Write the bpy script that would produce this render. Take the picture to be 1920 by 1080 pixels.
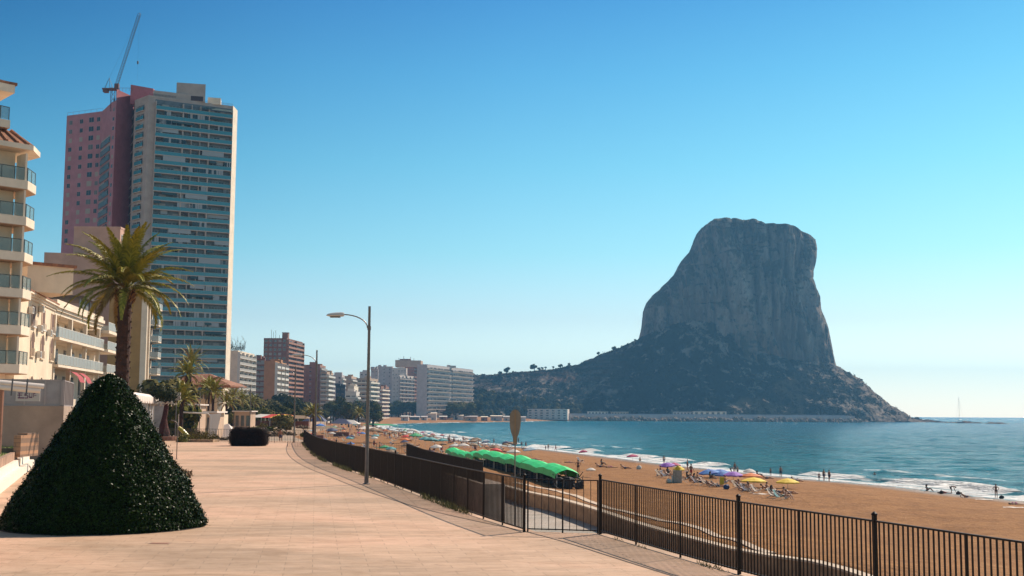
import bpy, math, random
import numpy as np
from mathutils import Vector, Matrix, noise as mnoise
R = math.radians
rng = random.Random(7)
C = bpy.context.scene.collection
for o in list(bpy.data.objects): bpy.data.objects.remove(o)

# ---------------------------------------------------------------- camera
sc = bpy.context.scene
CAMZ = 3.2; FPX = 2300.0
cd = bpy.data.cameras.new('camera'); cam = bpy.data.objects.new('camera', cd); C.objects.link(cam)
cd.sensor_width = 36; cd.lens = FPX/1920*36; cd.clip_start = 0.5; cd.clip_end = 30000
PITCH = math.atan(235/FPX)
CM = Matrix.Translation((0, 0, CAMZ)) @ Matrix.Rotation(R(90)+PITCH, 4, 'X') @ Matrix.Rotation(R(0.35), 4, 'Z')
cam.matrix_world = CM
sc.camera = cam

# ---------------------------------------------------------------- sky, sun, exposure
SUN_AZ, SUN_EL = 41.0, 42.0            # clockwise from +Y, above the horizon
w = bpy.data.worlds.new('World'); sc.world = w; w.use_nodes = True
nt = w.node_tree; bg = nt.nodes['Background']
sky = nt.nodes.new('ShaderNodeTexSky'); sky.sky_type = 'NISHITA'; sky.sun_disc = False
sky.sun_elevation = R(SUN_EL); sky.sun_rotation = R(SUN_AZ)
sky.air_density = 1.0; sky.dust_density = 0.4; sky.ozone_density = 2.0
tc = nt.nodes.new('ShaderNodeTexCoord'); sp = nt.nodes.new('ShaderNodeSeparateXYZ')
nt.links.new(tc.outputs['Generated'], sp.inputs[0])
rp = nt.nodes.new('ShaderNodeValToRGB')      # clear, dry Mediterranean air: deeper blue as the sky climbs
els = rp.color_ramp.elements
SKYR = [(0.0, (1.85, 1.80, 1.72)), (.03, (1.50, 1.52, 1.42)), (.076, (.98, 1.02, .98)), (.13, (.64, .97, .90)), (.2, (.42, .87, .86)), (.27, (.27, .72, .83)), (.33, (.17, .56, .77)), (.40, (.2, .56, .74)), (.55, (.75, .80, .76)), (1.0, (1.15, .98, .80))]
els[0].position, els[0].color = SKYR[0][0], (*SKYR[0][1], 1)
els[1].position, els[1].color = SKYR[-1][0], (*SKYR[-1][1], 1)
for p_, c_ in SKYR[1:-1]:
    e_ = els.new(p_); e_.color = (*c_, 1)
nt.links.new(sp.outputs['Z'], rp.inputs[0])
mx = nt.nodes.new('ShaderNodeMix'); mx.data_type = 'RGBA'; mx.blend_type = 'MULTIPLY'; mx.inputs[0].default_value = 1
nt.links.new(sky.outputs[0], mx.inputs[6]); nt.links.new(rp.outputs[0], mx.inputs[7])
azr = nt.nodes.new('ShaderNodeValToRGB'); azm = nt.nodes.new('ShaderNodeMath'); azm.operation = 'ADD'; azm.inputs[1].default_value = .5
nt.links.new(sp.outputs['X'], azm.inputs[0]); nt.links.new(azm.outputs[0], azr.inputs[0])   # and deeper away from the sun
e_ = azr.color_ramp.elements; e_[0].position = .10; e_[0].color = (.30, .55, .68, 1); e_[1].position = .92; e_[1].color = (1.25, 1.18, 1.05, 1)
q_ = e_.new(.34); q_.color = (.80, .87, .92, 1); q_ = e_.new(.5); q_.color = (1, 1, 1, 1)
azw = nt.nodes.new('ShaderNodeMapRange'); azw.inputs['From Min'].default_value = .03; azw.inputs['From Max'].default_value = .30
nt.links.new(sp.outputs['Z'], azw.inputs['Value'])
mx2 = nt.nodes.new('ShaderNodeMix'); mx2.data_type = 'RGBA'; mx2.blend_type = 'MULTIPLY'
nt.links.new(azw.outputs[0], mx2.inputs[0]); nt.links.new(mx.outputs[2], mx2.inputs[6]); nt.links.new(azr.outputs[0], mx2.inputs[7])
nt.links.new(mx2.outputs[2], bg.inputs[0]); bg.inputs[1].default_value = 0.104
sl = bpy.data.lights.new('sun', 'SUN'); sl.energy = 4.9; sl.angle = R(0.5); sl.color = (1, .85, .69)
sun = bpy.data.objects.new('sun', sl); C.objects.link(sun)
SD = Vector((math.sin(R(SUN_AZ))*math.cos(R(SUN_EL)), math.cos(R(SUN_AZ))*math.cos(R(SUN_EL)), math.sin(R(SUN_EL))))
sun.rotation_euler = SD.to_track_quat('Z', 'Y').to_euler()
sun.location = (60, 40, 90)
HAZE_D = 0.000115
vs = sc.view_settings; vs.view_transform = 'Standard'; vs.look = 'None'; vs.exposure = 0.45; vs.gamma = 1
sc.cycles.use_denoising = True
try: sc.cycles.denoiser = 'OPENIMAGEDENOISE'
except Exception: pass
sc.cycles.max_bounces = 6; sc.cycles.diffuse_bounces = 3; sc.cycles.glossy_bounces = 2
sc.cycles.transmission_bounces = 3; sc.cycles.transparent_max_bounces = 12; sc.cycles.volume_bounces = 0
sc.cycles.sample_clamp_indirect = 4

# ---------------------------------------------------------------- pixel helpers (1920x1080 photo pixels)
def ray(px, py):
    return (CM.to_3x3() @ Vector(((px-960)/FPX, -(py-540)/FPX, -1))).normalized()
def G(px, py, z):                       # where the line of sight meets height z
    r = ray(px, py); t = (z-CAMZ)/r.z
    return Vector((r.x*t, r.y*t, z))
def D(px, py, Y):                       # the point on the line of sight at forward distance Y
    r = ray(px, py); t = Y/r.y
    return Vector((r.x*t, Y, CAMZ+r.z*t))
CMI = CM.inverted()
def PX(v):                              # world -> photo pixel
    q = CMI @ Vector(v); return (960+FPX*q.x/-q.z, 540-FPX*q.y/-q.z)

# ---------------------------------------------------------------- materials
MATS = {}
def srgb(r, g, b):
    f = lambda c: ((c/255+.055)/1.055)**2.4 if c/255 > .04045 else c/255/12.92
    return (f(r), f(g), f(b))
def mat(name, col, rough=.8, metal=0, var=0, vscale=1.0, bump=0, bscale=20, spec=.5, stretch=None, col2=None, trans=0, alpha=1, dirt=0):
    if name in MATS: return MATS[name]
    m = bpy.data.materials.new(name); m.use_nodes = True; MATS[name] = m
    n = m.node_tree; b = n.nodes['Principled BSDF']; L = n.links
    b.inputs['Base Color'].default_value = (*col, 1); b.inputs['Roughness'].default_value = rough
    b.inputs['Metallic'].default_value = metal; b.inputs['Specular IOR Level'].default_value = spec
    if trans: b.inputs['Transmission Weight'].default_value = trans
    if alpha < 1: b.inputs['Alpha'].default_value = alpha
    t = n.nodes.new('ShaderNodeTexCoord'); src = t.outputs['Object']
    if stretch:
        mp = n.nodes.new('ShaderNodeMapping'); mp.inputs['Scale'].default_value = stretch
        L.new(src, mp.inputs[0]); src = mp.outputs[0]
    if var or col2:
        no = n.nodes.new('ShaderNodeTexNoise'); no.inputs['Scale'].default_value = vscale; no.inputs['Detail'].default_value = 6; no.inputs['Roughness'].default_value = .65
        L.new(src, no.inputs['Vector'])
        r = n.nodes.new('ShaderNodeValToRGB'); r.color_ramp.elements[0].position = .36; r.color_ramp.elements[1].position = .66
        lo = tuple(c*(1-var) for c in col) if col2 is None else col2
        hi = tuple(min(1, c*(1+var*.6)) for c in col)
        r.color_ramp.elements[0].color = (*lo, 1); r.color_ramp.elements[1].color = (*hi, 1)
        L.new(no.outputs['Fac'], r.inputs[0]); L.new(r.outputs[0], b.inputs['Base Color'])
    if bump:
        no = n.nodes.new('ShaderNodeTexNoise'); no.inputs['Scale'].default_value = bscale; no.inputs['Detail'].default_value = 5
        L.new(src, no.inputs['Vector'])
        bu = n.nodes.new('ShaderNodeBump'); bu.inputs['Strength'].default_value = bump; bu.inputs['Distance'].default_value = .05
        L.new(no.outputs['Fac'], bu.inputs['Height']); L.new(bu.outputs[0], b.inputs['Normal'])
    return m
class NT:                                # tiny node wiring helper
    def __init__(s, name):
        s.m = bpy.data.materials.new(name); s.m.use_nodes = True; MATS[name] = s.m
        s.n = s.m.node_tree; s.b = s.n.nodes['Principled BSDF']
    def new(s, t, **k):
        x = s.n.nodes.new('ShaderNode'+t)
        for a, v in k.items():
            if hasattr(x, a): setattr(x, a, v)
            else: x.inputs[a.replace('_', ' ')].default_value = v
        return x
    def ln(s, a, b): s.n.links.new(a, b)
    def math(s, op, a, b=None, clamp=False):
        x = s.n.nodes.new('ShaderNodeMath'); x.operation = op; x.use_clamp = clamp
        for i, v in enumerate((a, b)):
            if v is None: continue
            if isinstance(v, (int, float)): x.inputs[i].default_value = v
            else: s.ln(v, x.inputs[i])
        return x.outputs[0]
    def noise(s, vec, scale, detail=5, rough=.6, dist=0):
        x = s.new('TexNoise'); x.inputs['Scale'].default_value = scale; x.inputs['Detail'].default_value = detail
        x.inputs['Roughness'].default_value = rough; x.inputs['Distortion'].default_value = dist
        if vec is not None: s.ln(vec, x.inputs['Vector'])
        return x.outputs['Fac']
    def ramp(s, fac, stops):
        x = s.new('ValToRGB'); e = x.color_ramp.elements
        e[0].position, e[0].color = stops[0][0], (*stops[0][1], 1); e[1].position, e[1].color = stops[-1][0], (*stops[-1][1], 1)
        for p, c in stops[1:-1]: q = e.new(p); q.color = (*c, 1)
        s.ln(fac, x.inputs[0]); return x.outputs[0]
    def mix(s, f, a, b, mode='MIX'):
        x = s.n.nodes.new('ShaderNodeMix'); x.data_type = 'RGBA'; x.blend_type = mode
        for i, v in ((0, f), (6, a), (7, b)):
            if isinstance(v, (int, float)): x.inputs[i].default_value = v
            elif isinstance(v, tuple): x.inputs[i].default_value = (*v, 1)
            else: s.ln(v, x.inputs[i])
        return x.outputs[2]
    def bump(s, h, strength, dist, base=None):
        x = s.new('Bump'); x.inputs['Strength'].default_value = strength; x.inputs['Distance'].default_value = dist
        s.ln(h, x.inputs['Height'])
        if base is not None: s.ln(base, x.inputs['Normal'])
        return x.outputs[0]
    def coord(s, scale=None, rot=None, which='Object'):
        t = s.new('TexCoord'); o = t.outputs[which]
        if scale or rot:
            mp = s.new('Mapping')
            if scale: mp.inputs['Scale'].default_value = scale
            if rot: mp.inputs['Rotation'].default_value = rot
            s.ln(o, mp.inputs[0]); o = mp.outputs[0]
        return o

# ---------------------------------------------------------------- mesh building
class MB:
    def __init__(s): s.v = []; s.f = []; s.mi = []; s.cur = 0
    def add(s, vs_, fs):
        k = len(s.v); s.v += [tuple(p) for p in vs_]
        for f in fs: s.f.append(tuple(i+k for i in f)); s.mi.append(s.cur)
        return s
    def box(s, a, b):
        (x0, y0, z0), (x1, y1, z1) = a, b
        return s.add([(x0,y0,z0),(x1,y0,z0),(x1,y1,z0),(x0,y1,z0),(x0,y0,z1),(x1,y0,z1),(x1,y1,z1),(x0,y1,z1)],
                     [(0,3,2,1),(4,5,6,7),(0,1,5,4),(1,2,6,5),(2,3,7,6),(3,0,4,7)])
    def obox(s, o, u, v, h):            # oriented box: origin, two edge vectors, third edge vector
        o, u, v, h = map(Vector, (o, u, v, h))
        p = [o, o+u, o+u+v, o+v]; p += [q+h for q in p]
        return s.add(p, [(0,3,2,1),(4,5,6,7),(0,1,5,4),(1,2,6,5),(2,3,7,6),(3,0,4,7)])
    def prism(s, pts, z0, z1):
        n = len(pts)
        s.add([(p[0], p[1], z0) for p in pts]+[(p[0], p[1], z1) for p in pts],
              [tuple(reversed(range(n))), tuple(range(n, 2*n))]+[(i, (i+1) % n, n+(i+1) % n, n+i) for i in range(n)])
        return s
    def tube(s, path, rad, n=8, cap=True):
        path = [Vector(p) for p in path]; k = len(s.v); N = len(path)
        up = None
        for i, p in enumerate(path):
            d = (path[min(i+1, N-1)]-path[max(i-1, 0)])
            if d.length < 1e-9: d = Vector((0, 0, 1))
            d.normalize()
            if up is None or abs(up.dot(d)) > .95: up = Vector((1, 0, 0)) if abs(d.x) < .8 else Vector((0, 1, 0))
            a = d.cross(up).normalized(); b = d.cross(a).normalized(); up = a.cross(d)*1.0
            r = rad[i] if isinstance(rad, (list, tuple)) else rad
            for j in range(n):
                t = 2*math.pi*j/n; s.v.append(tuple(p+a*(r*math.cos(t))+b*(r*math.sin(t))))
        for i in range(N-1):
            for j in range(n):
                j2 = (j+1) % n; s.f.append((k+i*n+j, k+i*n+j2, k+(i+1)*n+j2, k+(i+1)*n+j)); s.mi.append(s.cur)
        if cap:
            s.f.append(tuple(k+j for j in reversed(range(n)))); s.mi.append(s.cur)
            s.f.append(tuple(k+(N-1)*n+j for j in range(n))); s.mi.append(s.cur)
        return s
    def lathe(s, c, prof, n=16):        # prof: (r, z) list
        k = len(s.v); c = Vector(c)
        for r, z in prof:
            for j in range(n):
                t = 2*math.pi*j/n; s.v.append((c.x+r*math.cos(t), c.y+r*math.sin(t), c.z+z))
        for i in range(len(prof)-1):
            for j in range(n):
                j2 = (j+1) % n; s.f.append((k+i*n+j, k+i*n+j2, k+(i+1)*n+j2, k+(i+1)*n+j)); s.mi.append(s.cur)
        s.f.append(tuple(k+j for j in reversed(range(n)))); s.mi.append(s.cur)
        m = len(prof)-1
        s.f.append(tuple(k+m*n+j for j in range(n))); s.mi.append(s.cur)
        return s
    def blob(s, c, r, n=8, m=5, seed=0, jag=.15):
        prof = []
        k = len(s.v); c = Vector(c); rx, ry, rz = r if isinstance(r, tuple) else (r, r, r)
        q = random.Random(seed)
        for i in range(1, m):
            a = math.pi*i/m
            for j in range(n):
                t = 2*math.pi*j/n; e = 1+q.uniform(-jag, jag)
                s.v.append((c.x+rx*e*math.sin(a)*math.cos(t), c.y+ry*e*math.sin(a)*math.sin(t), c.z+rz*e*math.cos(a)))
        s.v.append((c.x, c.y, c.z+rz)); s.v.append((c.x, c.y, c.z-rz)); T = len(s.v)-2
        for i in range(m-2):
            for j in range(n):
                j2 = (j+1) % n; s.f.append((k+i*n+j, k+(i+1)*n+j, k+(i+1)*n+j2, k+i*n+j2)); s.mi.append(s.cur)
        for j in range(n):
            s.f.append((T, k+j, k+(j+1) % n)); s.mi.append(s.cur)
            s.f.append((T+1, k+(m-2)*n+(j+1) % n, k+(m-2)*n+j)); s.mi.append(s.cur)
        return s
    def build(s, name, m, parent=None, loc=None, smooth=False):
        me = bpy.data.meshes.new(name)
        off = Vector((0, 0, 0))
        if parent is not None: off = Vector(parent['_w']) if '_w' in parent else Vector((0, 0, 0))
        if loc is not None: off = Vector(loc)
        if off.length > 0: vv = [(a-off.x, b-off.y, c-off.z) for a, b, c in s.v]
        else: vv = s.v
        me.from_pydata(vv, [], s.f)
        ms = m if isinstance(m, (list, tuple)) else [m]
        for q in ms: me.materials.append(q)
        if len(ms) > 1: me.polygons.foreach_set('material_index', s.mi)
        if smooth: me.polygons.foreach_set('use_smooth', [True]*len(me.polygons))
        me.update()
        o = bpy.data.objects.new(name, me); C.objects.link(o)
        if parent is not None: o.parent = parent; o['_w'] = tuple(off)
        elif loc is not None: o.location = loc; o['_w'] = tuple(off)
        return o
def npmesh(name, V, F, m, parent=None, smooth=False, attrs=None, matidx=None):
    """V (n,3) float, F (k,3|4) int -> fast mesh object (coordinates relative to the parent's place)"""
    V = np.asarray(V, dtype=np.float32); F = np.asarray(F, dtype=np.int32)
    if parent is not None and '_w' in parent: V = V-np.array(tuple(parent['_w']), dtype=np.float32)
    me = bpy.data.meshes.new(name); me.vertices.add(len(V)); me.vertices.foreach_set('co', V.ravel())
    k = F.shape[1]; me.loops.add(F.size); me.loops.foreach_set('vertex_index', F.ravel())
    me.polygons.add(len(F)); me.polygons.foreach_set('loop_start', np.arange(0, F.size, k, dtype=np.int32))
    me.polygons.foreach_set('loop_total', np.full(len(F), k, dtype=np.int32))
    if smooth: me.polygons.foreach_set('use_smooth', np.ones(len(F), dtype=bool))
    for q in (m if isinstance(m, (list, tuple)) else [m]): me.materials.append(q)
    if matidx is not None: me.polygons.foreach_set('material_index', np.asarray(matidx, dtype=np.int32))
    me.update(calc_edges=True)
    if attrs:
        for an, av in attrs.items():
            a = me.attributes.new(an, 'FLOAT', 'POINT'); a.data.foreach_set('value', np.asarray(av, dtype=np.float32).ravel())
    me.validate()
    o = bpy.data.objects.new(name, me); C.objects.link(o)
    if parent is not None:
        o.parent = parent
        if '_w' in parent: o['_w'] = tuple(parent['_w'])
    return o
def tag(o, label=None, cat=None, group=None, kind=None):
    if label: o['label'] = label
    if cat: o['category'] = cat
    if group: o['group'] = group
    if kind: o['kind'] = kind
    return o
def thing(name, loc, label, cat, group=None):
    o = bpy.data.objects.new(name, None); C.objects.link(o); o.location = loc; o['_w'] = tuple(loc)
    o.empty_display_size = .2
    return tag(o, label, cat, group)
def copy_tree(o, parent=None, loc=None, rz=None, scale=None, label=None, group=None):
    c = o.copy(); C.objects.link(c)
    if parent is not None: c.parent = parent
    if loc is not None: c.location = loc
    if rz is not None: c.rotation_euler = (c.rotation_euler[0], c.rotation_euler[1], rz)
    if scale is not None: c.scale = scale if isinstance(scale, tuple) else (scale,)*3
    if label: c['label'] = label
    if group: c['group'] = group
    for ch in o.children: copy_tree(ch, c)
    return c
# vectorised value noise
def vnoise(x, y, seed=0):
    x = np.asarray(x, float); y = np.asarray(y, float)
    xi = np.floor(x).astype(np.int64); yi = np.floor(y).astype(np.int64); fx = x-xi; fy = y-yi
    def h(a, b):
        n = (a*374761393+b*668265263+seed*1442695041) & 0xffffffff
        n = ((n ^ (n >> 13))*1274126177) & 0xffffffff
        return ((n ^ (n >> 16)) & 0xffffff)/float(0xffffff)
    fx = fx*fx*(3-2*fx); fy = fy*fy*(3-2*fy)
    return (h(xi, yi)*(1-fx)+h(xi+1, yi)*fx)*(1-fy)+(h(xi, yi+1)*(1-fx)+h(xi+1, yi+1)*fx)*fy
def fbm(x, y, oct=5, seed=0, gain=.5):
    s = 0; a = 1; t = 0
    for i in range(oct):
        s = s+a*vnoise(x*2**i, y*2**i, seed+i*17); t += a; a *= gain
    return s/t-.5
def sstep(a, b, x): t = np.clip((x-a)/(b-a), 0, 1); return t*t*(3-2*t)
# ================================================================ THE SETTING
SEA = -6.3
near = [(703,801),(738,807),(799,816),(856,825),(929,835),(1000,841),(1060,848),(1160,860),(1250,872),(1330,880),(1400,888),(1480,896),(1560,903),(1650,910),(1740,921),(1830,932),(1920,940),(2100,962)]
far = [(703,797.5),(754,794),(856,792.5),(958,791.3),(1010,789.5),(1100,788.8),(1300,788.6),(1500,789.3),(1600,789.8),(1690,789.5)]
shore = [G(a, b, SEA) for a, b in near]; shore.reverse()
shore = [Vector((78, 60, SEA)), Vector((84, -60, SEA))][::-1]+shore+[G(a, b, SEA) for a, b in far]
SH = np.array([(p.x, p.y) for p in shore])
def resample(P, it=3):
    for _ in range(it):
        Q = [P[0]]
        for a, b in zip(P[:-1], P[1:]): Q += [a*.75+b*.25, a*.25+b*.75]
        Q.append(P[-1]); P = np.array(Q)
    return P
SH = resample(SH, 2)
def shore_dist(X, Y):                    # > 0 on the sea side
    P = np.stack([X, Y], -1).reshape(-1, 2); best = np.full(len(P), 1e9); 
    for a, b in zip(SH[:-1], SH[1:]):
        ab = b-a; t = np.clip(((P-a)@ab)/max(ab@ab, 1e-9), 0, 1); q = a+t[:, None]*ab
        best = np.minimum(best, np.hypot(*(P-q).T))
    poly = np.vstack([SH, [[640, 2150], [300, 2300], [-300, 9000], [0, 20000], [20000, 20000], [20000, -60]]])
    ins = np.zeros(len(P), bool); n = len(poly)
    for i in range(n):
        x0, y0 = poly[i]; x1, y1 = poly[(i+1) % n]
        c = ((y0 > P[:, 1]) != (y1 > P[:, 1])); 
        if y1 != y0: ins ^= c & (P[:, 0] < (x1-x0)*(P[:, 1]-y0)/(y1-y0)+x0)
    return np.where(ins, best, -best).reshape(X.shape)
def polar(a0, a1, na, r0, r1, nr):
    A = np.radians(np.linspace(a0, a1, na)); Rr = np.geomspace(r0, r1, nr)
    AA, RR = np.meshgrid(A, Rr); return np.sin(AA)*RR, np.cos(AA)*RR
def gridfaces(nr, na):
    i = np.arange(nr-1)[:, None]*na+np.arange(na-1)[None, :]
    i = i.ravel(); return np.stack([i, i+1, i+na+1, i+na], 1)

WPX = [(700,842),(790,870),(821.5,878.6),(850,885.7),(882.6,895),(931.5,907),(988.6,922.4),(1033,931),(1074,942),(1120,956),(1200,983),(1270,1002),(1364,1027),(1435,1040),(1500,1047),(1560,1060),(1620,1080),(1700,1112)]
WALL = [G(a, b, -2.5) for a, b in WPX]; WALL += [Vector((15.5, 28, -2.5)), Vector((18, 0, -2.5)), Vector((19, -30, -2.5))]
WALLY = np.array([p.y for p in reversed(WALL)]); WALLX = np.array([p.x for p in reversed(WALL)])
# --- ground: beach, town plain; one sheet that slopes under the sea
LOWZ = -4.25
def ground_z(X, Y, s=None):
    if s is None: s = shore_dist(X, Y)
    z = np.where(s < 0, SEA+.05+(LOWZ-SEA)*sstep(0, 34, -s)+.0, SEA-.02-np.clip(s, 0, 60)*.05)
    z = z+np.where(s < -3, fbm(X*.35, Y*.35, 3, 5)*.22*sstep(3, 10, -s), 0)
    xw = np.interp(Y, WALLY, WALLX); dd = X-xw
    z = np.where(dd > .5, z+1.6*(1-sstep(1, 24, dd))*(1-sstep(140, 175, Y)), z)
    far_ = sstep(900, 1150, Y)*sstep(-20, -80, s)     # the town plain climbs gently behind the far beach
    z = z+far_*3.0
    return z
def gz(x, y): return float(ground_z(np.array([x*1.0]), np.array([y*1.0]))[0])
X, Y = polar(-62, 50, 560, 14, 9800, 420)
s = shore_dist(X, Y); Z = ground_z(X, Y, s)
t = NT('sand'); co = t.coord()
att = t.new('Attribute'); att.attribute_name = 'shore'; sh = att.outputs['Fac']
n1 = t.noise(co, .25, 6, .65); n2 = t.noise(co, 1.5, 6, .75)
dry = t.ramp(n1, [(.3, (.26, .115, .036)), (.52, (.34, .155, .050)), (.72, (.41, .20, .072))])
dry = t.mix(t.ramp(n2, [(.38, (0, 0, 0)), (.62, (1, 1, 1))]), t.mix(1.0, dry, (.72, .70, .68), 'MULTIPLY'), dry)
wet = t.math('MULTIPLY', t.math('ADD', sh, 5.5), .28, True)
col = t.mix(wet, dry, (.17,.095,.05))
t.ln(col, t.b.inputs['Base Color'])
t.ln(t.math('SUBTRACT', .95, t.math('MULTIPLY', wet, .45)), t.b.inputs['Roughness'])
t.b.inputs['Specular IOR Level'].default_value = .25
h = t.math('ADD', t.noise(co, 1.9, 5, .7), t.math('MULTIPLY', t.noise(co, .55, 3), 1.1))
t.ln(t.bump(h, 1.0, .34), t.b.inputs['Normal'])
beach = npmesh('beach', np.stack([X, Y, Z], -1).reshape(-1, 3), gridfaces(*X.shape), t.m, smooth=True, attrs={'shore': s})
tag(beach, kind='structure')

# --- sea
X, Y = polar(-11, 30, 760, 95, 9600, 760)
s = shore_dist(X, Y)
Z = np.full(X.shape, SEA)
along = fbm(X*.03, Y*.03, 3, 9); al2 = fbm(X*.12, Y*.12, 3, 19)
brk = 8.5+along*9
amp = sstep(-.14, .10, al2+along*.8+.03)
Z = Z+.62*amp*np.exp(-((s-brk)/1.7)**2)*(s > 0)+.32*np.exp(-((s-brk-13)/3.0)**2)*sstep(.0, .2, along+.1)+.10*np.sin(s*.45+along*12)*np.exp(-s/60)*(s > 2)
Z = Z+(fbm(X*.10+Y*.03, Y*.22, 3, 3)*.75+fbm(X*.4, Y*.6, 2, 13)*.16)*sstep(5, 30, s)*(1-sstep(600, 1800, Y)*.6)
t = NT('sea_water'); co = t.coord()
att = t.new('Attribute'); att.attribute_name = 'shore'; sh = att.outputs['Fac']
att2 = t.new('Attribute'); att2.attribute_name = 'breaker'; bk = att2.outputs['Fac']
big = t.noise(t.coord((.006, .02, 1)), 1, 5, .6)
deep = t.ramp(t.math('ADD', t.math('MULTIPLY', sh, 1/420.), t.math('MULTIPLY', t.math('SUBTRACT', big, .5), .35), True),
              [(0.0, (.035, .20, .235)), (.09, (.010, .160, .215)), (.35, (.002, .130, .195)), (1.0, (.001, .105, .185))])
fn = t.noise(t.coord((.5, .5, .5), (0, 0, .4)), 1, 7, .72, .6)
fnb = t.noise(co, .09, 4, .6)
swash = t.math('SUBTRACT', 1, t.math('MULTIPLY', t.math('ABSOLUTE', t.math('SUBTRACT', sh, 2.2)), .22), True)
foam = t.math('MULTIPLY', t.math('MAXIMUM', bk, t.math('MULTIPLY', swash, .80)), 1.0)
foamf = t.math('SUBTRACT', t.math('MULTIPLY', foam, 1.25), t.math('MULTIPLY', fn, .95))
foamf = t.math('ADD', foamf, t.math('MULTIPLY', t.math('SUBTRACT', fnb, .5), .5))
foamm = t.math('MULTIPLY', foamf, 3.2, True)
deep = t.mix(t.ramp(t.noise(t.coord((.13, .40, 1), (0, 0, .2)), 1, 6, .72, .6), [(.38, (0, 0, 0)), (.66, (1, 1, 1))]), t.mix(1.0, deep, (.52, .62, .70), 'MULTIPLY'), t.mix(1.0, deep, (1.3, 1.32, 1.25), 'MULTIPLY'))  # light crests and dark troughs of the waves painted into the water colour
col = t.mix(foamm, deep, (.80, .80, .78))
t.ln(col, t.b.inputs['Base Color'])
t.ln(t.math('ADD', .16, t.math('MULTIPLY', foamm, .6)), t.b.inputs['Roughness'])
t.b.inputs['IOR'].default_value = 1.333; t.b.inputs['Specular IOR Level'].default_value = .06
wv = t.noise(t.coord((.16, .42, .3), (0, 0, .25)), 1, 7, .62, .5)
wv2 = t.noise(t.coord((.9, 2.0, 1), (0, 0, .3)), 1, 3, .6)
wv3 = t.noise(t.coord((.02, .07, 1), (0, 0, .1)), 1, 4, .6)
bb = t.bump(wv3, 1.0, 9.0); bb = t.bump(wv, 1.0, 2.2, bb)
t.ln(t.bump(wv2, .55, .28, bb), t.b.inputs['Normal'])
bf = amp*np.exp(-((s-brk+1.5)/3.6)**2)*1.05+.55*sstep(.08, .28, along+.05)*np.exp(-((s-brk-14)/2.6)**2)
bf = bf+sstep(.10, .3, fbm(X*.02, Y*.012, 3, 33))*(Y > 450)*(X < 10)*sstep(70, 0, s)*(s > 0)*.9*np.clip(np.sin(s*.2+along*9), 0, 1)
sea = npmesh('sea', np.stack([X, Y, Z], -1).reshape(-1, 3), gridfaces(*X.shape), t.m, smooth=True, attrs={'shore': s, 'breaker': bf})
tag(sea, kind='structure')

# --- the great limestone rock: cliff (stacked closed outlines) over a scrub apron (height field)
RD = 2030.0
def prof(pts, Yd): return [(D(a, b, Yd).x, D(a, b, Yd).z) for a, b in pts]
LP = prof([(1196,700),(1199,660),(1202,635),(1208,610),(1211,580),(1218,563),(1228,550),(1245,534),(1258,522),(1270,509),(1276,498),(1282,486),(1294,470),(1300,460),(1306,446),(1313,433),(1322,423),(1334,416),(1350,412)], RD)
RP = prof([(1566,700),(1560,682),(1555,655),(1550,630),(1546,603),(1538,582),(1536,560),(1529,542),(1524,525),(1527,505),(1532,485),(1534,468),(1532,450),(1524,441),(1512,435),(1500,431),(1478,428),(1444,427),(1434,421),(1412,415),(1385,411.5)], RD)
zt = D(1360, 411, RD).z
lz = np.array([p[1] for p in LP]); lx = np.array([p[0] for p in LP]); rz = np.array([p[1] for p in RP]); rx = np.array([p[0] for p in RP])
NL, NA = 300, 900
ze = np.concatenate([np.linspace(45, zt-12, NL-26), zt-12+12*np.sin(np.linspace(0.06, 1, 26)*math.pi/2)])
V = []
th = np.linspace(0, 2*math.pi, NA, endpoint=False)
for z in ze:
    xl = np.interp(z, lz, lx); xr = np.interp(z, rz, rx); cx = (xl+xr)/2; hw = (xr-xl)/2
    q_ = min(1, max(0, (zt-z)/130)); hy = 105*(.62+.38*q_*q_*(3-2*q_))+25*(1-(z-45)/290)
    if z > zt-12: hy *= max(.05, 1-((z-(zt-12))/12)**3*.8)
    e = .62
    x = cx+hw*np.sign(np.cos(th))*np.abs(np.cos(th))**e; y = RD+20-hy*np.sign(np.sin(th))*np.abs(np.sin(th))**e
    V.append(np.stack([x, y, np.full(NA, z)], -1))
V = np.array(V)
A = V[:, :, 0]; B = V[:, :, 2]
nrm = np.stack([np.cos(th), -np.sin(th)], -1)[None]
edge = 1-np.abs(np.cos(th))[None]**6*.75
dn = fbm(A*.011+3, B*.003, 5, 41, .55)*66+fbm(A*.045, B*.008, 4, 51, .6)*26+fbm(A*.2, B*.05, 3, 61, .6)*8+fbm(A*.012+B*.010, B*.012, 3, 71)*26
# the long diagonal buttress and the recessed upper right wall
dn = dn-26*sstep(-18, 18, (A-(445+(225-B)*-.35)))*sstep(110, 190, B)*0.9
rdg = lambda n_: 1-np.abs(2*(n_+.5)-1)
dn = dn-17*np.clip(rdg(fbm(A*.018+7, B*.0035, 3, 91, .5))-.80, 0, 1)*5-9*np.clip(rdg(fbm(A*.06+2, B*.010+4, 3, 93, .5))-.78, 0, 1)*4.5-3*np.clip(rdg(fbm(A*.02, B*.035, 3, 95, .5))-.84, 0, 1)*6*sstep(60, 200, B)-14*np.clip(rdg(fbm(A*.035+11, B*.005, 3, 97, .5))-.80, 0, 1)*5
dn = dn*edge
V[:, :, 0] += nrm[:, :, 0]*dn*.30; V[:, :, 1] += nrm[:, :, 1]*dn
V[:, :, 2] += fbm(A*.03, V[:, :, 1]*.03, 4, 81)*7*sstep(zt-60, zt, B)
Fc = []
for i in range(NL-1):
    j = np.arange(NA); j2 = (j+1) % NA
    Fc.append(np.stack([i*NA+j, i*NA+j2, (i+1)*NA+j2, (i+1)*NA+j], 1))
Fc = np.vstack(Fc); Vc = V.reshape(-1, 3)
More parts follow.
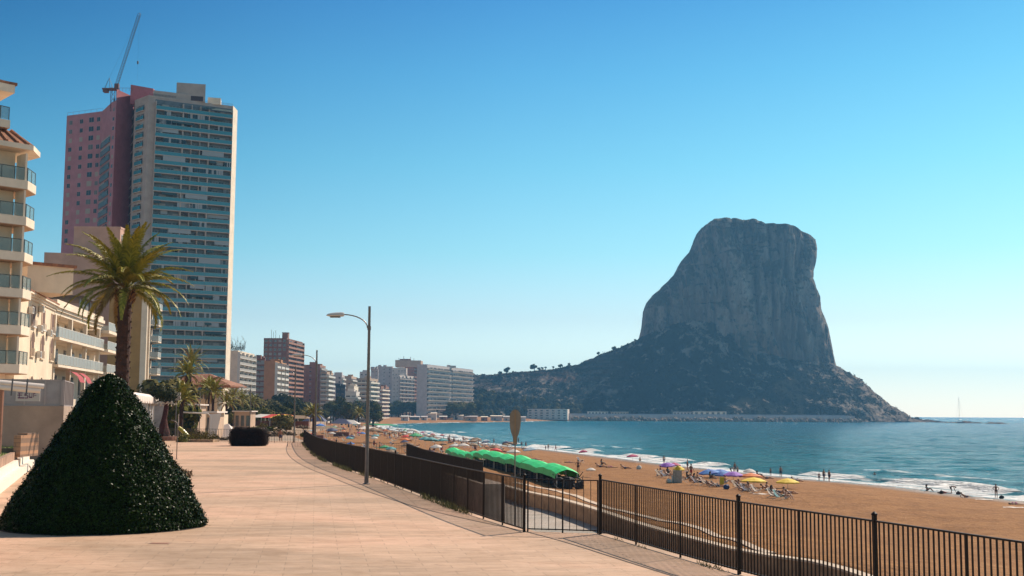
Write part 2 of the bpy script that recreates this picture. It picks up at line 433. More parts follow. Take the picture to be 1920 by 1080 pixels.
top = len(Vc); Vc = np.vstack([Vc, V[-1].mean(0)[None]])
j = np.arange(NA); Fc = np.vstack([Fc, np.stack([(NL-1)*NA+j, (NL-1)*NA+(j+1) % NA, np.full(NA, top), np.full(NA, top)], 1)[:, :4]])
t = NT('limestone_cliff'); co = t.coord()
g = t.new('NewGeometry'); sx = t.new('SeparateXYZ'); t.ln(g.outputs['Normal'], sx.inputs[0])
sv = t.noise(t.coord((.03, .03, .007)), 1, 7, .7, .4)
rock = t.ramp(sv, [(.30, (.14, .11, .09)), (.40, (.33, .255, .205)), (.54, (.50, .40, .325)), (.66, (.70, .58, .48))])
oc = t.noise(t.coord((.010, .010, .006)), 1, 4, .6)
pos = t.new('SeparateXYZ'); t.ln(co, pos.inputs[0])
low = t.math('MULTIPLY', t.math('SUBTRACT', 215, pos.outputs['Z']), .009, True)
rock = t.mix(t.math('MULTIPLY', t.math('MULTIPLY', t.math('SUBTRACT', oc, .38), 3.2, True), low), rock, (.58, .30, .18))
vg = t.noise(t.coord((.07, .07, .05)), 1, 8, .75, .3); vgl = t.noise(t.coord((.008, .008, .008)), 1, 3, .5)
vegm = t.math('ADD', t.math('SUBTRACT', vg, .60), t.math('MULTIPLY', t.math('SUBTRACT', vgl, .47), .75))
vegm = t.math('ADD', vegm, t.math('MULTIPLY', t.math('MAXIMUM', sx.outputs['Z'], 0), .42))
vegm = t.math('MULTIPLY', vegm, 7, True)
spk = t.math('MULTIPLY', t.math('SUBTRACT', t.noise(t.coord((.13, .13, .10)), 1, 5, .8, .6), t.math('ADD', .60, t.math('MULTIPLY', t.math('SUBTRACT', vgl, .5), -.3))), 14, True)
vegm = t.math('MAXIMUM', vegm, spk)
rock = t.mix(t.math('MULTIPLY', vegm, .85), rock, (.075, .085, .055))
crk = t.math('SUBTRACT', 1, t.math('ABSOLUTE', t.math('MULTIPLY', t.math('SUBTRACT', t.noise(t.coord((.035, .035, .008)), 1, 4, .55, .6), .5), 2)))
rock = t.mix(t.math('MULTIPLY', t.math('SUBTRACT', crk, .955), 12, True), rock, t.mix(1.0, rock, (.45, .42, .42), 'MULTIPLY'))
t.ln(rock, t.b.inputs['Base Color']); t.b.inputs['Roughness'].default_value = .95; t.b.inputs['Specular IOR Level'].default_value = .1
h = t.math('ADD', t.math('MULTIPLY', t.noise(t.coord((.05, .05, .012)), 1, 8, .72, .5), 1.5), t.math('MULTIPLY', t.noise(t.coord((.25, .25, .10)), 1, 5, .65), .5))
t.ln(t.bump(h, 1.0, 22), t.b.inputs['Normal'])
cliff = npmesh('limestone_rock', Vc, Fc[:, :4], t.m, smooth=True); cliff['kind'] = 'structure'
# apron
SK = prof([(820,712),(860,706),(890,702),(930,701),(960,699),(1000,696),(1040,690),(1085,683),(1120,668),(1150,657),(1180,645),(1202,632),(1235,618),(1270,606),(1300,600),(1340,607),(1370,628),(1400,648),(1440,663),(1480,671),(1515,677),(1560,682),(1590,696),(1620,718),(1650,745),(1670,764),(1684,780),(1692,789)], RD)
SK = [(D(a_, 600, 1925).x, (b_-CAMZ)*1925/RD+CAMZ) for (a_, _), b_ in zip([(820,0),(860,0),(890,0),(930,0),(960,0),(1000,0),(1040,0),(1085,0),(1120,0),(1150,0),(1180,0),(1202,0),(1235,0),(1270,0),(1300,0),(1340,0),(1370,0),(1400,0),(1440,0),(1480,0),(1515,0),(1560,0),(1590,0),(1620,0),(1650,0),(1670,0),(1684,0),(1692,0)], [p[1] for p in SK])]
kx = np.array([p[0] for p in SK]); kz = np.array([p[1] for p in SK])
gx = np.linspace(-190, 640, 560); gy = np.concatenate([np.linspace(1480, 2040, 380), np.linspace(2044, 2400, 40)])
X, Y = np.meshgrid(gx, gy)
crest = np.interp(X, kx, kz, left=kz[0], right=SEA-4)
crest = crest+fbm(X*.03, X*0+2, 4, 12)*6
y0 = 1925-0*X
frontlen = 70+crest*.62+150*sstep(150, -150, X)
u = (y0-Y)/frontlen
prof_ = np.where(u > 0, np.clip(1-u, -.2, 1)**1.0, 1-np.clip(-u*.5, 0, .9)*.7)
prof_ = np.where(u > 0, 1-np.clip(u, 0, 1.3)**.86, prof_)
Zt = SEA-2+(crest-SEA+2)*prof_
Zt = Zt+fbm(X*.010, Y*.012, 4, 22)*44*np.clip(u, 0, 1)*np.clip(1.15-u, 0, 1)*1.9+fbm(X*.05, Y*.05, 4, 23, .6)*12*np.clip(u+.15, 0, 1)
Zt = Zt+fbm(X*.2, Y*.2, 3, 24, .7)*5
t = NT('scrub_slope'); co = t.coord()
vn = t.noise(t.coord((.05, .05, .05)), 1, 8, .72, .4); vl = t.noise(t.coord((.009, .009, .012)), 1, 4, .55, .5)
pos = t.new('SeparateXYZ'); t.ln(co, pos.inputs[0])
east = t.math('MULTIPLY', t.math('SUBTRACT', pos.outputs['X'], 470), .010, True)
m1 = t.math('ADD', t.math('ADD', t.math('SUBTRACT', vn, .545), t.math('MULTIPLY', t.math('SUBTRACT', vl, .5), .45)), t.math('MULTIPLY', east, .16))
green = t.ramp(t.noise(co, .11, 6, .7), [(.3, (.007, .013, .009)), (.5, (.013, .022, .014)), (.7, (.028, .036, .020))])
stone = t.ramp(vn, [(.4, (.16, .12, .09)), (.60, (.42, .33, .26))])
col = t.mix(t.math('MULTIPLY', m1, 12, True), green, stone)
wst = t.math('MULTIPLY', t.math('SUBTRACT', 190, pos.outputs['X']), .010, True)      # dry russet terraces on the western flank
hi = t.math('MULTIPLY', t.math('MULTIPLY', t.math('SUBTRACT', pos.outputs['Z'], 34), .05, True), wst)
terr = t.math('MULTIPLY', t.math('SUBTRACT', t.noise(t.coord((.008, .008, .11)), 1, 5, .6, .3), .44), 7, True)
col = t.mix(t.math('MULTIPLY', hi, terr), col, (.21, .125, .085))
t.ln(col, t.b.inputs['Base Color']); t.b.inputs['Roughness'].default_value = 1; t.b.inputs['Specular IOR Level'].default_value = .05
t.ln(t.bump(t.noise(t.coord((.16, .16, .16)), 1, 7, .75, .4), 1.0, 11), t.b.inputs['Normal'])
hill = npmesh('scrub_hill', np.stack([X, Y, Zt], -1).reshape(-1, 3), gridfaces(*X.shape), t.m, smooth=True); hill['kind'] = 'structure'
def hill_z(x, y):
    j = int(np.clip(np.searchsorted(gx, x), 0, len(gx)-1)); i = int(np.clip(np.searchsorted(gy, y), 0, len(gy)-1)); return float(Zt[i, j])
# low reef running out from the point
mb = MB(); q = random.Random(3)
for i in range(46):
    px = 1688+i*1.7; hgt = (5.5 if 1706 < px < 1726 else 2.2)*(1-max(0, i-30)/22)+.4
    p = G(px, 789.6+.015*(px-1690), SEA); mb.blob((p.x, p.y+q.uniform(-6, 6), SEA), (q.uniform(2, 4), q.uniform(4, 8), hgt*q.uniform(.7, 1.25)), 7, 5, i, .3)
reef = mb.build('reef', mat('reef_rock', (.075, .075, .075), .95, var=.5, vscale=.3)); tag(reef, kind='structure')
# ================================================================ THE PROMENADE
# ---- materials
def paving(name, c1, c2, c3, bw, bh, ang, mortar=.012, rough=.75):
    t = NT(name); co = t.coord((1, 1, 1), (0, 0, ang))
    b = t.new('TexBrick'); b.offset = .5; t.ln(co, b.inputs['Vector'])
    b.inputs['Scale'].default_value = 1; b.inputs['Brick Width'].default_value = bw; b.inputs['Row Height'].default_value = bh
    b.inputs['Mortar Size'].default_value = mortar; b.inputs['Mortar Smooth'].default_value = .3; b.inputs['Bias'].default_value = 0
    b.inputs['Color1'].default_value = (*c1, 1); b.inputs['Color2'].default_value = (*c2, 1); b.inputs['Mortar'].default_value = (*c3, 1)
    st = t.noise(t.coord((.42, .80, 1), (0, 0, .3)), 1, 9, .76, 1.4); st2 = t.noise(t.coord((2.2, 4.6, 1)), 1, 6, .82, .8)
    big = t.noise(t.coord((.05, .11, 1)), 1, 6, .6, 1.2)
    bc = t.mix(1.0, b.outputs['Color'], t.ramp(big, [(.38, (.72, .78, .78)), (.49, (.92, .96, .96)), (.60, (1.07, 1.06, 1.07))]), 'MULTIPLY')
    col = t.mix(1.0, bc, t.ramp(st, [(.30, (.72, .67, .60)), (.5, (.96, .95, .93)), (.68, (1.07, 1.05, 1.05))]), 'MULTIPLY')
    col = t.mix(.75, col, t.ramp(st2, [(.32, (.42, .36, .30)), (.41, (.93, .91, .9)), (.66, (1.10, 1.10, 1.10))]), 'MULTIPLY')
    t.ln(col, t.b.inputs['Base Color']); t.b.inputs['Roughness'].default_value = rough; t.b.inputs['Specular IOR Level'].default_value = .3
    h = t.math('ADD', b.outputs['Fac'], t.math('MULTIPLY', st2, -.25)); t.ln(t.bump(t.math('MULTIPLY', h, -1), .5, .01), t.b.inputs['Normal'])
    return t.m
M_pave = paving('pale_paving', (.60, .385, .265), (.53, .335, .225), (.38, .25, .17), 1.15, .46, R(-9), .009)
M_rib = paving('ribbed_paving', (.56, .35, .235), (.50, .31, .205), (.22, .13, .085), 7.0, .16, R(-9), .018)
M_low = paving('grey_paving', (.40, .34, .29), (.34, .29, .25), (.2, .16, .13), .6, .6, R(5))
M_joint = mat('dark_joint', (.07, .05, .04), .9)
M_conc = mat('concrete', (.42, .36, .29), .9, var=.3, vscale=1.2, bump=.3)
M_stone = mat('tan_stone_wall', (.34, .22, .13), .9, var=.35, vscale=2.0, bump=.5, bscale=6)
M_cap = mat('pale_stone_cap', (.52, .40, .29), .8, var=.2, vscale=2)
M_kerb = mat('kerb_concrete', (.55, .42, .31), .9, var=.3, vscale=1.5)
M_iron = mat('dark_iron', (.007, .003, .0025), .5, metal=0, spec=.22, col2=(.014, .005, .003), vscale=6)
M_galv = mat('galvanised_steel', (.15, .12, .11), .42, metal=.5, var=.25, vscale=3)

FENCE = [(12.6, 4), (9.6, 11.0), (7.25, 17.2), (6.1, 20.8), (4.56, 25.2), (2.4, 33.3)]
FENCE2 = [(0.37, 33.8), (-1.28, 39.3), (-4.5, 52), (-6.95, 61.5), (-10, 72.2), (-13.7, 87.4), (-17.4, 106), (-21.5, 128)]
XEND = (-37.5, 133.5)
def chaik(P, it=2, loop=False):
    P = [Vector(p) for p in P]
    for _ in range(it):
        Q = [P[0]]
        for a, b in zip(P[:-1], P[1:]): Q += [a.lerp(b, .25), a.lerp(b, .75)]
        Q.append(P[-1]); P = Q
    return P
def offs(P, d):
    out = []
    for i, p in enumerate(P):
        a = P[max(i-1, 0)]; b = P[min(i+1, len(P)-1)]; t = (b-a).normalized(); out.append(Vector((p.x+t.y*d, p.y-t.x*d)))
    return out
F1 = chaik([Vector(p) for p in FENCE], 2); F2 = chaik([Vector(p) for p in FENCE2], 2)
EDGE = F1+F2                                       # near -> far
EO = offs(F1, .35)+offs(F2, .35)                   # outer lip of the promenade, sea side
pts = [(q.x, q.y) for q in EO]+[(-21.0, 136), (-45, 140), (-48, 60), (-30, 34), (-30, -20), (14, -20)]
mb = MB(); mb.prism(pts, -5.2, 0.0)
prom = mb.build('promenade', [M_pave]); tag(prom, kind='structure')
# paved border strip along the fence, ribbed tiles with a dark joint each side
def ribbon(name, L1, L2, z, m, kind='structure'):
    n = len(L1); V = [(p.x, p.y, z) for p in L1]+[(p.x, p.y, z) for p in L2]
    mb = MB(); mb.add(V, [(i, i+1, n+i+1, n+i) for i in range(n-1)])
    o = mb.build(name, m); tag(o, kind=kind); return o
Lin = chaik([(11.0, 4), (7.9, 11), (5.75, 17.2), (4.55, 20.8), (3.0, 25.6), (0.9, 33.0), (-1.3, 37.6), (-3.3, 42.5), (-6.3, 52), (-8.9, 61.5), (-12, 72.2), (-15.6, 87.4), (-19.3, 106), (-23.0, 127.5)], 3)
def resam(P, n):
    P = [Vector(p) for p in P]; L = [0]
    for a, b in zip(P[:-1], P[1:]): L.append(L[-1]+(b-a).length)
    out = []
    for k in range(n):
        s_ = L[-1]*k/(n-1); i = min(max(1, next((j for j, l in enumerate(L) if l >= s_-1e-9), len(L)-1)), len(L)-1)
        f = (s_-L[i-1])/max(1e-9, L[i]-L[i-1]); out.append(P[i-1].lerp(P[i], f))
    return out
Ein = resam(F1+F2, 120); Lr = resam(Lin, 120)
ribbon('paving_strip', [a+(b-a).normalized()*.12 for a, b in zip(Ein, Lr)], Lr, .004, M_rib)
ribbon('paving_joint', [p for p in Lr], [p+Vector((-.05, 0)) for p in Lr], .008, M_joint)
for k, px in enumerate([(885, 962), (1190, 1030)]): pass
# expansion joints across the walk
def joint(a, b, w=.03):
    a = Vector(a); b = Vector(b); t = (b-a).normalized(); n = Vector((-t.y, t.x))*w
    ribbon('expansion_joint', [a, b], [a+n, b+n], .0095, M_joint)
joint((-5.2, 44.3), (-29, 46.5)); joint((4.0, 24.6), (2.6, 22.0), .02); joint((-1.0, 39.0), (-2.9, 41.8), .02); joint((2.2, 33.0), (.75, 31.6), .02); joint((-4.6, 52), (-6.6, 51.6), .025)
# sand blown along the fence foot, dry tufts
# ---- fences
def rail_fence(line, h, label, group=None, big_every=2.4, pitch=.13, barw=.022, posts=None, capped=None, name='iron_fence', zf=None, color=None):
    """line: list of 2D points; one post object and one panel object per bay"""
    P = [Vector(p) for p in line]; L = [0]
    for a, b in zip(P[:-1], P[1:]): L.append(L[-1]+(b-a).length)
    def at(s_):
        i = min(max(1, next((j for j, l in enumerate(L) if l >= s_-1e-9), len(L)-1)), len(L)-1)
        f = (s_-L[i-1])/max(1e-9, L[i]-L[i-1]); p = P[i-1].lerp(P[i], f); t = (P[i]-P[i-1]).normalized(); return p, t
    zf = zf or (lambda s_: 0.0)
    m = color or M_iron
    root = thing(name, (P[0].x, P[0].y, zf(0)), label, 'fence', group)
    if posts is None:
        n = max(1, round(L[-1]/big_every)); posts = [L[-1]*k/n for k in range(n+1)]
    for k, s_ in enumerate(posts):
        p, t = at(s_); z = zf(s_); n = Vector((-t.y, t.x)); cap = capped is None or k in capped
        hw = .031 if cap else .019; hh = h+(.08 if cap else 0.0)
        b = MB(); b.obox((p.x-t.x*hw-n.x*hw, p.y-t.y*hw-n.y*hw, z), (t.x*2*hw, t.y*2*hw, 0), (n.x*2*hw, n.y*2*hw, 0), (0, 0, hh))
        if cap:
            b.lathe((p.x, p.y, z+hh), [(.048, 0), (.056, .015), (.048, .03), (.0, .07)], 8)
        b.build('post', m, root)
    for s0, s1 in zip(posts[:-1], posts[1:]):
        b = MB(); n = max(2, round((s1-s0)/pitch))
        pa, ta = at(s0); pb, tb = at(s1); za = zf(s0); zb = zf(s1)
        prev = None
        for k in range(1, n):
            s_ = s0+(s1-s0)*k/n; p, t = at(s_); z = zf(s_); u = t*barw*.5; v = Vector((-t.y, t.x))*barw*.5
            b.obox((p.x-u.x-v.x, p.y-u.y-v.y, z+.06), (2*u.x, 2*u.y, 0), (2*v.x, 2*v.y, 0), (0, 0, h-.08))
        steps = [s0+(s1-s0)*k/4 for k in range(5)]
        for a_, b_ in zip(steps[:-1], steps[1:]):
            p, _ = at(a_); q, _ = at(b_); d = q-p; nn = Vector((-d.y, d.x)).normalized()*.02
            for zz, hh in ((h-.03, .03), (.07, .03)):
                b.obox((p.x-nn.x, p.y-nn.y, zf(a_)+zz), (d.x, d.y, zf(b_)-zf(a_)), (2*nn.x, 2*nn.y, 0), (0, 0, hh))
        b.build('panel', m, root)
    return root
def slen(P): return sum((b-a).length for a, b in zip(P[:-1], P[1:]))
def s_at_y(P, y):
    L = 0
    for a, b in zip(P[:-1], P[1:]):
        if a.y <= y <= b.y: return L+(b-a).length*(y-a.y)/(b.y-a.y)
        L += (b-a).length
    return L
ps = [0, s_at_y(F1, 12.2), s_at_y(F1, 14.4), s_at_y(F1, 16.6), s_at_y(F1, 18.6), s_at_y(F1, 20.8), s_at_y(F1, 23.0), s_at_y(F1, 25.2), s_at_y(F1, 28.0), s_at_y(F1, 30.7), slen(F1)]
rail_fence(F1, 1.46, 'nearest dark iron railing with pointed post caps, above the open sand and the low wall', posts=ps, capped={3, 5, 7, 10, 1})
n2 = 46; L2 = slen(F2)
rail_fence(F2, 1.43, 'long dark railing curving away past the two tallest lamp posts', posts=[L2*k/n2 for k in range(n2+1)], capped={0, 10, 20, 30, 40, 46})
rail_fence([Vector((2.38, 33.36)), Vector((0.42, 33.82))], 1.43, 'short open-barred iron gate section between two capped posts, beach path visible through it', pitch=.19, barw=.016, posts=[0.04, 1.0, slen([Vector((2.38, 33.36)), Vector((0.42, 33.82))])-.05], capped=set(), name='iron_gate')
rail_fence([Vector((-21.5, 128)), Vector(XEND)], 1.36, 'pale see-through railing across the far end of the promenade, behind the dark clipped hedge', posts=None, big_every=3.2, pitch=.19, barw=.022, capped=set(), color=mat('grey_rail', (.035, .022, .016), .5))

# ---- lower walk, its wall and the ramp
LW = -3.5
wl = [Vector((p.x, p.y)) for p in WALL]; wl.reverse()            # near -> far
lowpts = [(p.x, p.y) for p in wl]+[(-27, 180), (-40, 180), (-22, 120), (-9, 60), (1, 30), (6, -30)]
mb = MB(); mb.prism(lowpts, -5.0, LW); tag(mb.build('lower_walk', M_low), kind='structure')
wc = resam([Vector((p.x, p.y)) for p in WALL][::-1], 90)
mb = MB(); o1 = wc; o2 = offs(wc, .35)
for i in range(len(wc)-1):
    a, b = o1[i], o1[i+1]; c, d = o2[i+1], o2[i]
    mb.add([(a.x, a.y, LW-.5), (b.x, b.y, LW-.5), (c.x, c.y, LW-.5), (d.x, d.y, LW-.5), (a.x, a.y, -2.58), (b.x, b.y, -2.58), (c.x, c.y, -2.58), (d.x, d.y, -2.58)],
           [(0,3,2,1),(4,5,6,7),(0,1,5,4),(2,3,7,6)])
wallo = thing('beach_wall', (wc[0].x, wc[0].y, LW), 'low brown stone wall with a pale coping curving between the lower walk and the sand', 'wall')
mb.build('wall_face', M_stone, wallo)
mb = MB(); o1 = offs(wc, -.06); o2 = offs(wc, .42)
for i in range(len(wc)-1):
    a, b = o1[i], o1[i+1]; c, d = o2[i+1], o2[i]
    mb.add([(a.x, a.y, -2.577), (b.x, b.y, -2.577), (c.x, c.y, -2.577), (d.x, d.y, -2.577), (a.x, a.y, -2.49), (b.x, b.y, -2.49), (c.x, c.y, -2.49), (d.x, d.y, -2.49)],
           [(0,3,2,1),(4,5,6,7),(0,1,5,4),(2,3,7,6)])
mb.build('coping', M_cap, wallo)
k2 = [G(a, b, -2.6) for a, b in [(960,905),(1010,914),(1060,925),(1115,947),(1170,961),(1225,973),(1280,986),(1315,996),(1350,1008),(1397,1023),(1436,1037)]]
k2 = resam(chaik([Vector((p.x, p.y)) for p in k2], 2), 50); o2 = offs(k2[::-1], .45)
mb = MB(); k2r = k2[::-1]
for i in range(len(k2r)-1):
    a, b = k2r[i], k2r[i+1]; c, d = o2[i+1], o2[i]
    za_, zb_ = gz(a.x, a.y)+.05, gz(b.x, b.y)+.05
    mb.add([(a.x, a.y, -3.2), (b.x, b.y, -3.2), (c.x, c.y, -3.2), (d.x, d.y, -3.2), (a.x, a.y, za_), (b.x, b.y, zb_), (c.x, c.y, zb_), (d.x, d.y, za_)],
           [(0,3,2,1),(4,5,6,7),(0,1,5,4),(2,3,7,6)])
tag(mb.build('kerb', M_kerb), 'pale half-buried kerb in the sand just behind the low beach wall', 'kerb')
# ramp with its own railing
ra = Vector(D(762, 856, 112)[:2]); rb = Vector(D(905, 902, 70)[:2]); rc = Vector((3.0, 46.0))
RP = chaik([ra, ra.lerp(rb, .5)+Vector((-.8, 0)), rb], 2); LR = slen(RP)
za = D(762, 856, 112).z; zr = lambda s_: -.78
mb = MB(); q = offs(RP, -1.3); S = [0]
for a, b in zip(RP[:-1], RP[1:]): S.append(S[-1]+(b-a).length)
for i in range(len(RP)-1):
    a, b, c, d = RP[i], RP[i+1], q[i+1], q[i]; z0, z1 = zr(S[i]), zr(S[i+1])
    mb.add([(a.x, a.y, LW-.2), (b.x, b.y, LW-.2), (c.x, c.y, LW-.2), (d.x, d.y, LW-.2), (a.x, a.y, z0), (b.x, b.y, z1), (c.x, c.y, z1), (d.x, d.y, z0)],
           [(0,3,2,1),(4,5,6,7),(0,1,5,4),(2,3,7,6)] + ([(0,4,7,3)] if i == 0 else []) + ([(1,2,6,5)] if i == len(RP)-2 else []))
tag(mb.build('beach_ramp', mat('ramp_render', (.60, .46, .36), .9, var=.3, vscale=1.0)), kind='structure')
mb = MB(); mb.obox((ra.x+.2, ra.y, LW-.2), (-11.5, 2.5, 0), (-.8, 8, 0), (0, 0, za-LW+.15)); tag(mb.build('landing', M_stone), kind='structure')
rail_fence([p for p in RP], 1.25, 'dark railing stepping down beside the beach ramp beyond the main railing', big_every=3, capped=set(), zf=zr)
rail_fence([ra, ra+Vector((-11.2, 2.4))], 1.25, 'thin pale railing across the ramp landing next to the crowded sand', big_every=3, pitch=.16, barw=.014, capped=set(), zf=lambda s_: za-.05, color=MATS['grey_rail'])

# ---- street lamps
def street_lamp(x, y, lean=0):
    root = thing('street_lamp', (x, y, 0), '', 'street lamp', 'tall curved-arm lamp posts along the promenade')
    MB().tube([(x, y, 0), (x, y, 4), (x, y, 8.0)], [.085, .075, .058], 12).build('pole', M_galv, root, smooth=False)
    MB().lathe((x, y, 0), [(.17, 0), (.17, .03), (.1, .06), (.095, .35)], 12).build('base_plate', M_galv, root)
    pth = []
    for k in range(9):
        a = k/8; pth.append((x-1.15*math.sin(a*math.pi/2)**1.0*1.0, y, 6.98+.62*math.sin(a*math.pi/2)**.75 if k else 6.9))
    pth = [(x, y, 7.0)]+[(x-.08-1.12*(1-math.cos(t_)), y, 7.02+.60*math.sin(t_)) for t_ in [math.pi/2*k/8 for k in range(9)]]
    MB().tube(pth, .026, 8).build('arm', M_galv, root)
    b = MB().lathe((x, y, 6.93), [(.085, 0), (.085, .16)], 12); b.build('collar', M_galv, root)
    hx = x-1.2
    b = MB()                                  # long flattened lamp head, thick by the arm, rounded at the tip
    prf = [(0, .10, .10), (.06, .13, .125), (.3, .17, .13), (.55, .16, .11), (.72, .12, .075), (.80, .04, .03)]
    n = 10; k0 = 0
    for (dx, wy, wz) in prf:
        for j in range(n):
            t_ = 2*math.pi*j/n; b.v.append((hx-dx+.05, y+wy*math.cos(t_), 7.60-dx*.03+wz*math.sin(t_)*(1 if math.sin(t_) > 0 else .6)))
    for i in range(len(prf)-1):
        for j in range(n): b.f.append((i*n+j, i*n+(j+1) % n, (i+1)*n+(j+1) % n, (i+1)*n+j)); b.mi.append(0)
    b.f.append(tuple(range(n))); b.mi.append(0); b.f.append(tuple((len(prf)-1)*n+j for j in reversed(range(n)))); b.mi.append(0)
    hd = b.build('lamp_head', mat('lamp_housing', (.50, .47, .44), .4), root, smooth=False)
    MB().box((hx-.58, y-.1, 7.475), (hx-.12, y+.1, 7.515)).build('lens', mat('lamp_lens', (.16, .13, .11), .25), hd)
    return root
lp = [G(687, 908, 0), G(590, 851, 0), G(551, 830, 0), G(468, 807, 0), G(437.5, 800, 0)]
lamp0 = street_lamp(lp[0].x, lp[0].y)
lamp0['label'] = 'nearest and tallest street lamp, standing inside the railing with its head reaching left'
LL = ['second street lamp along the railing, half the height of the nearest one', 'third street lamp, by the far corner of the railing right of the dark hedge',
      'slim lamp post beyond the far railing, right above the dark clipped hedge', 'slim faint lamp post beyond the far railing, left above the dark clipped hedge']
for p, l in zip(lp[1:], LL):
    copy_tree(lamp0, loc=(p.x, p.y, 0 if p.y < 132 else -0.2), label=l)
# ---- round-topped board on a thin pole by the gate
c = D(966, 800, 60)
def board(c):
    pz = gz(c.x, c.y)
    root = thing('beach_sign', (c.x, c.y, LW), 'tan paddle-shaped board on a thin pole seen from behind, in front of the sea', 'sign')
    s_ = 60/FPX
    prf = [(-10.3, 20), (-10.3, 6), (-9.6, -2), (-7.2, -12), (-4.4, -19), (-3.8, -26), (-3.6, -32), (3.6, -32), (3.8, -26), (4.4, -19), (7.2, -12), (9.6, -2), (10.3, 6), (10.3, 20), (8.5, 26), (5, 30.5), (0, 32), (-5, 30.5), (-8.5, 26)]
    b = MB(); n = len(prf); y0, y1 = c.y-.02, c.y+.02
    b.add([(c.x+px*s_, y0, c.z+py*s_) for px, py in prf]+[(c.x+px*s_, y1, c.z+py*s_) for px, py in prf],
          [tuple(range(n)), tuple(range(2*n-1, n-1, -1))]+[(i, n+i, n+(i+1) % n, (i+1) % n) for i in range(n)])
    b.build('board', mat('tan_board', (.25, .185, .13), .7, var=.15, vscale=3), root)
    MB().box((c.x-.03, y0-.045, c.z-30*s_), (c.x+.03, y0-.001, c.z+31*s_)).build('back_rib', mat('board_rib', (.30, .185, .09), .7), root)
    MB().tube([(c.x, y1-.02, LW), (c.x, y1-.02, c.z-31.9*s_)], .032, 8).build('pole', M_galv, root)
board(c)
# ---- thin bent shower pipe
p = G(331, 861, 0)
root = thing('shower_pipe', p, 'thin bent steel pipe standing alone on the paving right of the clipped cone', 'pole')
x, y, _ = p
MB().tube([(x, y, 0), (x, y, 2.25), (x-.05, y, 2.42), (x-.2, y, 2.53), (x-.45, y, 2.62)], .03, 8).build('pipe', M_galv, root)
MB().lathe((x, y, 0), [(.1, 0), (.1, .02), (.05, .04)], 10).build('base_plate', M_galv, root)

def cover(px, py, w, d_, lab, col):
    p = G(px, py, 0); r_ = thing('drain_cover', (p.x, p.y, .004), lab, 'drain cover'); MB().box((p.x-w/2, p.y-d_/2, .0), (p.x+w/2, p.y+d_/2, .011)).build('plate', mat('cast_plate', (.34, .15, .09), .7, var=.4, vscale=20), r_)
    b = MB(); b.box((p.x-w/2-.05, p.y-d_/2-.05, .0), (p.x+w/2+.05, p.y+d_/2+.05, .007)); b.build('frame', mat('cover_frame', (.3, .2, .14), .8), r_)
cover(300, 1019, .42, .22, 'small rust-tinted cover set in the paving before the clipped cone', None)
# ================================================================ BUILDINGS
def glassmat(name, col, rough=.12, alpha=1, spec=.6): return mat(name, col, rough, spec=spec, alpha=alpha)
M_gdark = glassmat('dark_window_glass', (.022, .028, .034), .12)
M_gmid = glassmat('curtained_glass', (.10, .105, .105), .3)
M_blind = mat('roller_blind', (.34, .32, .29), .7)
M_white = mat('white_frame', (.62, .58, .52), .6)
M_teal = mat('teal_glass', (.05, .25, .32), .18, alpha=.86, spec=.7)
M_clear = mat('clear_balustrade', (.20, .28, .27), .12, alpha=.42, spec=.7)
M_slab = mat('slab_edge', (.42, .36, .32), .8)
M_tile = mat('clay_roof_tiles', (.30, .125, .065), .85, var=.45, vscale=2.5, bump=.6, bscale=8)
def plaster(name, c, v=.14): return mat(name, c, .88, var=v, vscale=.35, bump=.1, bscale=30)
def qbox(b, P0, d, n, u0, u1, o0, o1, z0, z1):   # box on a face: along d from u0 to u1, out along n from o0 to o1
    p = P0+d*u0+n*o0
    b.obox((p.x, p.y, z0), tuple(d*(u1-u0))+(0,), tuple(n*(o1-o0))+(0,), (0, 0, z1-z0))
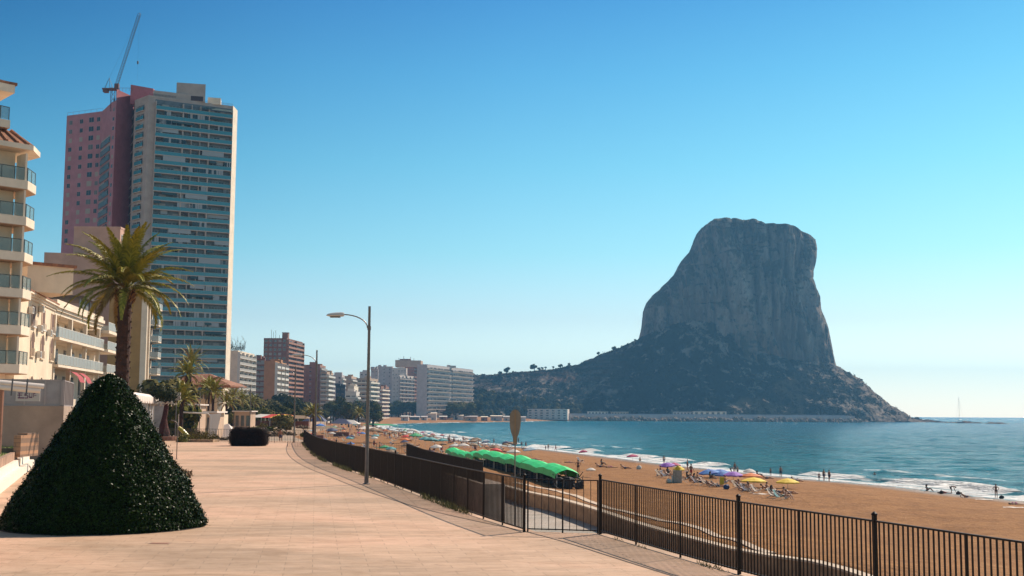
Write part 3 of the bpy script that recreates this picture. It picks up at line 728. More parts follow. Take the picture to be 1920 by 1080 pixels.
def face(root, P0, P1, z0, fh, nf, style, rnd, wq, o=None):
    """P0 = left end as seen, P1 = right end; outward normal towards the viewer. Windows go to the queue wq."""
    o = o or {}
    P0 = Vector(P0); P1 = Vector(P1); W = (P1-P0).length; d = (P1-P0)/W; n = Vector((d.y, -d.x))
    nb = o.get('nb') or max(1, round(W/o.get('bay', 3.6)))
    gl = o.get('parapet', M_clear); sm = o.get('slab', M_slab); dep = o.get('dep', 1.2); ph = o.get('ph', 1.0)
    lo = o.get('u0', 0)*W; hi = o.get('u1', 1)*W
    for f in range(o.get('f0', 0), nf):
        z = z0+f*fh
        if style in ('balcony', 'balconies'):
            b = MB(); b.cur = 0
            segs = o.get('segs', [(0, 1)])
            for (a_, c_) in segs:
                ua, uc = lo+(hi-lo)*a_, lo+(hi-lo)*c_
                qbox(b, P0, d, n, ua, uc, -.05, dep, z-.14, z+.14)
                b.cur = 1
                qbox(b, P0, d, n, ua+.03, uc-.03, dep-.07, dep-.02, z+.14, z+.14+ph)
                if o.get('sidepar', True):
                    qbox(b, P0, d, n, ua+.03, ua+.08, .02, dep-.08, z+.14, z+.14+ph); qbox(b, P0, d, n, uc-.08, uc-.03, .02, dep-.08, z+.14, z+.14+ph)
                b.cur = 0
                qbox(b, P0, d, n, ua+.02, uc-.02, dep-.09, dep+.01, z+.14+ph, z+.19+ph)
            if o.get('fins') and f < nf:
                b.cur = 0
                for k in range(o['fins']+1):
                    u = lo+(hi-lo)*k/o['fins']; u = min(max(u, lo+.1), hi-.1)
                    qbox(b, P0, d, n, u-.1, u+.1, .0, dep-.1, z+.14, z+fh-.14)
            if rnd.random() < o.get('awn', 0):
                k = rnd.randrange(nb); ua = lo+(hi-lo)*k/nb+.2; uc = lo+(hi-lo)*(k+1)/nb-.2
                b.cur = 0
                p = P0+d*ua; q = P0+d*uc; zz = z+fh-.3
                b.add([(p.x, p.y, zz), (q.x, q.y, zz), (q.x+n.x*dep, q.y+n.y*dep, zz-.6), (p.x+n.x*dep, p.y+n.y*dep, zz-.6)], [(0, 1, 2, 3), (3, 2, 1, 0)])
            b.build('balcony', [sm, gl], root)
        wh = o.get('wh', 2.05 if style == 'balcony' else 1.15); zs = z+.16 if wh > 1.7 else z+.95
        ww = o.get('ww', .72)
        if style != 'blank':
            for k in range(nb):
                if rnd.random() < o.get('skip', .04): continue
                cu = lo+(hi-lo)*(k+.5)/nb; hw = (hi-lo)/nb*ww/2
                if o.get('maxw'): hw = min(hw, o['maxw']/2)
                r = rnd.random(); g = M_gdark if r < o.get('pd', .5) else (M_gmid if r < .8 else M_blind)
                wq.append((P0.copy(), d.copy(), n.copy(), cu-hw, cu+hw, zs, zs+wh, g, rnd.random()))
def flush_windows(root, wq, frame=None, limit=100, proud=.06):
    frame = frame or M_white
    dist = lambda w_: (w_[0]+w_[1]*w_[3]).length-w_[5]*.01
    wq.sort(key=dist)
    def one(b, w_):
        P0, d, n, u0, u1, za, zb, g, r = w_
        gi = {'dark_window_glass': 1, 'curtained_glass': 2, 'roller_blind': 3}[g.name]
        b.cur = 0; qbox(b, P0, d, n, u0-.06, u1+.06, .01, proud-.025, za-.06, zb+.06)
        b.cur = gi; qbox(b, P0, d, n, u0, u1, proud-.025, proud, za, zb)
        if (u1-u0) > 1.0: b.cur = 0; m_ = (u0+u1)/2; qbox(b, P0, d, n, m_-.03, m_+.03, proud, proud+.02, za, zb)
    ms = [frame, M_gdark, M_gmid, M_blind]
    for w_ in wq[:limit]:
        b = MB(); one(b, w_); b.build('window', ms, root)
    if wq[limit:]:
        b = MB()
        for w_ in wq[limit:]: one(b, w_)
        x = b.build('windows', ms, root); x['kind'] = 'stuff'
def roofstuff(root, P, z, m, rnd, n=3, par=.6):
    """parapet round the roof and a few plant rooms"""
    b = MB(); k = len(P)
    for i in range(k):
        a, c = Vector(P[i]), Vector(P[(i+1) % k]); d = (c-a); W = d.length; d.normalize(); nn = Vector((d.y, -d.x))
        qbox(b, a, d, nn, 0, W, -.2, .06, z-.1, z+par)
    b.build('parapet', m, root)
    cx = sum(p[0] for p in P)/k; cy = sum(p[1] for p in P)/k
    for i in range(n):
        x = cx+rnd.uniform(-.3, .3)*(P[1][0]-P[0][0]+P[2][0]-P[1][0]); y = cy+rnd.uniform(-3, 3); s_ = rnd.uniform(1.2, 2.6)
        MB().box((x-s_, y-s_, z-.05), (x+s_, y+s_, z+rnd.uniform(1.6, 3.0))).build('roof_room', m, root)
def block(name, label, xc, yt, dist, xr, xl, th, nf, mw, left=None, right=None, W=None, z0=None, cat='building', group='apartment blocks along the bay', frame=None, par=.6, roofn=2, seed=1, mr=None):
    rnd = random.Random(seed)
    if xc > 733 and xc < 900: dist *= 1.34
    elif xc > 705 and xc < 734: dist *= 1.15
    c3 = D(xc, yt, dist); c = Vector((c3.x, c3.y)); zt = c3.z-par
    u = Vector((math.sin(R(th)), math.cos(R(th)))); v = Vector((-u.y, u.x))
    def solve(px, w_):
        k = (px-960)/FPX/ (math.cos(0)) ; return (k*c.y-c.x)/(w_.x-k*w_.y)
    L = abs(solve(xr, u)) if xr > xc+.5 else 14
    Wd = W or abs(solve(xl, v))
    z0 = gz(c.x, c.y)-.3 if z0 is None else z0
    fh = (zt-z0-.3)/nf
    root = thing(name, (c.x, c.y, z0), label, cat, group)
    A, B, C_, D_ = c, c+u*L, c+u*L+v*Wd, c+v*Wd
    MB().prism([A, B, C_, D_], z0, zt).build('wall', mw, root)
    wq = []
    if left: face(root, D_, A, z0+.3, fh, nf, left[0], rnd, wq, left[1] if len(left) > 1 else {})
    if right: face(root, A, B, z0+.3, fh, nf, right[0], rnd, wq, right[1] if len(right) > 1 else {})
    flush_windows(root, wq, frame)
    roofstuff(root, [A, B, C_, D_], zt, mr or mw, rnd, roofn, par)
    return root, (A, B, C_, D_, zt)

# ---- palette
W_white = plaster('white_render', (.70, .60, .52)); W_cream = plaster('cream_render', (.74, .59, .43)); W_tan = plaster('tan_render', (.50, .34, .24))
W_brown = plaster('brown_brick', (.26, .11, .075), .25); W_brown2 = plaster('red_brown_brick', (.34, .165, .11), .25); W_orange = plaster('ochre_orange', (.46, .21, .09))
W_grey = plaster('grey_white_render', (.54, .46, .43)); W_beige = plaster('beige_grey_render', (.55, .33, .25)); W_ochre = plaster('ochre_render', (.40, .23, .08))
W_pink = plaster('dusty_pink_render', (.42, .20, .235)); W_pink_shadow = plaster('shadowed_pink_render', (.36, .115, .135)); W_pale = plaster('pale_tower_render', (.40, .34, .31))  # the deeper pink has the main slab's cast shadow in its colour
W_navy = plaster('navy_cladding', (.035, .05, .075)); W_warm = plaster('warm_white_render', (.76, .63, .49))

# ---- THE TOWER
def tower():
    rnd = random.Random(5)
    Z1 = D(430, 203, 414).z; z0 = -.5
    P = lambda px, dd: Vector((D(px, 500, dd).x, dd))
    # px of the vertical edges at y = 500
    p0, p1, p2, p3, p4, p5, p6, p7, p8 = P(113, 428), P(180, 421), P(198, 408), P(206, 405.5), P(237, 415), P(241, 407), P(267, 400), P(427, 414), P(436.5, 421)
    back = [Vector((p8.x-8, 436)), Vector((-125, 442)), Vector((-150, 448)), Vector((p0.x-2, 440))]
    root = thing('residential_tower', (p6.x, p6.y, z0), 'tallest tower, pale with teal glass balconies and a pink windowed wing, crane on its roof', 'tower block')
    zt = D(267, 181, 400).z
    main = [p4+Vector((1, 8)), p5, p6, p7, p8, back[0], back[1]]
    MB().prism([p5, p6, p7, p8, back[0], back[1]], z0, zt).build('wall', W_pale, root)
    zp = D(121, 217, 428).z
    MB().prism([p0, p1, p2, p3, Vector((p3.x+1, 430)), back[2], back[3]], z0, zp).build('pink_wing', W_pink, root)
    zf = D(222, 168, 406).z
    MB().prism([p3+Vector((0, -.02)), p4, p4+Vector((2, 14)), p3+Vector((0.2, 16))], z0, zf).build('fin_wall', W_pink_shadow, root)
    ra_ = P(232, 408); MB().prism([ra_, P(275, 413), P(275, 413)+Vector((0, 7)), ra_+Vector((0, 9))], min(zf, zt)-.5, D(255, 161.5, 410).z).build('roof_storey', W_pink_shadow, root)
    nf = 34; fh = (zt-1.2-(z0+3))/nf; wq = []
    # front: three groups of balconies
    d = (p7-p6); W = d.length; dn = d/W; nn = Vector((dn.y, -dn.x))
    bw = MB(); qbox(bw, p6, dn, nn, W*.08, W*.995, -.3, .012, z0+3, zt-.6); bw.build('loggia_wall', mat('loggia_wall', (.13, .165, .19), .7, var=.3, vscale=.4), root)
    for (a_, c_, nb, sk) in ((.08, .40, 4, .05), (.40, .71, 3, .0), (.71, .995, 4, .05)):
        face(root, p6+d*a_, p6+d*c_, z0+3, fh, nf, 'balcony', rnd, wq, dict(nb=nb, dep=1.5, parapet=M_teal, slab=M_slab, fins=1 if nb != 3 else 3, ww=.86, wh=2.0, pd=.34, ph=1.15, skip=sk, sidepar=False, awn=.12))
    # enclosed loggias: framed grey-teal glass screens standing on some balconies
    M_cur = mat('pale_curtain', (.30, .33, .35), .7); M_aw = mat('green_grey_awning', (.12, .20, .20), .8)
    for k in range(96):
        f = int(nf*(rnd.random()**.8)) % nf; bay = rnd.randrange(10); n_ = rnd.choice([1, 1, 2, 3]); a_ = .08+bay*.0915+.006; c_ = min(.992, .08+(bay+n_)*.0915-.006); z = z0+3+f*fh
        st = rnd.random(); b = MB(); o1_ = rnd.choice([1.46, 1.30, .7])
        if st < .5:
            m_ = 3*n_
            for j in range(m_):
                u0 = W*(a_+(c_-a_)*(j+.07)/m_); u1 = W*(a_+(c_-a_)*(j+.93)/m_); b.cur = 0 if rnd.random() < .45 else 1; qbox(b, p6, dn, nn, u0, u1, o1_-.04, o1_, z+1.36, z+fh-.2)
            b.cur = 2; qbox(b, p6, dn, nn, W*a_, W*c_, o1_-.02, o1_+.02, z+1.30, z+1.36); qbox(b, p6, dn, nn, W*a_, W*c_, o1_-.02, o1_+.02, z+fh-.22, z+fh-.16); nm_ = 'glazed_screen'
        elif st < .8: b.cur = 0; qbox(b, p6, dn, nn, W*a_, W*c_, o1_-.04, o1_, z+rnd.uniform(1.2, 1.9), z+fh-.17); nm_ = 'curtain'
        else:
            b.cur = 3; p = p6+dn*W*a_+nn*1.4; q = p6+dn*W*c_+nn*1.4; zz = z+fh-.2; b.add([(p.x, p.y, zz), (q.x, q.y, zz), (q.x+nn.x*.9, q.y+nn.y*.9, zz-.9), (p.x+nn.x*.9, p.y+nn.y*.9, zz-.9)], [(0, 1, 2, 3), (3, 2, 1, 0)]); nm_ = 'awning'
        b.build(nm_, [M_cur, M_gdark, M_white, M_aw], root)
    wf = []
    face(root, p5, p6, z0+3, fh, nf, 'balcony', rnd, wf, dict(nb=2, dep=.5, parapet=M_teal, u1=.74, u0=.2, ww=.8, pd=.3, ph=1.2, sidepar=False, wh=1.9))
    face(root, p1, p2, z0+3, fh, nf-3, 'balcony', rnd, wf, dict(nb=2, dep=.35, parapet=M_teal, ww=.95, pd=.3, ph=1.5, wh=2.3, u0=.05, u1=.97, slab=M_teal, sidepar=False, f0=12))
    nw = nf-2; fz = (zp-1.2-(z0+3))/nw
    for cu, w_ in ((.13, 1.3), (.43, 1.3), (.71, 2.0), (.91, 1.3)):
        face(root, p0.lerp(p1, cu-.06), p0.lerp(p1, cu+.06), z0+3, fz, nw, 'windows', rnd, wf, dict(nb=1, ww=w_/1.9, pd=.62, skip=0, wh=1.45 if w_ < 2 else 1.7, f0=18))
    face(root, p2, p3, z0+3, fz, nw+1, 'windows', rnd, wf, dict(nb=1, ww=.35, pd=.6, skip=0, f0=16))
    # dark slot between the fin and the pale block, an open stack of service balconies
    for f in range(12, nf):
        b = MB(); z = z0+3+f*fh; q = p4.lerp(p5, .5); b.obox((p4.x-.1, p4.y-.3, z), (p5.x-p4.x+.3, p5.y-p4.y+.2, 0), (0, 1.2, 0), (0, 0, .3)); b.build('service_balcony', W_pale, root)
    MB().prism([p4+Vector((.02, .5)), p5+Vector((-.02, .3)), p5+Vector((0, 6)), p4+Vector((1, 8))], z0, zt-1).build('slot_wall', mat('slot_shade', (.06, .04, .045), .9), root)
    allw = wq+wf; allw.sort(key=lambda w_: -w_[5]); 
    flush_windows(root, allw, W_pale)
    # roofs
    roofstuff(root, [p5, p6, p7, p8, back[0], back[1]], zt, W_pale, rnd, 0, .5)
    MB().obox((p6.x+1.0, p6.y+1.5, zt), (12.2, 6.1, 0), (-2, 8, 0), (0, 0, 2.6)).build('roof_storey', W_pale, root)
    q0 = P(318, 405); zz = D(320, 153, 405).z
    ph = MB(); ph.obox((q0.x, q0.y+1, zt+.5), (9.2, 2.3, 0), (-2, 7, 0), (0, 0, zz-zt-.5)); ph.build('lift_house', W_pale, root)
    dd_ = Vector((9.2, 2.3)).normalized(); nn_ = Vector((dd_.y, -dd_.x)); pp = Vector((q0.x, q0.y+1))
    b = MB()
    for (a_, c_, e_, g_) in ((.4, 2.4, 1.3, 2.7), (3.5, 8.8, .6, 2.2)): qbox(b, pp, dd_, nn_, a_, c_, .01, .08, zt+e_, zt+g_)
    b.build('dark_opening', mat('slot_shade', (.06, .04, .045)), root)
    q1 = P(378, 409); MB().obox((q1.x, q1.y+1, zt+.2), (4.2, 1.1, 0), (-1, 5, 0), (0, 0, 2.3)).build('roof_step', W_warm, root)
    b = MB()
    for (a, c) in ((P(352, 408), p7), (p6, P(318, 404))):
        for zz in (1.3, 1.0): b.tube([(a.x, a.y+.4, zt+zz), (c.x, c.y+.4, zt+zz)], .04, 5)
        for k in range(9):
            q = a.lerp(c, k/8); b.tube([(q.x, q.y+.4, zt+.4), (q.x, q.y+.4, zt+1.3)], .03, 5)
    for k in range(7):
        q = p0.lerp(p1, k/6); b.tube([(q.x, q.y+.5, zp), (q.x, q.y+.5, zp+1.2)], .04, 5)
    b.tube([(p0.x, p0.y+.5, zp+1.2), (p1.x, p1.y+.5, zp+1.2)], .04, 5)
    b.build('roof_railing', M_galv, root)
    # sunlit edge wall at the right end
    MB().prism([p7+Vector((.25, -.25)), p8+Vector((.1, -.1)), p8+Vector((-.5, .5)), p7+Vector((-.1, .6))], z0, zt+.6).build('end_wall', W_warm, root)
    return p3, p4, zf, zt
p3, p4, zf, ztow = tower()
# luffing crane on the fin roof
def crane():
    q = D(213, 170, 409); base = Vector((q.x, q.y, zf))
    root = thing('luffing_crane', base, 'slim grey luffing crane with a steep lattice jib on the tower roof', 'crane')
    mr = mat('crane_red', (.13, .055, .05), .6); mg = mat('crane_grey', (.085, .10, .115), .6)
    b = MB()
    for sx in (-1, 1):
        for sy in (-1, 1): b.tube([(base.x+sx*.7, base.y+sy*.7, zf-7), (base.x+sx*.7, base.y+sy*.7, zf+1.6)], .10, 5)
    for k in range(5):
        z = zf-7+k*1.7
        b.tube([(base.x-.7, base.y-.7, z), (base.x+.7, base.y-.7, z+1.7)], .05, 4); b.tube([(base.x+.7, base.y-.7, z), (base.x-.7, base.y-.7, z+1.7)], .05, 4)
    b.build('mast', mr, root)
    b = MB(); b.box((base.x-3.6, base.y-1.1, zf+.6), (base.x+1.8, base.y+1.1, zf+1.1)); b.box((base.x-3.4, base.y-1, zf-.2), (base.x-1.8, base.y+1, zf+1.0)); b.box((base.x+.6, base.y-1.3, zf+1.1), (base.x+2.0, base.y-.1, zf+2.6)); b.build('counterweight_deck', mr, root)
    tip = D(262, 24, 409); foot = Vector((base.x+.6, base.y, zf+1.2))
    ax = (tip-foot).normalized(); side = Vector((0, 1, 0)); up = ax.cross(side).normalized()
    b = MB(); w = .48; N = 26; L = (tip-foot).length
    ch = [foot+side*w*.8-up*.4, foot-side*w*.8-up*.4, foot+up*.5]
    for c_ in ch:
        b.tube([c_, c_+ax*(L-.6), tip], .075, 5)
    for k in range(N):
        a = ax*(L-1)*k/N; c2 = ax*(L-1)*(k+1)/N
        b.tube([ch[0]+a, ch[2]+c2], .04, 4); b.tube([ch[2]+a, ch[1]+c2], .04, 4); b.tube([ch[2]+c2, ch[0]+c2], .04, 4)
    b.build('jib', mg, root)
    ap = D(205, 146, 409)
    b = MB(); b.tube([(base.x-3.0, base.y, zf+1.1), ap, (base.x-.2, base.y, zf+1.1)], .10, 5); b.tube([(base.x-1.6, base.y+.6, zf+1.1), ap], .07, 5); b.build('a_frame', mg, root)
    b = MB(); b.tube([ap, foot+ax*(L*.93)], .018, 4); b.tube([ap, (base.x-3.4, base.y, zf+1)], .03, 4)
    hk = D(260.5, 118, 409); b.tube([tip, (tip.x, tip.y, D(260, 150, 409).z)], .016, 4); b.build('cable', mg, root)
    MB().lathe((tip.x, tip.y, hk.z-.5), [(.05, 0), (.3, .3), (.3, 1.0), (.05, 1.3)], 8).build('hook', mg, root)
    b = MB(); a = D(222, 172, 407)
    for k in range(5): b.tube([(a.x+k*1.1, a.y+1, zf), (a.x+k*1.1, a.y+1, zf+1.1)], .05, 5)
    b.tube([(a.x, a.y+1, zf+1.1), (a.x+4.4, a.y+1, zf+1.1)], .05, 5); b.build('railing', mr, root)
crane()

# ---- blocks down the bay
B = lambda *a, **k: block('apartment_block', *a, **k)
bal = lambda **k: ('balcony', dict(dict(dep=1.3, parapet=M_white, ww=.7, pd=.75, fins=0), **k))
win = lambda **k: ('windows', dict(dict(bay=4.2, ww=.36, pd=.85), **k))
r1, g1 = B('white block with a blank pale end wall, right of the tower', 446, 657, 600, 478, 426, 0, 12, W_warm, None, bal(bay=4.5, fins=4, slab=M_white, parapet=M_blind), W=16, seed=2)
B('dark grey-brown block with banded balconies squeezed left of the orange one', 497, 671, 760, 499, 480, 0, 12, W_brown, bal(bay=3, dep=.8, slab=M_slab, parapet=M_blind), None, seed=3)
B('narrow block with an orange end wall and jagged white balconies', 516, 677, 720, 539, 497, 0, 11, W_orange, None, bal(bay=3.3, dep=1.6, slab=M_white, parapet=M_white, fins=5, segs=[(0, .28), (.36, .62), (.70, 1)]), seed=4)
B('tall brown brick tower block in the middle, banded balconies on its sunny side', 538, 634, 830, 568, 495, 3, 19, W_brown, ('windows', dict(bay=3.1, ww=.6, pd=.5, wh=1.5)), bal(bay=4.2, dep=1.5, slab=W_brown2, parapet=W_brown2, fins=2), seed=5)
B('russet block beside the tall brown tower, brown end wall and grey balconies', 600, 684, 900, 612, 566, 0, 14, W_brown2, ('windows', dict(bay=5, ww=.3)), bal(bay=4, parapet=M_blind), seed=6)
B('pinkish block with white banded balconies, right of the russet one', 613, 697, 870, 627, 603, 0, 11, W_tan, ('balcony', dict(dep=.8, parapet=M_white, bay=3)), bal(bay=3.4, dep=1.5, slab=M_white), seed=7)
B('grey-white block with a plain end wall behind the navy clad building', 641, 703, 980, 648, 625, 0, 11, W_grey, win(), bal(), seed=8)
B('small navy clad building with no balconies among white houses', 647, 722, 930, 650, 632, 0, 7, W_navy, ('windows', dict(bay=3, ww=.5, pd=1)), None, seed=9)
B('beige block with roof rooms between the navy building and the striped one', 659, 705, 1050, 672, 645, 0, 10, W_tan, win(), bal(), seed=10)
B('low white terraced house left of the striped block', 664, 724, 940, 674, 655, 0, 6, W_warm, win(bay=3), bal(), seed=11)
B('tiny white terraced house stepping down to the sand trees', 668, 734, 900, 676, 650, 0, 5, W_white, bal(dep=.8), bal(), seed=12)
B('pale block striped with long white balconies', 693, 709, 1000, 711, 672, 8, 10, W_tan, bal(dep=1.2, slab=M_white, parapet=W_warm), bal(dep=1.4, slab=M_white, parapet=W_warm), seed=13)
B('grey box-like block rising behind the striped pale one', 690, 697, 1090, 696, 676, 0, 12, W_grey, win(bay=3.4), win(), seed=14)
B('small brown block with three pale balcony bands', 715, 724, 1020, 731, 711, 8, 8, W_brown2, bal(), bal(slab=M_white, parapet=W_warm), seed=15)
B('grey-white slab with a tall almost windowless end wall', 736, 687, 1130, 739, 706, 6, 14, W_grey, ('windows', dict(bay=7, ww=.18, pd=.9)), None, seed=16)
B('lower stepped wing left of the grey-white slab', 709, 691.5, 1140, 711, 697, 6, 13, W_grey, ('windows', dict(bay=4, ww=.22, pd=.9)), None, seed=17)
B('white block dotted with dark square windows beneath the brown crown', 762, 690, 1125, 765, 736, 6, 13, W_white, ('windows', dict(bay=4, ww=.3, pd=1)), None, seed=18)
B('white end wall with many small balconies in front of the dotted block', 748, 703, 1050, 777, 738, 14, 11, W_white, ('windows', dict(bay=4, ww=.2, pd=1)), bal(bay=3.4, parapet=M_blind, fins=4), seed=19)
B('tall brown block with a wide flat crown behind the white ones', 776, 687, 1190, 794, 752, 10, 14, W_brown2, ('windows', dict(bay=4, ww=.3)), bal(parapet=W_brown2, slab=W_brown2), seed=20)
c = D(766, 680, 1600)
rt = thing('rooftop_storey', (c.x, c.y, D(766, 688, 1600).z), 'flat tan roof storey overhanging the tall brown block, aerials on top', 'roof storey')
zc0, zc1 = D(766, 688.6, 1600).z, D(766, 676, 1600).z
MB().prism([(D(741, 680, 1585).x, 1585), (D(789, 680, 1597).x, 1597), (D(793, 680, 1620).x, 1620), (D(744, 680, 1615).x, 1615)], zc0, zc1).build('storey', W_tan, rt)
b = MB()
for px, py in ((748, 671), (757, 668), (770, 669), (776, 672)): p = D(px, 676, 1600); q = D(px, py, 1600); b.tube([p, q], .3, 4)
b.box((D(750, 676, 1600).x, 1597, zc1-.1), (D(770, 676, 1600).x, 1606, zc1+2)); b.build('aerials', W_brown, rt)
hot, gh = B('long hotel block with a grey end wall and ten white balcony bands facing the bay', 801, 683, 950, 888, 783, 15.6, 12, W_grey, None, ('balcony', dict(bay=4.2, dep=1.7, parapet=mat('smoked_parapet', (.13, .11, .11), .4), slab=W_warm, ww=.8, pd=.6, wh=2.2, segs=[(0, .48), (.5, 1)])), seed=21, roofn=3)
B('small pale block before the right end of the long hotel', 877, 722, 1080, 885, 866, 8, 9, W_tan, win(bay=3), bal(dep=.8), seed=22)
# harbour building and quay wall under the rock
B('low white four-storey building with square windows on the quay', 1064, 767, 1620, 1072, 990, 4, 4, W_white, ('windows', dict(bay=7.5, ww=.42, pd=1, wh=1.7)), None, z0=SEA+1.5, seed=30, par=.8, cat='building')
hw = thing('harbour_wall', G(1300, 787, SEA+.5), 'long pale harbour wall above the rock armour at the foot of the cliff', 'wall')
a, c = D(1066, 780, 1655), D(1600, 783, 1700)
b = MB(); dv = (Vector((c.x, c.y))-Vector((a.x, a.y))); dl = dv.length; dv.normalize(); nv = Vector((dv.y, -dv.x))
qbox(b, Vector((a.x, a.y)), dv, nv, 0, dl, 0, 4, SEA-1, D(1300, 778.5, 1677).z); b.build('wall', W_grey, hw)
b = MB(); qbox(b, Vector((a.x, a.y)), dv, nv, 0, dl*.97, 1, 2.4, D(1300, 778.5, 1677).z, D(1300, 776.6, 1677).z); b.build('parapet', mat('lilac_grey', (.36, .34, .36), .9), hw)
for (x0, x1, yt, m_, l_) in ((1102, 1140, 772, W_white, 'long white shed with a dark doorway band on the quay'), (1146, 1178, 772.5, W_tan, 'tan shed next to the long white one on the quay'), (1262, 1300, 772.5, W_grey, 'grey shed halfway along the quay'), (1300, 1362, 771.8, W_warm, 'cream shed at the bright end of the quay')):
    p = D(x0, yt, 1690); q = D(x1, yt, 1694); zb = D(x0, 779, 1692).z
    r_ = thing('quay_shed', (p.x, p.y, zb), l_, 'shed', 'sheds on the quay')
    MB().prism([(p.x, p.y), (q.x, q.y), (q.x, q.y+8), (p.x, p.y+8)], zb-1, p.z).build('wall', m_, r_)
    b = MB(); b.prism([(p.x-.6, p.y-.6), (q.x+.6, q.y-.6), (q.x+.6, q.y+8.6), (p.x-.6, p.y+8.6)], p.z, p.z+.5); b.build('roof', mat('shed_roof', (.5, .45, .4), .8), r_)
    b = MB()
    for k in range(6):
        u = (k+.3)/6; b.box((p.x+(q.x-p.x)*u, p.y-.25+(q.y-p.y)*u, zb+.3), (p.x+(q.x-p.x)*(u+.08), p.y+.3+(q.y-p.y)*u, p.z-.8))
    b.build('doorway', M_gdark, r_)
# rock armour: individual boulders
rr = random.Random(8); mrk = mat('armour_rock', (.34, .24, .17), .95, var=.5, vscale=.6)
b0 = [MB().blob((0, 0, 0), (2.8, 2.4, 1.9), 7, 5, k, .28).build('boulder', mrk) for k in range(4)]
for k in range(290):
    px = 1072+k*1.87+rr.uniform(-1.5, 1.5); zz = SEA+rr.choice([.1, .9, 2.0, 2.9, 3.6])
    p = G(px, 789.2-(.2 if px < 1200 else 0), SEA); y = p.y-rr.uniform(-1, 2)+ (zz-SEA)*2.6
    y = 1643+(px-1066)*.085+(zz-SEA)*1.1+rr.uniform(-1, 1)
    o = b0[k % 4] if k < 4 else b0[k % 4].copy()
    if k >= 4: C.objects.link(o)
    s_ = rr.uniform(.6, 1.35); o.location = (p.x*y/p.y, y, zz); o.scale = (s_, s_, s_); o.rotation_euler = (rr.uniform(0, 6), rr.uniform(0, 6), rr.uniform(0, 6))
    tag(o, 'tan armour boulder heaped against the harbour wall', 'boulder', 'boulders of the breakwater')
# low beach-front structures on the far beach
rf = random.Random(12)
FB = [(752, 768, 778, 1150, W_grey, 'grey-blue beach store with a sloping top'), (768, 788, 779, 1160, mat('slate_shed', (.16, .17, .2), .9), 'slate-coloured low shed'), (790, 803, 778, 1170, W_grey, 'pale low shed'), (808, 822, 773, 1150, W_white, 'small white beach hut taller than its neighbours'),
      (824, 838, 779, 1170, W_brown2, 'reddish low kiosk'), (850, 870, 777, 1190, W_white, 'white roofed kiosk'), (872, 898, 777.5, 1200, W_tan, 'tan kiosk with a white awning'), (902, 918, 779, 1220, W_brown2, 'russet kiosk'), (920, 942, 778, 1230, W_grey, 'grey shed with a bright roof edge'), (944, 962, 777.5, 1250, W_white, 'whitish kiosk behind the tan board'), (966, 986, 779, 1290, W_grey, 'grey low hut by the quay building')]
for x0, x1, yt, dd, m_, l_ in FB:
    dd = G(x0, float(np.interp(x0, [q_[0] for q_ in far], [q_[1] for q_ in far])), SEA).y+55
    yt += rf.uniform(2.0, 4.0); dd += rf.uniform(0, 40)
    p = D(x0, yt, dd); q = D(x1-rf.uniform(0, 4), yt, dd); zb = gz(p.x, dd)-.5
    r_ = thing('beach_kiosk', (p.x, p.y, zb), l_+' on the far beach', 'kiosk', 'kiosks on the far beach')
    MB().prism([(p.x, p.y), (q.x, q.y), (q.x, q.y+6), (p.x, p.y+6)], zb, p.z).build('wall', m_, r_)
    b = MB(); b.add([(p.x-.5, p.y-2, p.z-.1), (q.x+.5, p.y-2, p.z-.1), (q.x+.5, p.y+6.5, p.z+.7), (p.x-.5, p.y+6.5, p.z+.7), (p.x-.5, p.y-2, p.z+.1), (q.x+.5, p.y-2, p.z+.1), (q.x+.5, p.y+6.5, p.z+.9), (p.x-.5, p.y+6.5, p.z+.9)], [(0,3,2,1),(4,5,6,7),(0,1,5,4),(1,2,6,5),(2,3,7,6),(3,0,4,7)])
    b.build('roof', rf.choice([M_white, W_warm, W_grey]), r_)
    b = MB(); b.box((p.x+(q.x-p.x)*.3, p.y-.1, zb+1), (p.x+(q.x-p.x)*.45, p.y+.2, zb+2.8)); b.build('doorway', M_gdark, r_)
# sailing yacht
p = G(1799, 792.5, SEA); yp = 1650; p = Vector((ray(1799, 791).x/ray(1799, 791).y*yp, yp, SEA))
r_ = thing('sailing_yacht', p, 'white yacht with bare masts anchored off the point', 'yacht')
s_ = 1.0; b = MB()
hl = [(-7, 0, 1.3), (-5, 1.5, 1.3), (0, 2, 1.1), (5, 1.4, 1.3), (8, 0, 1.7)]
top = [(x, y, z) for x, y, z in hl]+[(x, -y, z) for x, y, z in hl[1:-1]][::-1]; bot = [(x*.85, y*.6, -.3) for x, y, z in top]; n = len(top)
b.add([(p.x+x*.75, p.y+y, SEA+z) for x, y, z in top]+[(p.x+x*.75, p.y+y, SEA+z) for x, y, z in bot], [tuple(range(n)), tuple(range(2*n-1, n-1, -1))]+[(i, n+i, n+(i+1) % n, (i+1) % n) for i in range(n)])
b.build('hull', mat('navy_hull', (.04, .06, .09), .4), r_)
MB().box((p.x-2.5, p.y-1, SEA+1.2), (p.x+2, p.y+1, SEA+2.0)).build('cabin', M_white, r_)
zm = D(1799, 745, yp).z
MB().tube([(p.x, p.y, SEA+1), (p.x, p.y, zm)], [.24, .13], 6).build('mast', mat('mast_white', (.55, .5, .45)), r_)
b = MB(); b.tube([(p.x-5, p.y, SEA+1.5), (p.x, p.y, zm-.5)], .06, 4); b.tube([(p.x+5.8, p.y, SEA+1.8), (p.x, p.y, zm-.5)], .06, 4); b.build('rigging', MATS['mast_white'], r_)
MB().tube([(p.x, p.y, SEA+3), (p.x-5, p.y, SEA+3.2)], .22, 6).build('boom', MATS['mast_white'], r_)

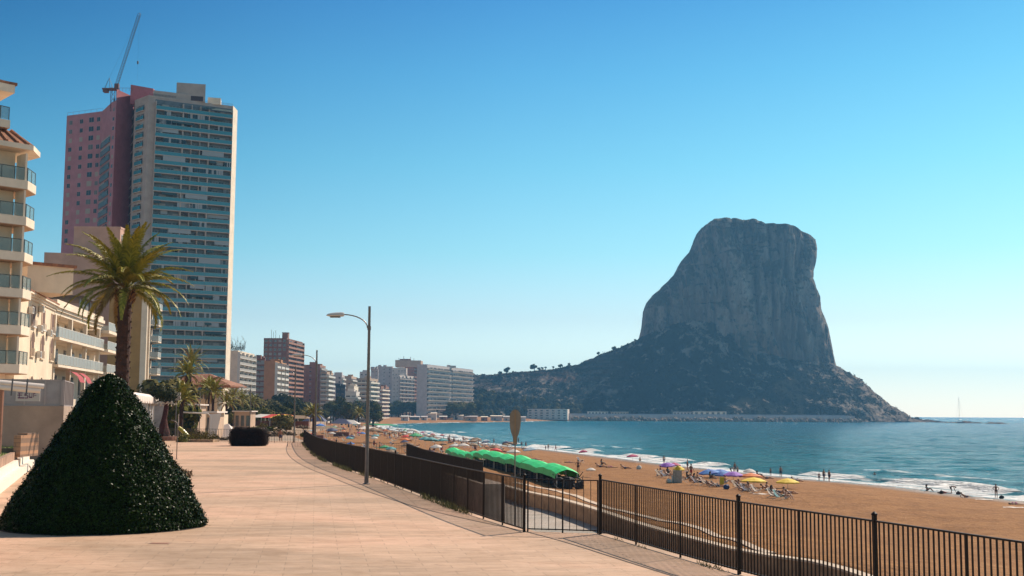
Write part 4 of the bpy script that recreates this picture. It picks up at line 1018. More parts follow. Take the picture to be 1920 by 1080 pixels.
def roofplants(px0, px1, py, d, n, lab):
    rootp = thing('roof_garden', D((px0+px1)/2, py, d), lab, 'roof garden'); rr_ = random.Random(4); b = MB(); g = np.random.default_rng(4)
    for k in range(n):
        px = px0+(px1-px0)*k/(n-1); p = D(px, py, d+4); h = rr_.uniform(1.5, 5.5) if k % 3 else rr_.uniform(5, 8)
        for j in range(4): b.tube([(p.x, p.y, p.z-.5), (p.x+rr_.uniform(-.6, .6), p.y, p.z+h*.5), (p.x+rr_.uniform(-2, 2), p.y, p.z+h*rr_.uniform(.7, 1))], [.09, .05, .03], 4)
    b.build('bare_stems', mat('bark_grey', (.10, .08, .07)), rootp)
    P = np.array([tuple(D(g.uniform(px0, px1), py, d+4)) for _ in range(420)])+np.stack([np.zeros(420), g.uniform(-2, 2, 420), np.abs(g.normal(0, 1.4, 420))], 1); a = g.normal(size=(420, 3)); a /= np.linalg.norm(a, axis=1, keepdims=True)
    t_ = g.normal(size=(420, 3))*.3; V = np.stack([P, P+t_, P+a*.35], 1).reshape(-1, 3); npmesh('leaves', V, np.arange(1260).reshape(420, 3), mat('roof_leaf', (.08, .055, .03), .8, col2=(.04, .05, .02), vscale=.6), rootp)
roofplants(427, 458, 656, 604, 13, 'bare and leafy shrubs crowding the roof of the white block')
b = MB()
for px, py in ((509, 618), (513, 622), (517, 619), (524, 628)): p = D(px, 636, 835); q_ = D(px, py, 835); b.tube([p, q_], .12, 4)
tag(b.build('roof_aerials', M_galv), 'thin aerials on the roof of the tall brown tower block', 'aerial')
p = D(529, 634, 836); q_ = D(540, 624, 836); MB2_ = thing('brick_penthouse', (p.x, p.y, p.z-.5), 'brick plant room on the roof of the tall brown tower block', 'roof room'); MB().box((p.x, p.y, p.z-.6), (q_.x, p.y+5, q_.z)).build('wall', W_brown2, MB2_); MB().box((p.x-.2, p.y-.2, q_.z), (q_.x+.2, p.y+5.2, q_.z+.3)).build('cap', W_brown, MB2_)
# ================================================================ THE NEAR BUILDINGS ON THE LEFT
M_rail = mat('rail_dark', (.05, .05, .045), .5)
M_soffit = mat('bounce_lit_soffit', (.42, .27, .17), .85)  # orange bounce light put into the colour of the slab undersides
M_acu = mat('ac_grille', (.16, .14, .12), .6)
def P2(px, d): return Vector((D(px, 500, d).x, d))
def railing(b, pts, z, h=1.0, step=1.1):     # glass (slot 1) in a thin dark frame (slot 0)
    for a, c in zip(pts[:-1], pts[1:]):
        d = c-a; L = d.length; d.normalize(); n = Vector((d.y, -d.x))
        b.cur = 1; qbox(b, a, d, n, 0, L, -.015, .015, z+.06, z+h-.05)
        b.cur = 0; qbox(b, a, d, n, 0, L, -.025, .025, z+h-.05, z+h)
        k = max(1, round(L/step))
        for i in range(k+1): u = min(max(L*i/k, .02), L-.02); qbox(b, a, d, n, u-.02, u+.02, -.03, .03, z, z+h-.05)
def ac_unit(root, P, d, n, u, z):
    b = MB(); b.cur = 0; qbox(b, P, d, n, u-.42, u+.42, .08, .42, z, z+.6); b.cur = 1; qbox(b, P, d, n, u-.36, u+.12, .42, .44, z+.08, z+.52); b.build('air_conditioner', [M_white, M_acu], root)
# --- corner building with glass balconies (only its corner is in frame)
def corner_block():
    A = P2(45, 98); S = P2(61, 100.4); f = Vector((.68, .733)); W0 = A-f*14; nb = Vector((-.733, .68))
    root = thing('balcony_building', (A.x, A.y, 0), 'pinkish building cut by the left frame edge, stacked glass-railed balconies and a tiled eave', 'building')
    body = [W0+nb*1.7, A+nb*1.7-f*.35, A+nb*10+Vector((-3, 3)), W0+nb*10]
    zt = 24.4
    MB().prism(body, 0, zt).build('wall', W_warm, root)
    # higher part further left
    A2 = P2(5, 97); body2 = [W0+nb*1.72, A2+nb*1.72-f*.6, A2+nb*10+Vector((-4, 3)), W0+nb*10]
    MB().prism(body2, zt-.1, 29.3).build('upper_wall', W_warm, root)
    zs = [6.9, 10.0, 12.95, 15.9, 18.8, 21.75]
    for i, z in enumerate(zs):
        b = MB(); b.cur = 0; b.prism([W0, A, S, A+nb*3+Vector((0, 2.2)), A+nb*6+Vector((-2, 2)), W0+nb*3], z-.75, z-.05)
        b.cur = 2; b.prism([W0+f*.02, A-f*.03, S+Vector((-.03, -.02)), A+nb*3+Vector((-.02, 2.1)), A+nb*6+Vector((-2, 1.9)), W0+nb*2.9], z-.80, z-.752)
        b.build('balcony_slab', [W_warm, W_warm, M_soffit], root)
        b = MB(); railing(b, [W0-nb*-.08, A+Vector((-.1, .12)), S+Vector((-.1, 0))], z-.05, 1.08); b.build('glass_railing', [M_rail, M_clear], root)
        if i < 6:
            b = MB(); p = A-f*.22+nb*.12; b.obox((p.x, p.y, z-.05), tuple(f*.16)+(0,), tuple(nb*1.6)+(0,), (0, 0, 2.25)); b.build('pillar', W_warm, root)
            b = MB(); d = f; n = -nb; q = W0+nb*1.7
            b.cur = 0; qbox(b, q, d, n, 14-3.3-.2, 14-1.9, .01, .06, z, z+2.1); b.cur = 1; qbox(b, q, d, n, 14-3.2-.2, 14-2.0, .06, .08, z+.05, z+2.05); b.build('door', [M_white, M_gdark if i % 2 else M_gmid], root)
    # eave with clay tiles
    E = [W0-nb*.3, A-nb*.2+f*.25, P2(66, 100.8), A+nb*4+Vector((0, 2.5)), W0+nb*5]
    b = MB(); b.prism(E, 24.2, 24.62); b.build('eave', W_warm, root)
    b = MB(); n_ = len(E); ctr = A+nb*5-f*2
    top = [Vector(e).lerp(ctr, .35) for e in E]
    b.add([(p.x, p.y, 24.625) for p in map(Vector, E)]+[(p.x, p.y, 25.9) for p in top], [(i, (i+1) % n_, n_+(i+1) % n_, n_+i) for i in range(n_)]+[tuple(range(n_, 2*n_))])
    for k in range(16):
        p = Vector(E[0]).lerp(Vector(E[1]), k/16+.03); q = top[0].lerp(top[1], k/16+.03); b.tube([(p.x, p.y, 24.66), (q.x, q.y, 25.95)], .13, 6)
    b.build('tiled_roof', M_tile, root)
    for z, pxe, d in ((26.6, 6, 97.6), (29.6, 12, 98)):
        e = P2(pxe, d); b = MB(); b.prism([W0-nb*.2, e-f*.8, e, e+Vector((-2.6, 3)), W0+nb*5], z-.65, z); b.build('upper_eave', W_warm, root)
        if z < 28:
            b = MB(); railing(b, [W0, e-f*.85, e+Vector((-.1, 0))], z, 1.08); b.build('glass_railing', [M_rail, M_clear], root)
        else:
            b = MB(); b.prism([W0-nb*.3, e-f*.7, e+Vector((.15, .1)), e+Vector((-2.6, 3.2)), W0+nb*5.2], z, z+.22); b.build('tiled_roof', M_tile, root)
corner_block()
# --- cream building with arched windows
def arched_building():
    Q0 = P2(36, 103); Q1 = P2(106, 121); d = (Q1-Q0); L = d.length; d.normalize(); n = Vector((d.y, -d.x)); zt = 13.0
    root = thing('arched_window_building', (Q0.x, Q0.y, 0), 'cream three-storey house with arched windows and air conditioners, left of the colonnaded balconies', 'building')
    back = -n*11
    MB().prism([Q0, Q1, Q1+back, Q0+back], 0, zt).build('wall', W_cream, root)
    b = MB()
    for o_, z0_, z1_ in ((.12, zt, zt+.22), (.26, zt+.22, zt+.42), (.42, zt+.42, zt+.6)): qbox(b, Q0, d, n, -.1, L+.15, -11, o_, z0_, z1_)
    b.build('cornice', W_warm, root)
    b = MB(); qbox(b, Q0, d, n, -.1, L+.1, -10.8, .46, zt+.6, zt+.72); b.build('tiled_edge', M_tile, root)
    def s_at(px):
        best = min(range(0, 400), key=lambda k: abs(PX((Q0.x+d.x*L*k/400, Q0.y+d.y*L*k/400, 8))[0]-px)); return L*best/400
    dk = mat('shutter_brown', (.14, .07, .045), .7)
    for px in (59, 77.5, 95):
        u = s_at(px); b = MB(); b.cur = 1; qbox(b, Q0, d, n, u-.95, u+.95, .008, .02, 10.75, 12.6)
        b.cur = 2; qbox(b, Q0, d, n, u-.95, u-.55, .02, .05, 10.75, 12.6); b.cur = 0; qbox(b, Q0, d, n, u-.8, u+.8, .0, .22, 10.6, 10.74)
        for k in range(7): qbox(b, Q0, d, n, u-.93+k*.3, u-.90+k*.3, .2, .22, 10.74, 11.3)
        b.build('window', [M_white, dk, W_tan], root)
    for row, pxs in (((8.05, 10.0)), (59, 77.5, 95)), ((3.7, 6.0), (60, 78, 95)):
        for px in pxs:
            u = s_at(px); z0_, z1_ = row; b = MB(); hw_ = .85; zc = z1_-hw_+.2
            prf = [(-hw_, z0_), (hw_, z0_)]+[(hw_*math.cos(a_), zc+hw_*math.sin(a_)) for a_ in [math.pi*k/10 for k in range(11)]]
            for o0, o1, sc_, ci in ((.004, .035, 1.0, 1), ):
                pts3 = [(Q0+d*(u+a_)+n*o1, z_) for a_, z_ in prf]; m_ = len(pts3)
                b.cur = 1; b.add([(p.x, p.y, z_) for p, z_ in pts3], [tuple(range(m_))])
            b.cur = 2; qbox(b, Q0, d, n, u-.8, u-.5, .036, .05, z0_+.1, zc)
            b.cur = 0
            for a_ in range(10):
                t0, t1 = math.pi*a_/10, math.pi*(a_+1)/10
                p0_ = Q0+d*(u+(hw_+.08)*math.cos(t0))+n*.03; p1_ = Q0+d*(u+(hw_+.08)*math.cos(t1))+n*.03
                b.tube([(p0_.x, p0_.y, zc+(hw_+.08)*math.sin(t0)), (p1_.x, p1_.y, zc+(hw_+.08)*math.sin(t1))], .05, 4)
            qbox(b, Q0, d, n, u-.9, u+.9, .0, .15, z0_-.12, z0_-.01)
            if z0_ > 7:
                for k in range(6): qbox(b, Q0, d, n, u-.8+k*.3, u-.77+k*.3, .12, .15, z0_, z0_+.7)
            b.build('arched_window', [W_cream, dk, W_tan], root)
    for px, z in ((49.5, 11.7), (68, 10.4), (86, 10.3), (69, 12.2), (68, 8.0)): ac_unit(root, Q0, d, n, s_at(px), z)
    q = P2(52, 108); r = thing('attic_room', (q.x, q.y, zt+.7), 'small rooftop room with a clay tile edge above the arched windows', 'roof room')
    MB().prism([q, q+Vector((3.0, 3)), q+Vector((0, 6)), q+Vector((-4, 4))], zt+.7, zt+3.1).build('wall', W_cream, r)
    MB().prism([q+Vector((0, -.3)), q+Vector((3.3, 3)), q+Vector((0, 6.3)), q+Vector((-4.3, 4))], zt+3.1, zt+3.35).build('roof', M_tile, r)
    return zt
arched_building()
# --- white house with colonnaded balconies
def colonnade():
    Q0 = P2(106, 121.5); Q1 = P2(192, 144); d = (Q1-Q0); L = d.length; d.normalize(); n = Vector((d.y, -d.x)); Q2 = Q1+d*7.5
    root = thing('colonnaded_house', (Q0.x, Q0.y, 0), 'white house with columned balconies, glass balustrades and red awnings, behind the clipped cone', 'building')
    rec = 1.9; back = -n*12; zt = 13.6; qa, qb = Q0-n*rec, Q2-n*rec
    MB().prism([qa, qb, qb+back, qa+back], 0, zt).build('wall', W_warm, root)
    b = MB()
    for o_, z0_, z1_ in ((.1, 12.7, 13.1), (.3, 13.1, 13.4), (.5, 13.4, 13.75), (.3, 13.75, 14.2)): qbox(b, Q0, d, n, -.3, L+.3, -8, o_, z0_, z1_)
    b.build('cornice', W_warm, root)
    for z in (7.75, 10.45):
        b = MB(); b.cur = 0; qbox(b, Q0, d, n, -.05, L+.1, -rec-.1, .6, z-.25, z); b.build('balcony_slab', [W_warm], root)
        b = MB(); railing(b, [Q0+n*.5, Q1+n*.5+d*.05], z, 1.05, 1.4); b.build('glass_railing', [M_white, mat('frosted_glass', (.42, .44, .42), .3, alpha=.75)], root)
        b = MB(); qbox(b, Q1, d, n, .11, 7.5, -rec-.1, 1.0, z-.35, z-.05); b.build('balcony_slab', W_warm, root)
        b = MB(); railing(b, [Q1+n*.9+d*.2, Q1+n*.9+d*7.4, Q1+d*7.4-n*1.5], z-.05, 1.0, 1.4); b.build('glass_railing', [M_white, MATS['frosted_glass']], root)
    b = MB(); qbox(b, Q1, d, n, .31, 7.5, -rec-.1, 1.0, 12.3, 12.65); b.build('terrace_slab', W_warm, root)
    b = MB(); railing(b, [Q1+n*.9+d*.4, Q1+n*.9+d*7.4, Q1+d*7.4-n*1.5], 12.65, 1.0, 1.4); b.build('glass_railing', [M_white, MATS['frosted_glass']], root)
    for k in range(4):
        u = .35+(L-.7)*k/3
        for z0_, z1_ in ((4.4, 7.5), (7.75, 10.2), (10.45, 12.7)):
            b = MB(); qbox(b, Q0, d, n, u-.22, u+.22, -.3, .12, z0_, z1_); b.build('column', W_warm, root)
    rnd = random.Random(4); wq = []
    for z in (4.9, 7.75, 10.45):
        for k in range(7):
            u = 1.6+(L+5.5)*k/7; wq.append((qa.copy(), d.copy(), n.copy(), u-.6, u+.6, z+.05, z+2.0, rnd.choice([M_gdark, M_gdark, M_gmid]), rnd.random()))
    flush_windows(root, wq, W_white)
    red = mat('red_awning', (.33, .035, .045), .8)
    for k, u in enumerate((4.6, 8.2)):
        b = MB(); z = 7.3; pth = [(.15, z), (.9, z-.15), (1.5, z-.6), (1.8, z-1.2)]
        for (o0, z0_), (o1, z1_) in zip(pth[:-1], pth[1:]):
            p0_ = Q0+d*u; p1_ = Q0+d*(u+2.4)
            b.add([(p0_.x+n.x*o0, p0_.y+n.y*o0, z0_), (p1_.x+n.x*o0, p1_.y+n.y*o0, z0_), (p1_.x+n.x*o1, p1_.y+n.y*o1, z1_), (p0_.x+n.x*o1, p0_.y+n.y*o1, z1_)], [(0, 1, 2, 3)])
        b.build('awning', red, root)
    # rooftop pergola with dark screens
    b = MB(); Qp = Q1-d*3
    for u in (0, 4, 8): qbox(b, Qp, d, n, u, u+.15, -1.6, -1.45, 14.0, 16.2)
    qbox(b, Qp, d, n, -.2, 8.5, -6, -1.3, 16.2, 16.4); b.build('pergola', mat('pergola_brown', (.07, .045, .035), .6), root)
    b = MB(); qbox(b, Qp, d, n, .2, 7.9, -1.9, -1.85, 14.0, 16.15); b.build('screen', mat('screen_grey', (.13, .12, .115), .5), root)
    # potted plants on the balcony and roof
    return Q0, d, n, L
colon = colonnade()
# --- big blank walls and the ochre building
MB2 = None
r_, g_ = block('blank_wall_block', 'large pale pinkish block with a windowless wall and a stepped roofline, behind the nearest palm', 226, 425, 246, 232, 130, 0, 12, W_beige, None, ('windows', dict(bay=4)), z0=-.5, group=None, roofn=0, seed=40, par=.3)
a, c = P2(82, 240), P2(232, 243)
MB().prism([a, c, c+Vector((0, 3.0)), a+Vector((0, 12))], -.5, D(82, 473, 240).z).build('lower_wing', W_beige, r_)
def ochre():
    C5 = P2(279, 225); v = Vector((-1, .04)).normalized(); A = P2(208, 226)
    zt = D(279, 540, 225).z; root = thing('ochre_building', (C5.x, C5.y, -.5), 'ochre building with white window strips and curved glass balconies, right behind the nearest palm', 'building')
    E = P2(287, 233)
    MB().prism([A, C5, E, E+Vector((-6, 12)), A+Vector((0, 12))], -.5, zt).build('wall', W_ochre, root)
    d = (C5-A); L = d.length; d.normalize(); n = Vector((d.y, -d.x))
    b = MB(); u0, u1 = L*.29, L*.44; qbox(b, A, d, n, u0, u1, 0.005, .35, -.3, zt+.3); qbox(b, A, d, n, L-.9, L+.2, .005, .4, -.3, zt+.5); qbox(b, A, d, n, -.2, L+.2, -.3, .2, zt, zt+.35); b.build('white_strip', W_warm, root)
    nf = 8; fh = 3.02
    wq = []
    rnd = random.Random(9)
    for f in range(nf):
        z = zt-.6-(f+1)*fh
        wq.append((A+n*.35, d.copy(), n.copy(), u0+.25, u1-.25, z+.5, z+2.3, M_gmid if f % 2 else M_gdark, .5))
    dE = (E-C5); LE = dE.length; dE.normalize(); nE = Vector((dE.y, -dE.x))
    b = MB(); qbox(b, C5, dE, nE, LE*.08, LE*.3, .0, .5, -.3, zt+.3); qbox(b, C5, dE, nE, LE*.75, LE, .0, .3, -.3, zt+.2); b.build('white_strip', W_warm, root)
    for f in range(nf):
        z = zt-.6-(f+1)*fh
        wq.append((C5+nE*.0, dE.copy(), nE.copy(), LE*.34, LE*.7, z+.3, z+2.5, M_gdark, .5))
        b = MB(); c0 = C5+dE*(LE*.55); pts_ = [c0-dE*2.4, c0-dE*1.6+nE*1.9, c0+dE*1.4+nE*2.2, c0+dE*3.6+nE*1.4, c0+dE*3.8]
        b.cur = 0; b.prism([(p.x, p.y) for p in pts_], z-.2, z+.05); b.build('balcony_slab', W_warm, root)
        b = MB(); railing(b, pts_, z+.05, 1.0, 1.6); b.build('glass_railing', [M_white, MATS['frosted_glass']], root)
        if f < 5:
            b = MB(); p = pts_[1]; q = pts_[2]; aw = [(C5+dE*1.2+nE*.1, z+2.7), (C5+dE*(LE*.9)+nE*.1, z+2.7), (q+nE*.1, z+2.25), (p+nE*.1, z+2.25)]
            b.add([(w_.x, w_.y, zz) for w_, zz in aw], [(0, 1, 2, 3), (3, 2, 1, 0)])
            b.add([(aw[3][0].x, aw[3][0].y, z+2.25), (aw[2][0].x, aw[2][0].y, z+2.25), (aw[2][0].x, aw[2][0].y, z+1.2), (aw[3][0].x, aw[3][0].y, z+1.2)], [(0, 1, 2, 3), (3, 2, 1, 0)])
            b.build('awning', mat('blue_grey_awning', (.10, .17, .20), .8), root)
    flush_windows(root, wq, W_warm)
ochre()
# --- villa with hipped clay roofs
def villa():
    A, Bc, Cc = P2(322, 262), P2(400, 258), P2(436, 268); z0 = -2
    root = thing('tiled_villa', (Bc.x, Bc.y, z0), 'low villa with wide hipped clay roofs and blue awnings below the tower', 'villa')
    ze = D(400, 722, 258).z
    MB().prism([A, Bc+Vector((1.5, 1)), Cc+Vector((-1.5, .5)), Cc+Vector((-4, 14)), A+Vector((0, 14))], z0, ze).build('wall', W_cream, root)
    def hip(pts_, z, ridge, zr_, nm='roof'):
        b = MB(); n_ = len(pts_); vv_ = [(p[0], p[1], z) for p in pts_]+[(p[0], p[1], z-.3) for p in pts_]+[(p[0], p[1], zr_) for p in ridge]
        k = 2*n_
        F = [(0, 1, k+1, k), (1, 2, k+1), (2, 3, k, k+1), (3, 0, k)]+[(i, n_+i, n_+(i+1) % n_, (i+1) % n_) for i in range(n_)]+[tuple(reversed(range(n_, 2*n_)))]
        b.add(vv_, F); return b.build(nm, M_tile, root)
    hip([(A.x-1, A.y-1.5), (Bc.x+4.5, Bc.y-1), (Bc.x+5, Bc.y+13), (A.x-1, A.y+13)], ze, [(A.x+4, A.y+5), (Bc.x-1.5, Bc.y+6)], D(370, 700, 262).z)
    hip([(Bc.x-2, Bc.y-1.6), (Cc.x+1, Cc.y-2), (Cc.x+1.3, Cc.y+8), (Bc.x-2, Bc.y+9)], ze+.5, [(Bc.x+1, Bc.y+3), (Cc.x-3, Cc.y+3)], D(410, 706, 262).z)
    b = MB(); d = (Bc-A); L = d.length; d.normalize(); n = Vector((d.y, -d.x)); wq = []
    rnd = random.Random(2)
    for k in range(6): u = 1+L*k/6.3; wq.append((A.copy(), d.copy(), n.copy(), u, u+1.3, ze-2.9, ze-.9, M_gdark, .5))
    flush_windows(root, wq)
    blue = mat('blue_awning', (.03, .09, .17), .7)
    for k in range(3):
        p = P2(380+k*15, 256); b = MB(); b.add([(p.x, p.y, ze-.5), (p.x+1.6, p.y+.2, ze-.5), (p.x+1.6, p.y-1.3, ze-1.5), (p.x, p.y-1.5, ze-1.5)], [(0, 1, 2, 3), (3, 2, 1, 0)]); b.build('awning', blue, root)
    b = MB(); p = P2(325, 250); b.box((p.x, p.y, z0), (p.x+11, p.y+5, 2.6)); b.build('terrace', W_cream, root)
villa()
# --- white pavilion with a scalloped canopy
def pavilion():
    A, Bc = P2(236, 108), P2(297, 141); d = (Bc-A); L = d.length; d.normalize(); n = Vector((d.y, -d.x)); zt = 5.0
    root = thing('scalloped_pavilion', (Bc.x, Bc.y, 0), 'long white canvas pavilion with a scalloped canopy edge, right of the clipped cone', 'pavilion')
    wt = mat('canopy_white', (.72, .62, .56), .8); pan = mat('plastic_panel', (.36, .33, .33), .35, var=.3, vscale=.6)
    b = MB(); N = 34
    for k in range(N):
        u0, u1 = L*k/N, L*(k+1)/N; 
        for i, (o0, z0_, o1, z1_) in enumerate(((-2.2, zt+.25, .1, zt), (.1, zt, .55, zt-.28))):
            a = A+d*u0; c = A+d*u1; sag = .14 if k % 2 else 0
            b.add([(a.x+n.x*o0, a.y+n.y*o0, z0_), (c.x+n.x*o0, c.y+n.y*o0, z0_), (c.x+n.x*o1, c.y+n.y*o1, z1_-sag*i), (a.x+n.x*o1, a.y+n.y*o1, z1_-(.14-sag)*i)], [(0, 1, 2, 3), (3, 2, 1, 0)])
    b.build('canopy', wt, root)
    for k in range(N//2):
        u0 = L*k/(N/2); w_ = L/(N/2)*.94; b = MB(); pts_ = []
        a = A+d*u0+n*.56
        prf = [(0, zt-.3), (w_, zt-.3), (w_*.96, zt-.72), (w_*.8, zt-.95), (w_*.5, zt-1.02), (w_*.2, zt-.95), (w_*.04, zt-.72)]
        m_ = len(prf); q0 = [(a.x+d.x*x, a.y+d.y*x, z) for x, z in prf]; q1 = [(x-n.x*.03, y-n.y*.03, z) for x, y, z in q0]
        b.add(q0+q1, [tuple(range(m_)), tuple(range(2*m_-1, m_-1, -1))]+[(i, m_+i, m_+(i+1) % m_, (i+1) % m_) for i in range(m_)]); b.build('scallop', wt, root)
    b = MB()
    for k in range(13):
        u = L*k/12; a = A+d*min(u, L-.1); qbox(b, a, d, n, 0, .09, .0, .09, 0, zt-.1)
    b.build('frame', M_white, root)
    b = MB(); qbox(b, A, d, n, 0, L, -.03, .0, .3, zt-.1); b.build('side_panel', pan, root)
    b = MB(); qbox(b, A, d, n, 0, L, -.12, .06, 0, .3); b.build('plinth', W_white, root)
    E = Bc+Vector((-5, 1)); b = MB(); b.obox((Bc.x-5, Bc.y+.1, 0), (5, 0, 0), (0, .05, 0), (0, 0, zt-.1)); b.build('end_panel', mat('dark_panel', (.10, .11, .14), .4), root)
    # lean-to beyond it
    r2 = thing('glazed_kiosk', (Bc.x+.4, Bc.y+3, 0), 'grey glazed kiosk with a low white wall just beyond the scalloped pavilion', 'kiosk')
    a = Bc+Vector((.3, 4)); c = P2(316, 163)
    dd = (c-a); LL_ = dd.length; dd.normalize(); nn = Vector((dd.y, -dd.x))
    b = MB(); qbox(b, a, dd, nn, 0, LL_, -4, 0, 0, 1.3); b.build('low_wall', W_white, r2)
    b = MB(); qbox(b, a, dd, nn, .1, LL_-.1, -3.9, -.05, 1.3, 4.1); b.build('glazing', pan, r2)
    b = MB()
    for k in range(7): qbox(b, a, dd, nn, LL_*k/6.2, LL_*k/6.2+.12, -.05, .03, 1.3, 4.1)
    b.build('mullion', M_white, r2)
    b = MB(); qbox(b, a, dd, nn, -.2, LL_+.3, -4.2, .5, 4.1, 4.35); b.build('roof', W_white, r2)
pavilion()
# --- garden wall with frosted screen, terraces, steps
def garden():
    A, Bc = P2(-60, 74), P2(131, 76); zt = D(80, 711, 75).z; zm = D(80, 761, 75).z
    d = (Bc-A); L = d.length; d.normalize(); n = Vector((d.y, -d.x))
    r = thing('screened_wall', (Bc.x, Bc.y, 0), 'beige garden wall topped by tall grey frosted panels, left of the clipped cone', 'wall')
    E = P2(150, 84); dE = (E-Bc); LE = dE.length; dE.normalize(); nE = Vector((dE.y, -dE.x))
    b = MB(); qbox(b, A, d, n, 0, L, -.3, 0, 0, zm); qbox(b, Bc, dE, nE, 0, LE, -.3, 0, 0, zm); b.build('wall', mat('beige_wall', (.34, .25, .19), .9, var=.2, vscale=.5), r)
    fz = mat('frosted_panel', (.30, .27, .27), .35, var=.25, vscale=.5)
    b = MB(); qbox(b, A, d, n, 0, L, -.16, -.12, zm+.05, zt-.06); b.build('panel', fz, r)
    b = MB(); qbox(b, Bc, dE, nE, 0, LE, -.16, -.12, zm+.05, zt-.06); b.build('panel', fz, r)
    for P_, d_, n_, LL in ((A, d, n, L), (Bc, dE, nE, LE)):
        b = MB(); qbox(b, P_, d_, n_, 0, LL, -.2, -.08, zm, zm+.07); qbox(b, P_, d_, n_, 0, LL, -.2, -.08, zt-.07, zt)
        k = round(LL/1.1)
        for i in range(k+1): u = min(LL*i/k, LL-.09); qbox(b, P_, d_, n_, u, u+.09, -.2, -.06, zm, zt)
        b.build('frame', mat('grey_frame', (.36, .31, .30), .5), r)
    # poster with violet lettering strokes on the screen
    po = thing('banner', (D(44, 742, 73).x, 73.6, zm), 'white banner with violet lettering hung on the frosted screen', 'banner')
    p = D(28, 752, 73.4); q = D(74, 733.5, 73.4)
    MB().box((p.x, 73.5, p.z), (q.x, 73.54, q.z)).build('sheet', mat('banner_white', (.52, .46, .42), .8), po)
    vi = mat('violet_ink', (.16, .045, .12), .8); b = MB(); s_ = 74/FPX
    S = [(31, 736, 40, 737.5), (30, 740, 39, 741.5), (31, 745, 43, 747), (33, 737, 34.5, 746), (44, 737, 50, 738.2), (44, 741, 50, 742.2), (44, 745.5, 50, 747), (43.6, 738, 45, 742), (49, 742, 50.4, 746), (52, 737, 53.2, 745), (57, 737, 58.2, 746), (52.5, 744, 58, 746), (60, 738, 61.2, 745), (60, 737, 64, 738.3), (62, 741, 66, 742)]
    for x0, y0, x1, y1 in S: u = D(x0, y1, 73.3); v = D(x1, y0, 73.3); b.box((u.x, 73.48, u.z), (v.x, 73.497, v.z))
    b.build('lettering', vi, po)
    # rolled awnings
    aw = thing('rolled_awning', D(40, 726, 58), 'two long white rolled awning tubes reaching in from the left frame edge', 'awning')
    for y0, y1, x1, rr_ in ((717.5, 724.5, 82, .12), (726, 732, 75, .14)):
        a = D(-60, y0-6, 58); c = D(x1, y1, 60); MB().tube([a, c], rr_, 10).build('roll', mat('canopy_white', (.72, .62, .56)), aw)
    b = MB()
    for px in (22, 50): a = D(px, 722, 58.3); b.tube([(a.x, a.y+.1, a.z+.3), (a.x, a.y, a.z-.5)], .04, 5)
    b.build('bracket', M_galv, aw)
    p = D(2, 760, 60); MB().tube([(p.x, p.y, 0), (p.x, p.y, D(2, 728, 60).z)], .12, 8).build('post', W_brown2, aw)
    # terraces climbing away to the left
    a0 = G(0, 926, 0); a1 = G(46, 889, 0); t = Vector((a1.x-a0.x, a1.y-a0.y)).normalized(); nl = Vector((-t.y, t.x))
    s0 = Vector((a0.x, a0.y))-t*16; s1 = Vector((a1.x, a1.y))+t*9
    tops = []
    tw = mat('bright_step', (.74, .66, .56), .8, var=.08, vscale=1.5)
    for k, (o_, z_) in enumerate(((0, .40), (.26, .76))):
        b = MB(); p = s0+nl*o_; b.obox((p.x, p.y, -.1), tuple((s1-s0))+(0,), tuple(nl*6)+(0,), (0, 0, z_+.1)); o = b.build('terrace_step', tw if k == 0 else MATS['bright_step']); tag(o, kind='structure')
    b = MB(); p = s0+nl*.42; b.obox((p.x, p.y, -.1), tuple((s1-s0))+(0,), tuple(nl*.2)+(0,), (0, 0, 1.24)); o = b.build('terrace_wall', mat('rose_stone', (.36, .22, .15), .9, var=.3, vscale=1.5, bump=.4)); tag(o, 'rose-brown stone retaining wall holding the grass strip, left of the clipped cone', 'wall')
    b = MB(); p = s0+nl*.63; b.obox((p.x, p.y, -.1), tuple((s1-s0))+(0,), tuple(nl*7)+(0,), (0, 0, 1.2)); tag(b.build('lawn_bed', mat('grass_soil', (.17, .17, .035), .95, var=.4, vscale=1.2)), kind='structure')
    # grass blades
    g = np.random.default_rng(3); N = 6000; LL = (s1-s0).length
    uu = g.uniform(0, LL, N); vv = g.uniform(.7, 7.4, N); X_ = s0.x+t.x*uu+nl.x*vv; Y_ = s0.y+t.y*uu+nl.y*vv; hgt = g.uniform(.06, .2, N); an = g.uniform(0, 6.28, N)
    V = np.stack([np.stack([X_-.02*np.cos(an), Y_-.02*np.sin(an), np.full(N, 1.09)], 1), np.stack([X_+.02*np.cos(an), Y_+.02*np.sin(an), np.full(N, 1.09)], 1), np.stack([X_+g.normal(0, .05, N), Y_+g.normal(0, .05, N), 1.09+hgt], 1)], 1).reshape(-1, 3)
    go = npmesh('grass', V, np.arange(3*N).reshape(N, 3), mat('grass_blades', (.16, .19, .03), .8, col2=(.09, .12, .02), vscale=2)); tag(go, kind='stuff')
    # brick planter block above
    pb = D(33, 812, 62); qb = D(66, 812, 63)
    br = NT('brick_planter'); bt = br.new('TexBrick'); br.ln(br.coord(rot=(R(90), 0, 0)), bt.inputs['Vector']); bt.inputs['Scale'].default_value = 1; bt.inputs['Brick Width'].default_value = .5; bt.inputs['Row Height'].default_value = .2
    bt.inputs['Color1'].default_value = (.42, .22, .12, 1); bt.inputs['Color2'].default_value = (.36, .19, .10, 1); bt.inputs['Mortar'].default_value = (.22, .13, .08, 1); br.ln(bt.outputs['Color'], br.b.inputs['Base Color'])
    pl = thing('brick_planter', (pb.x, 62, 1.2), 'stepped tan block planter beside the grass strip at the left frame edge', 'planter')
    MB().box((pb.x, 62, .9), (qb.x, 63.5, pb.z)).build('block', br.m, pl); MB().box((qb.x-.35, 61.2, .9), (qb.x, 61.99, pb.z-.1)).build('side_block', br.m, pl)
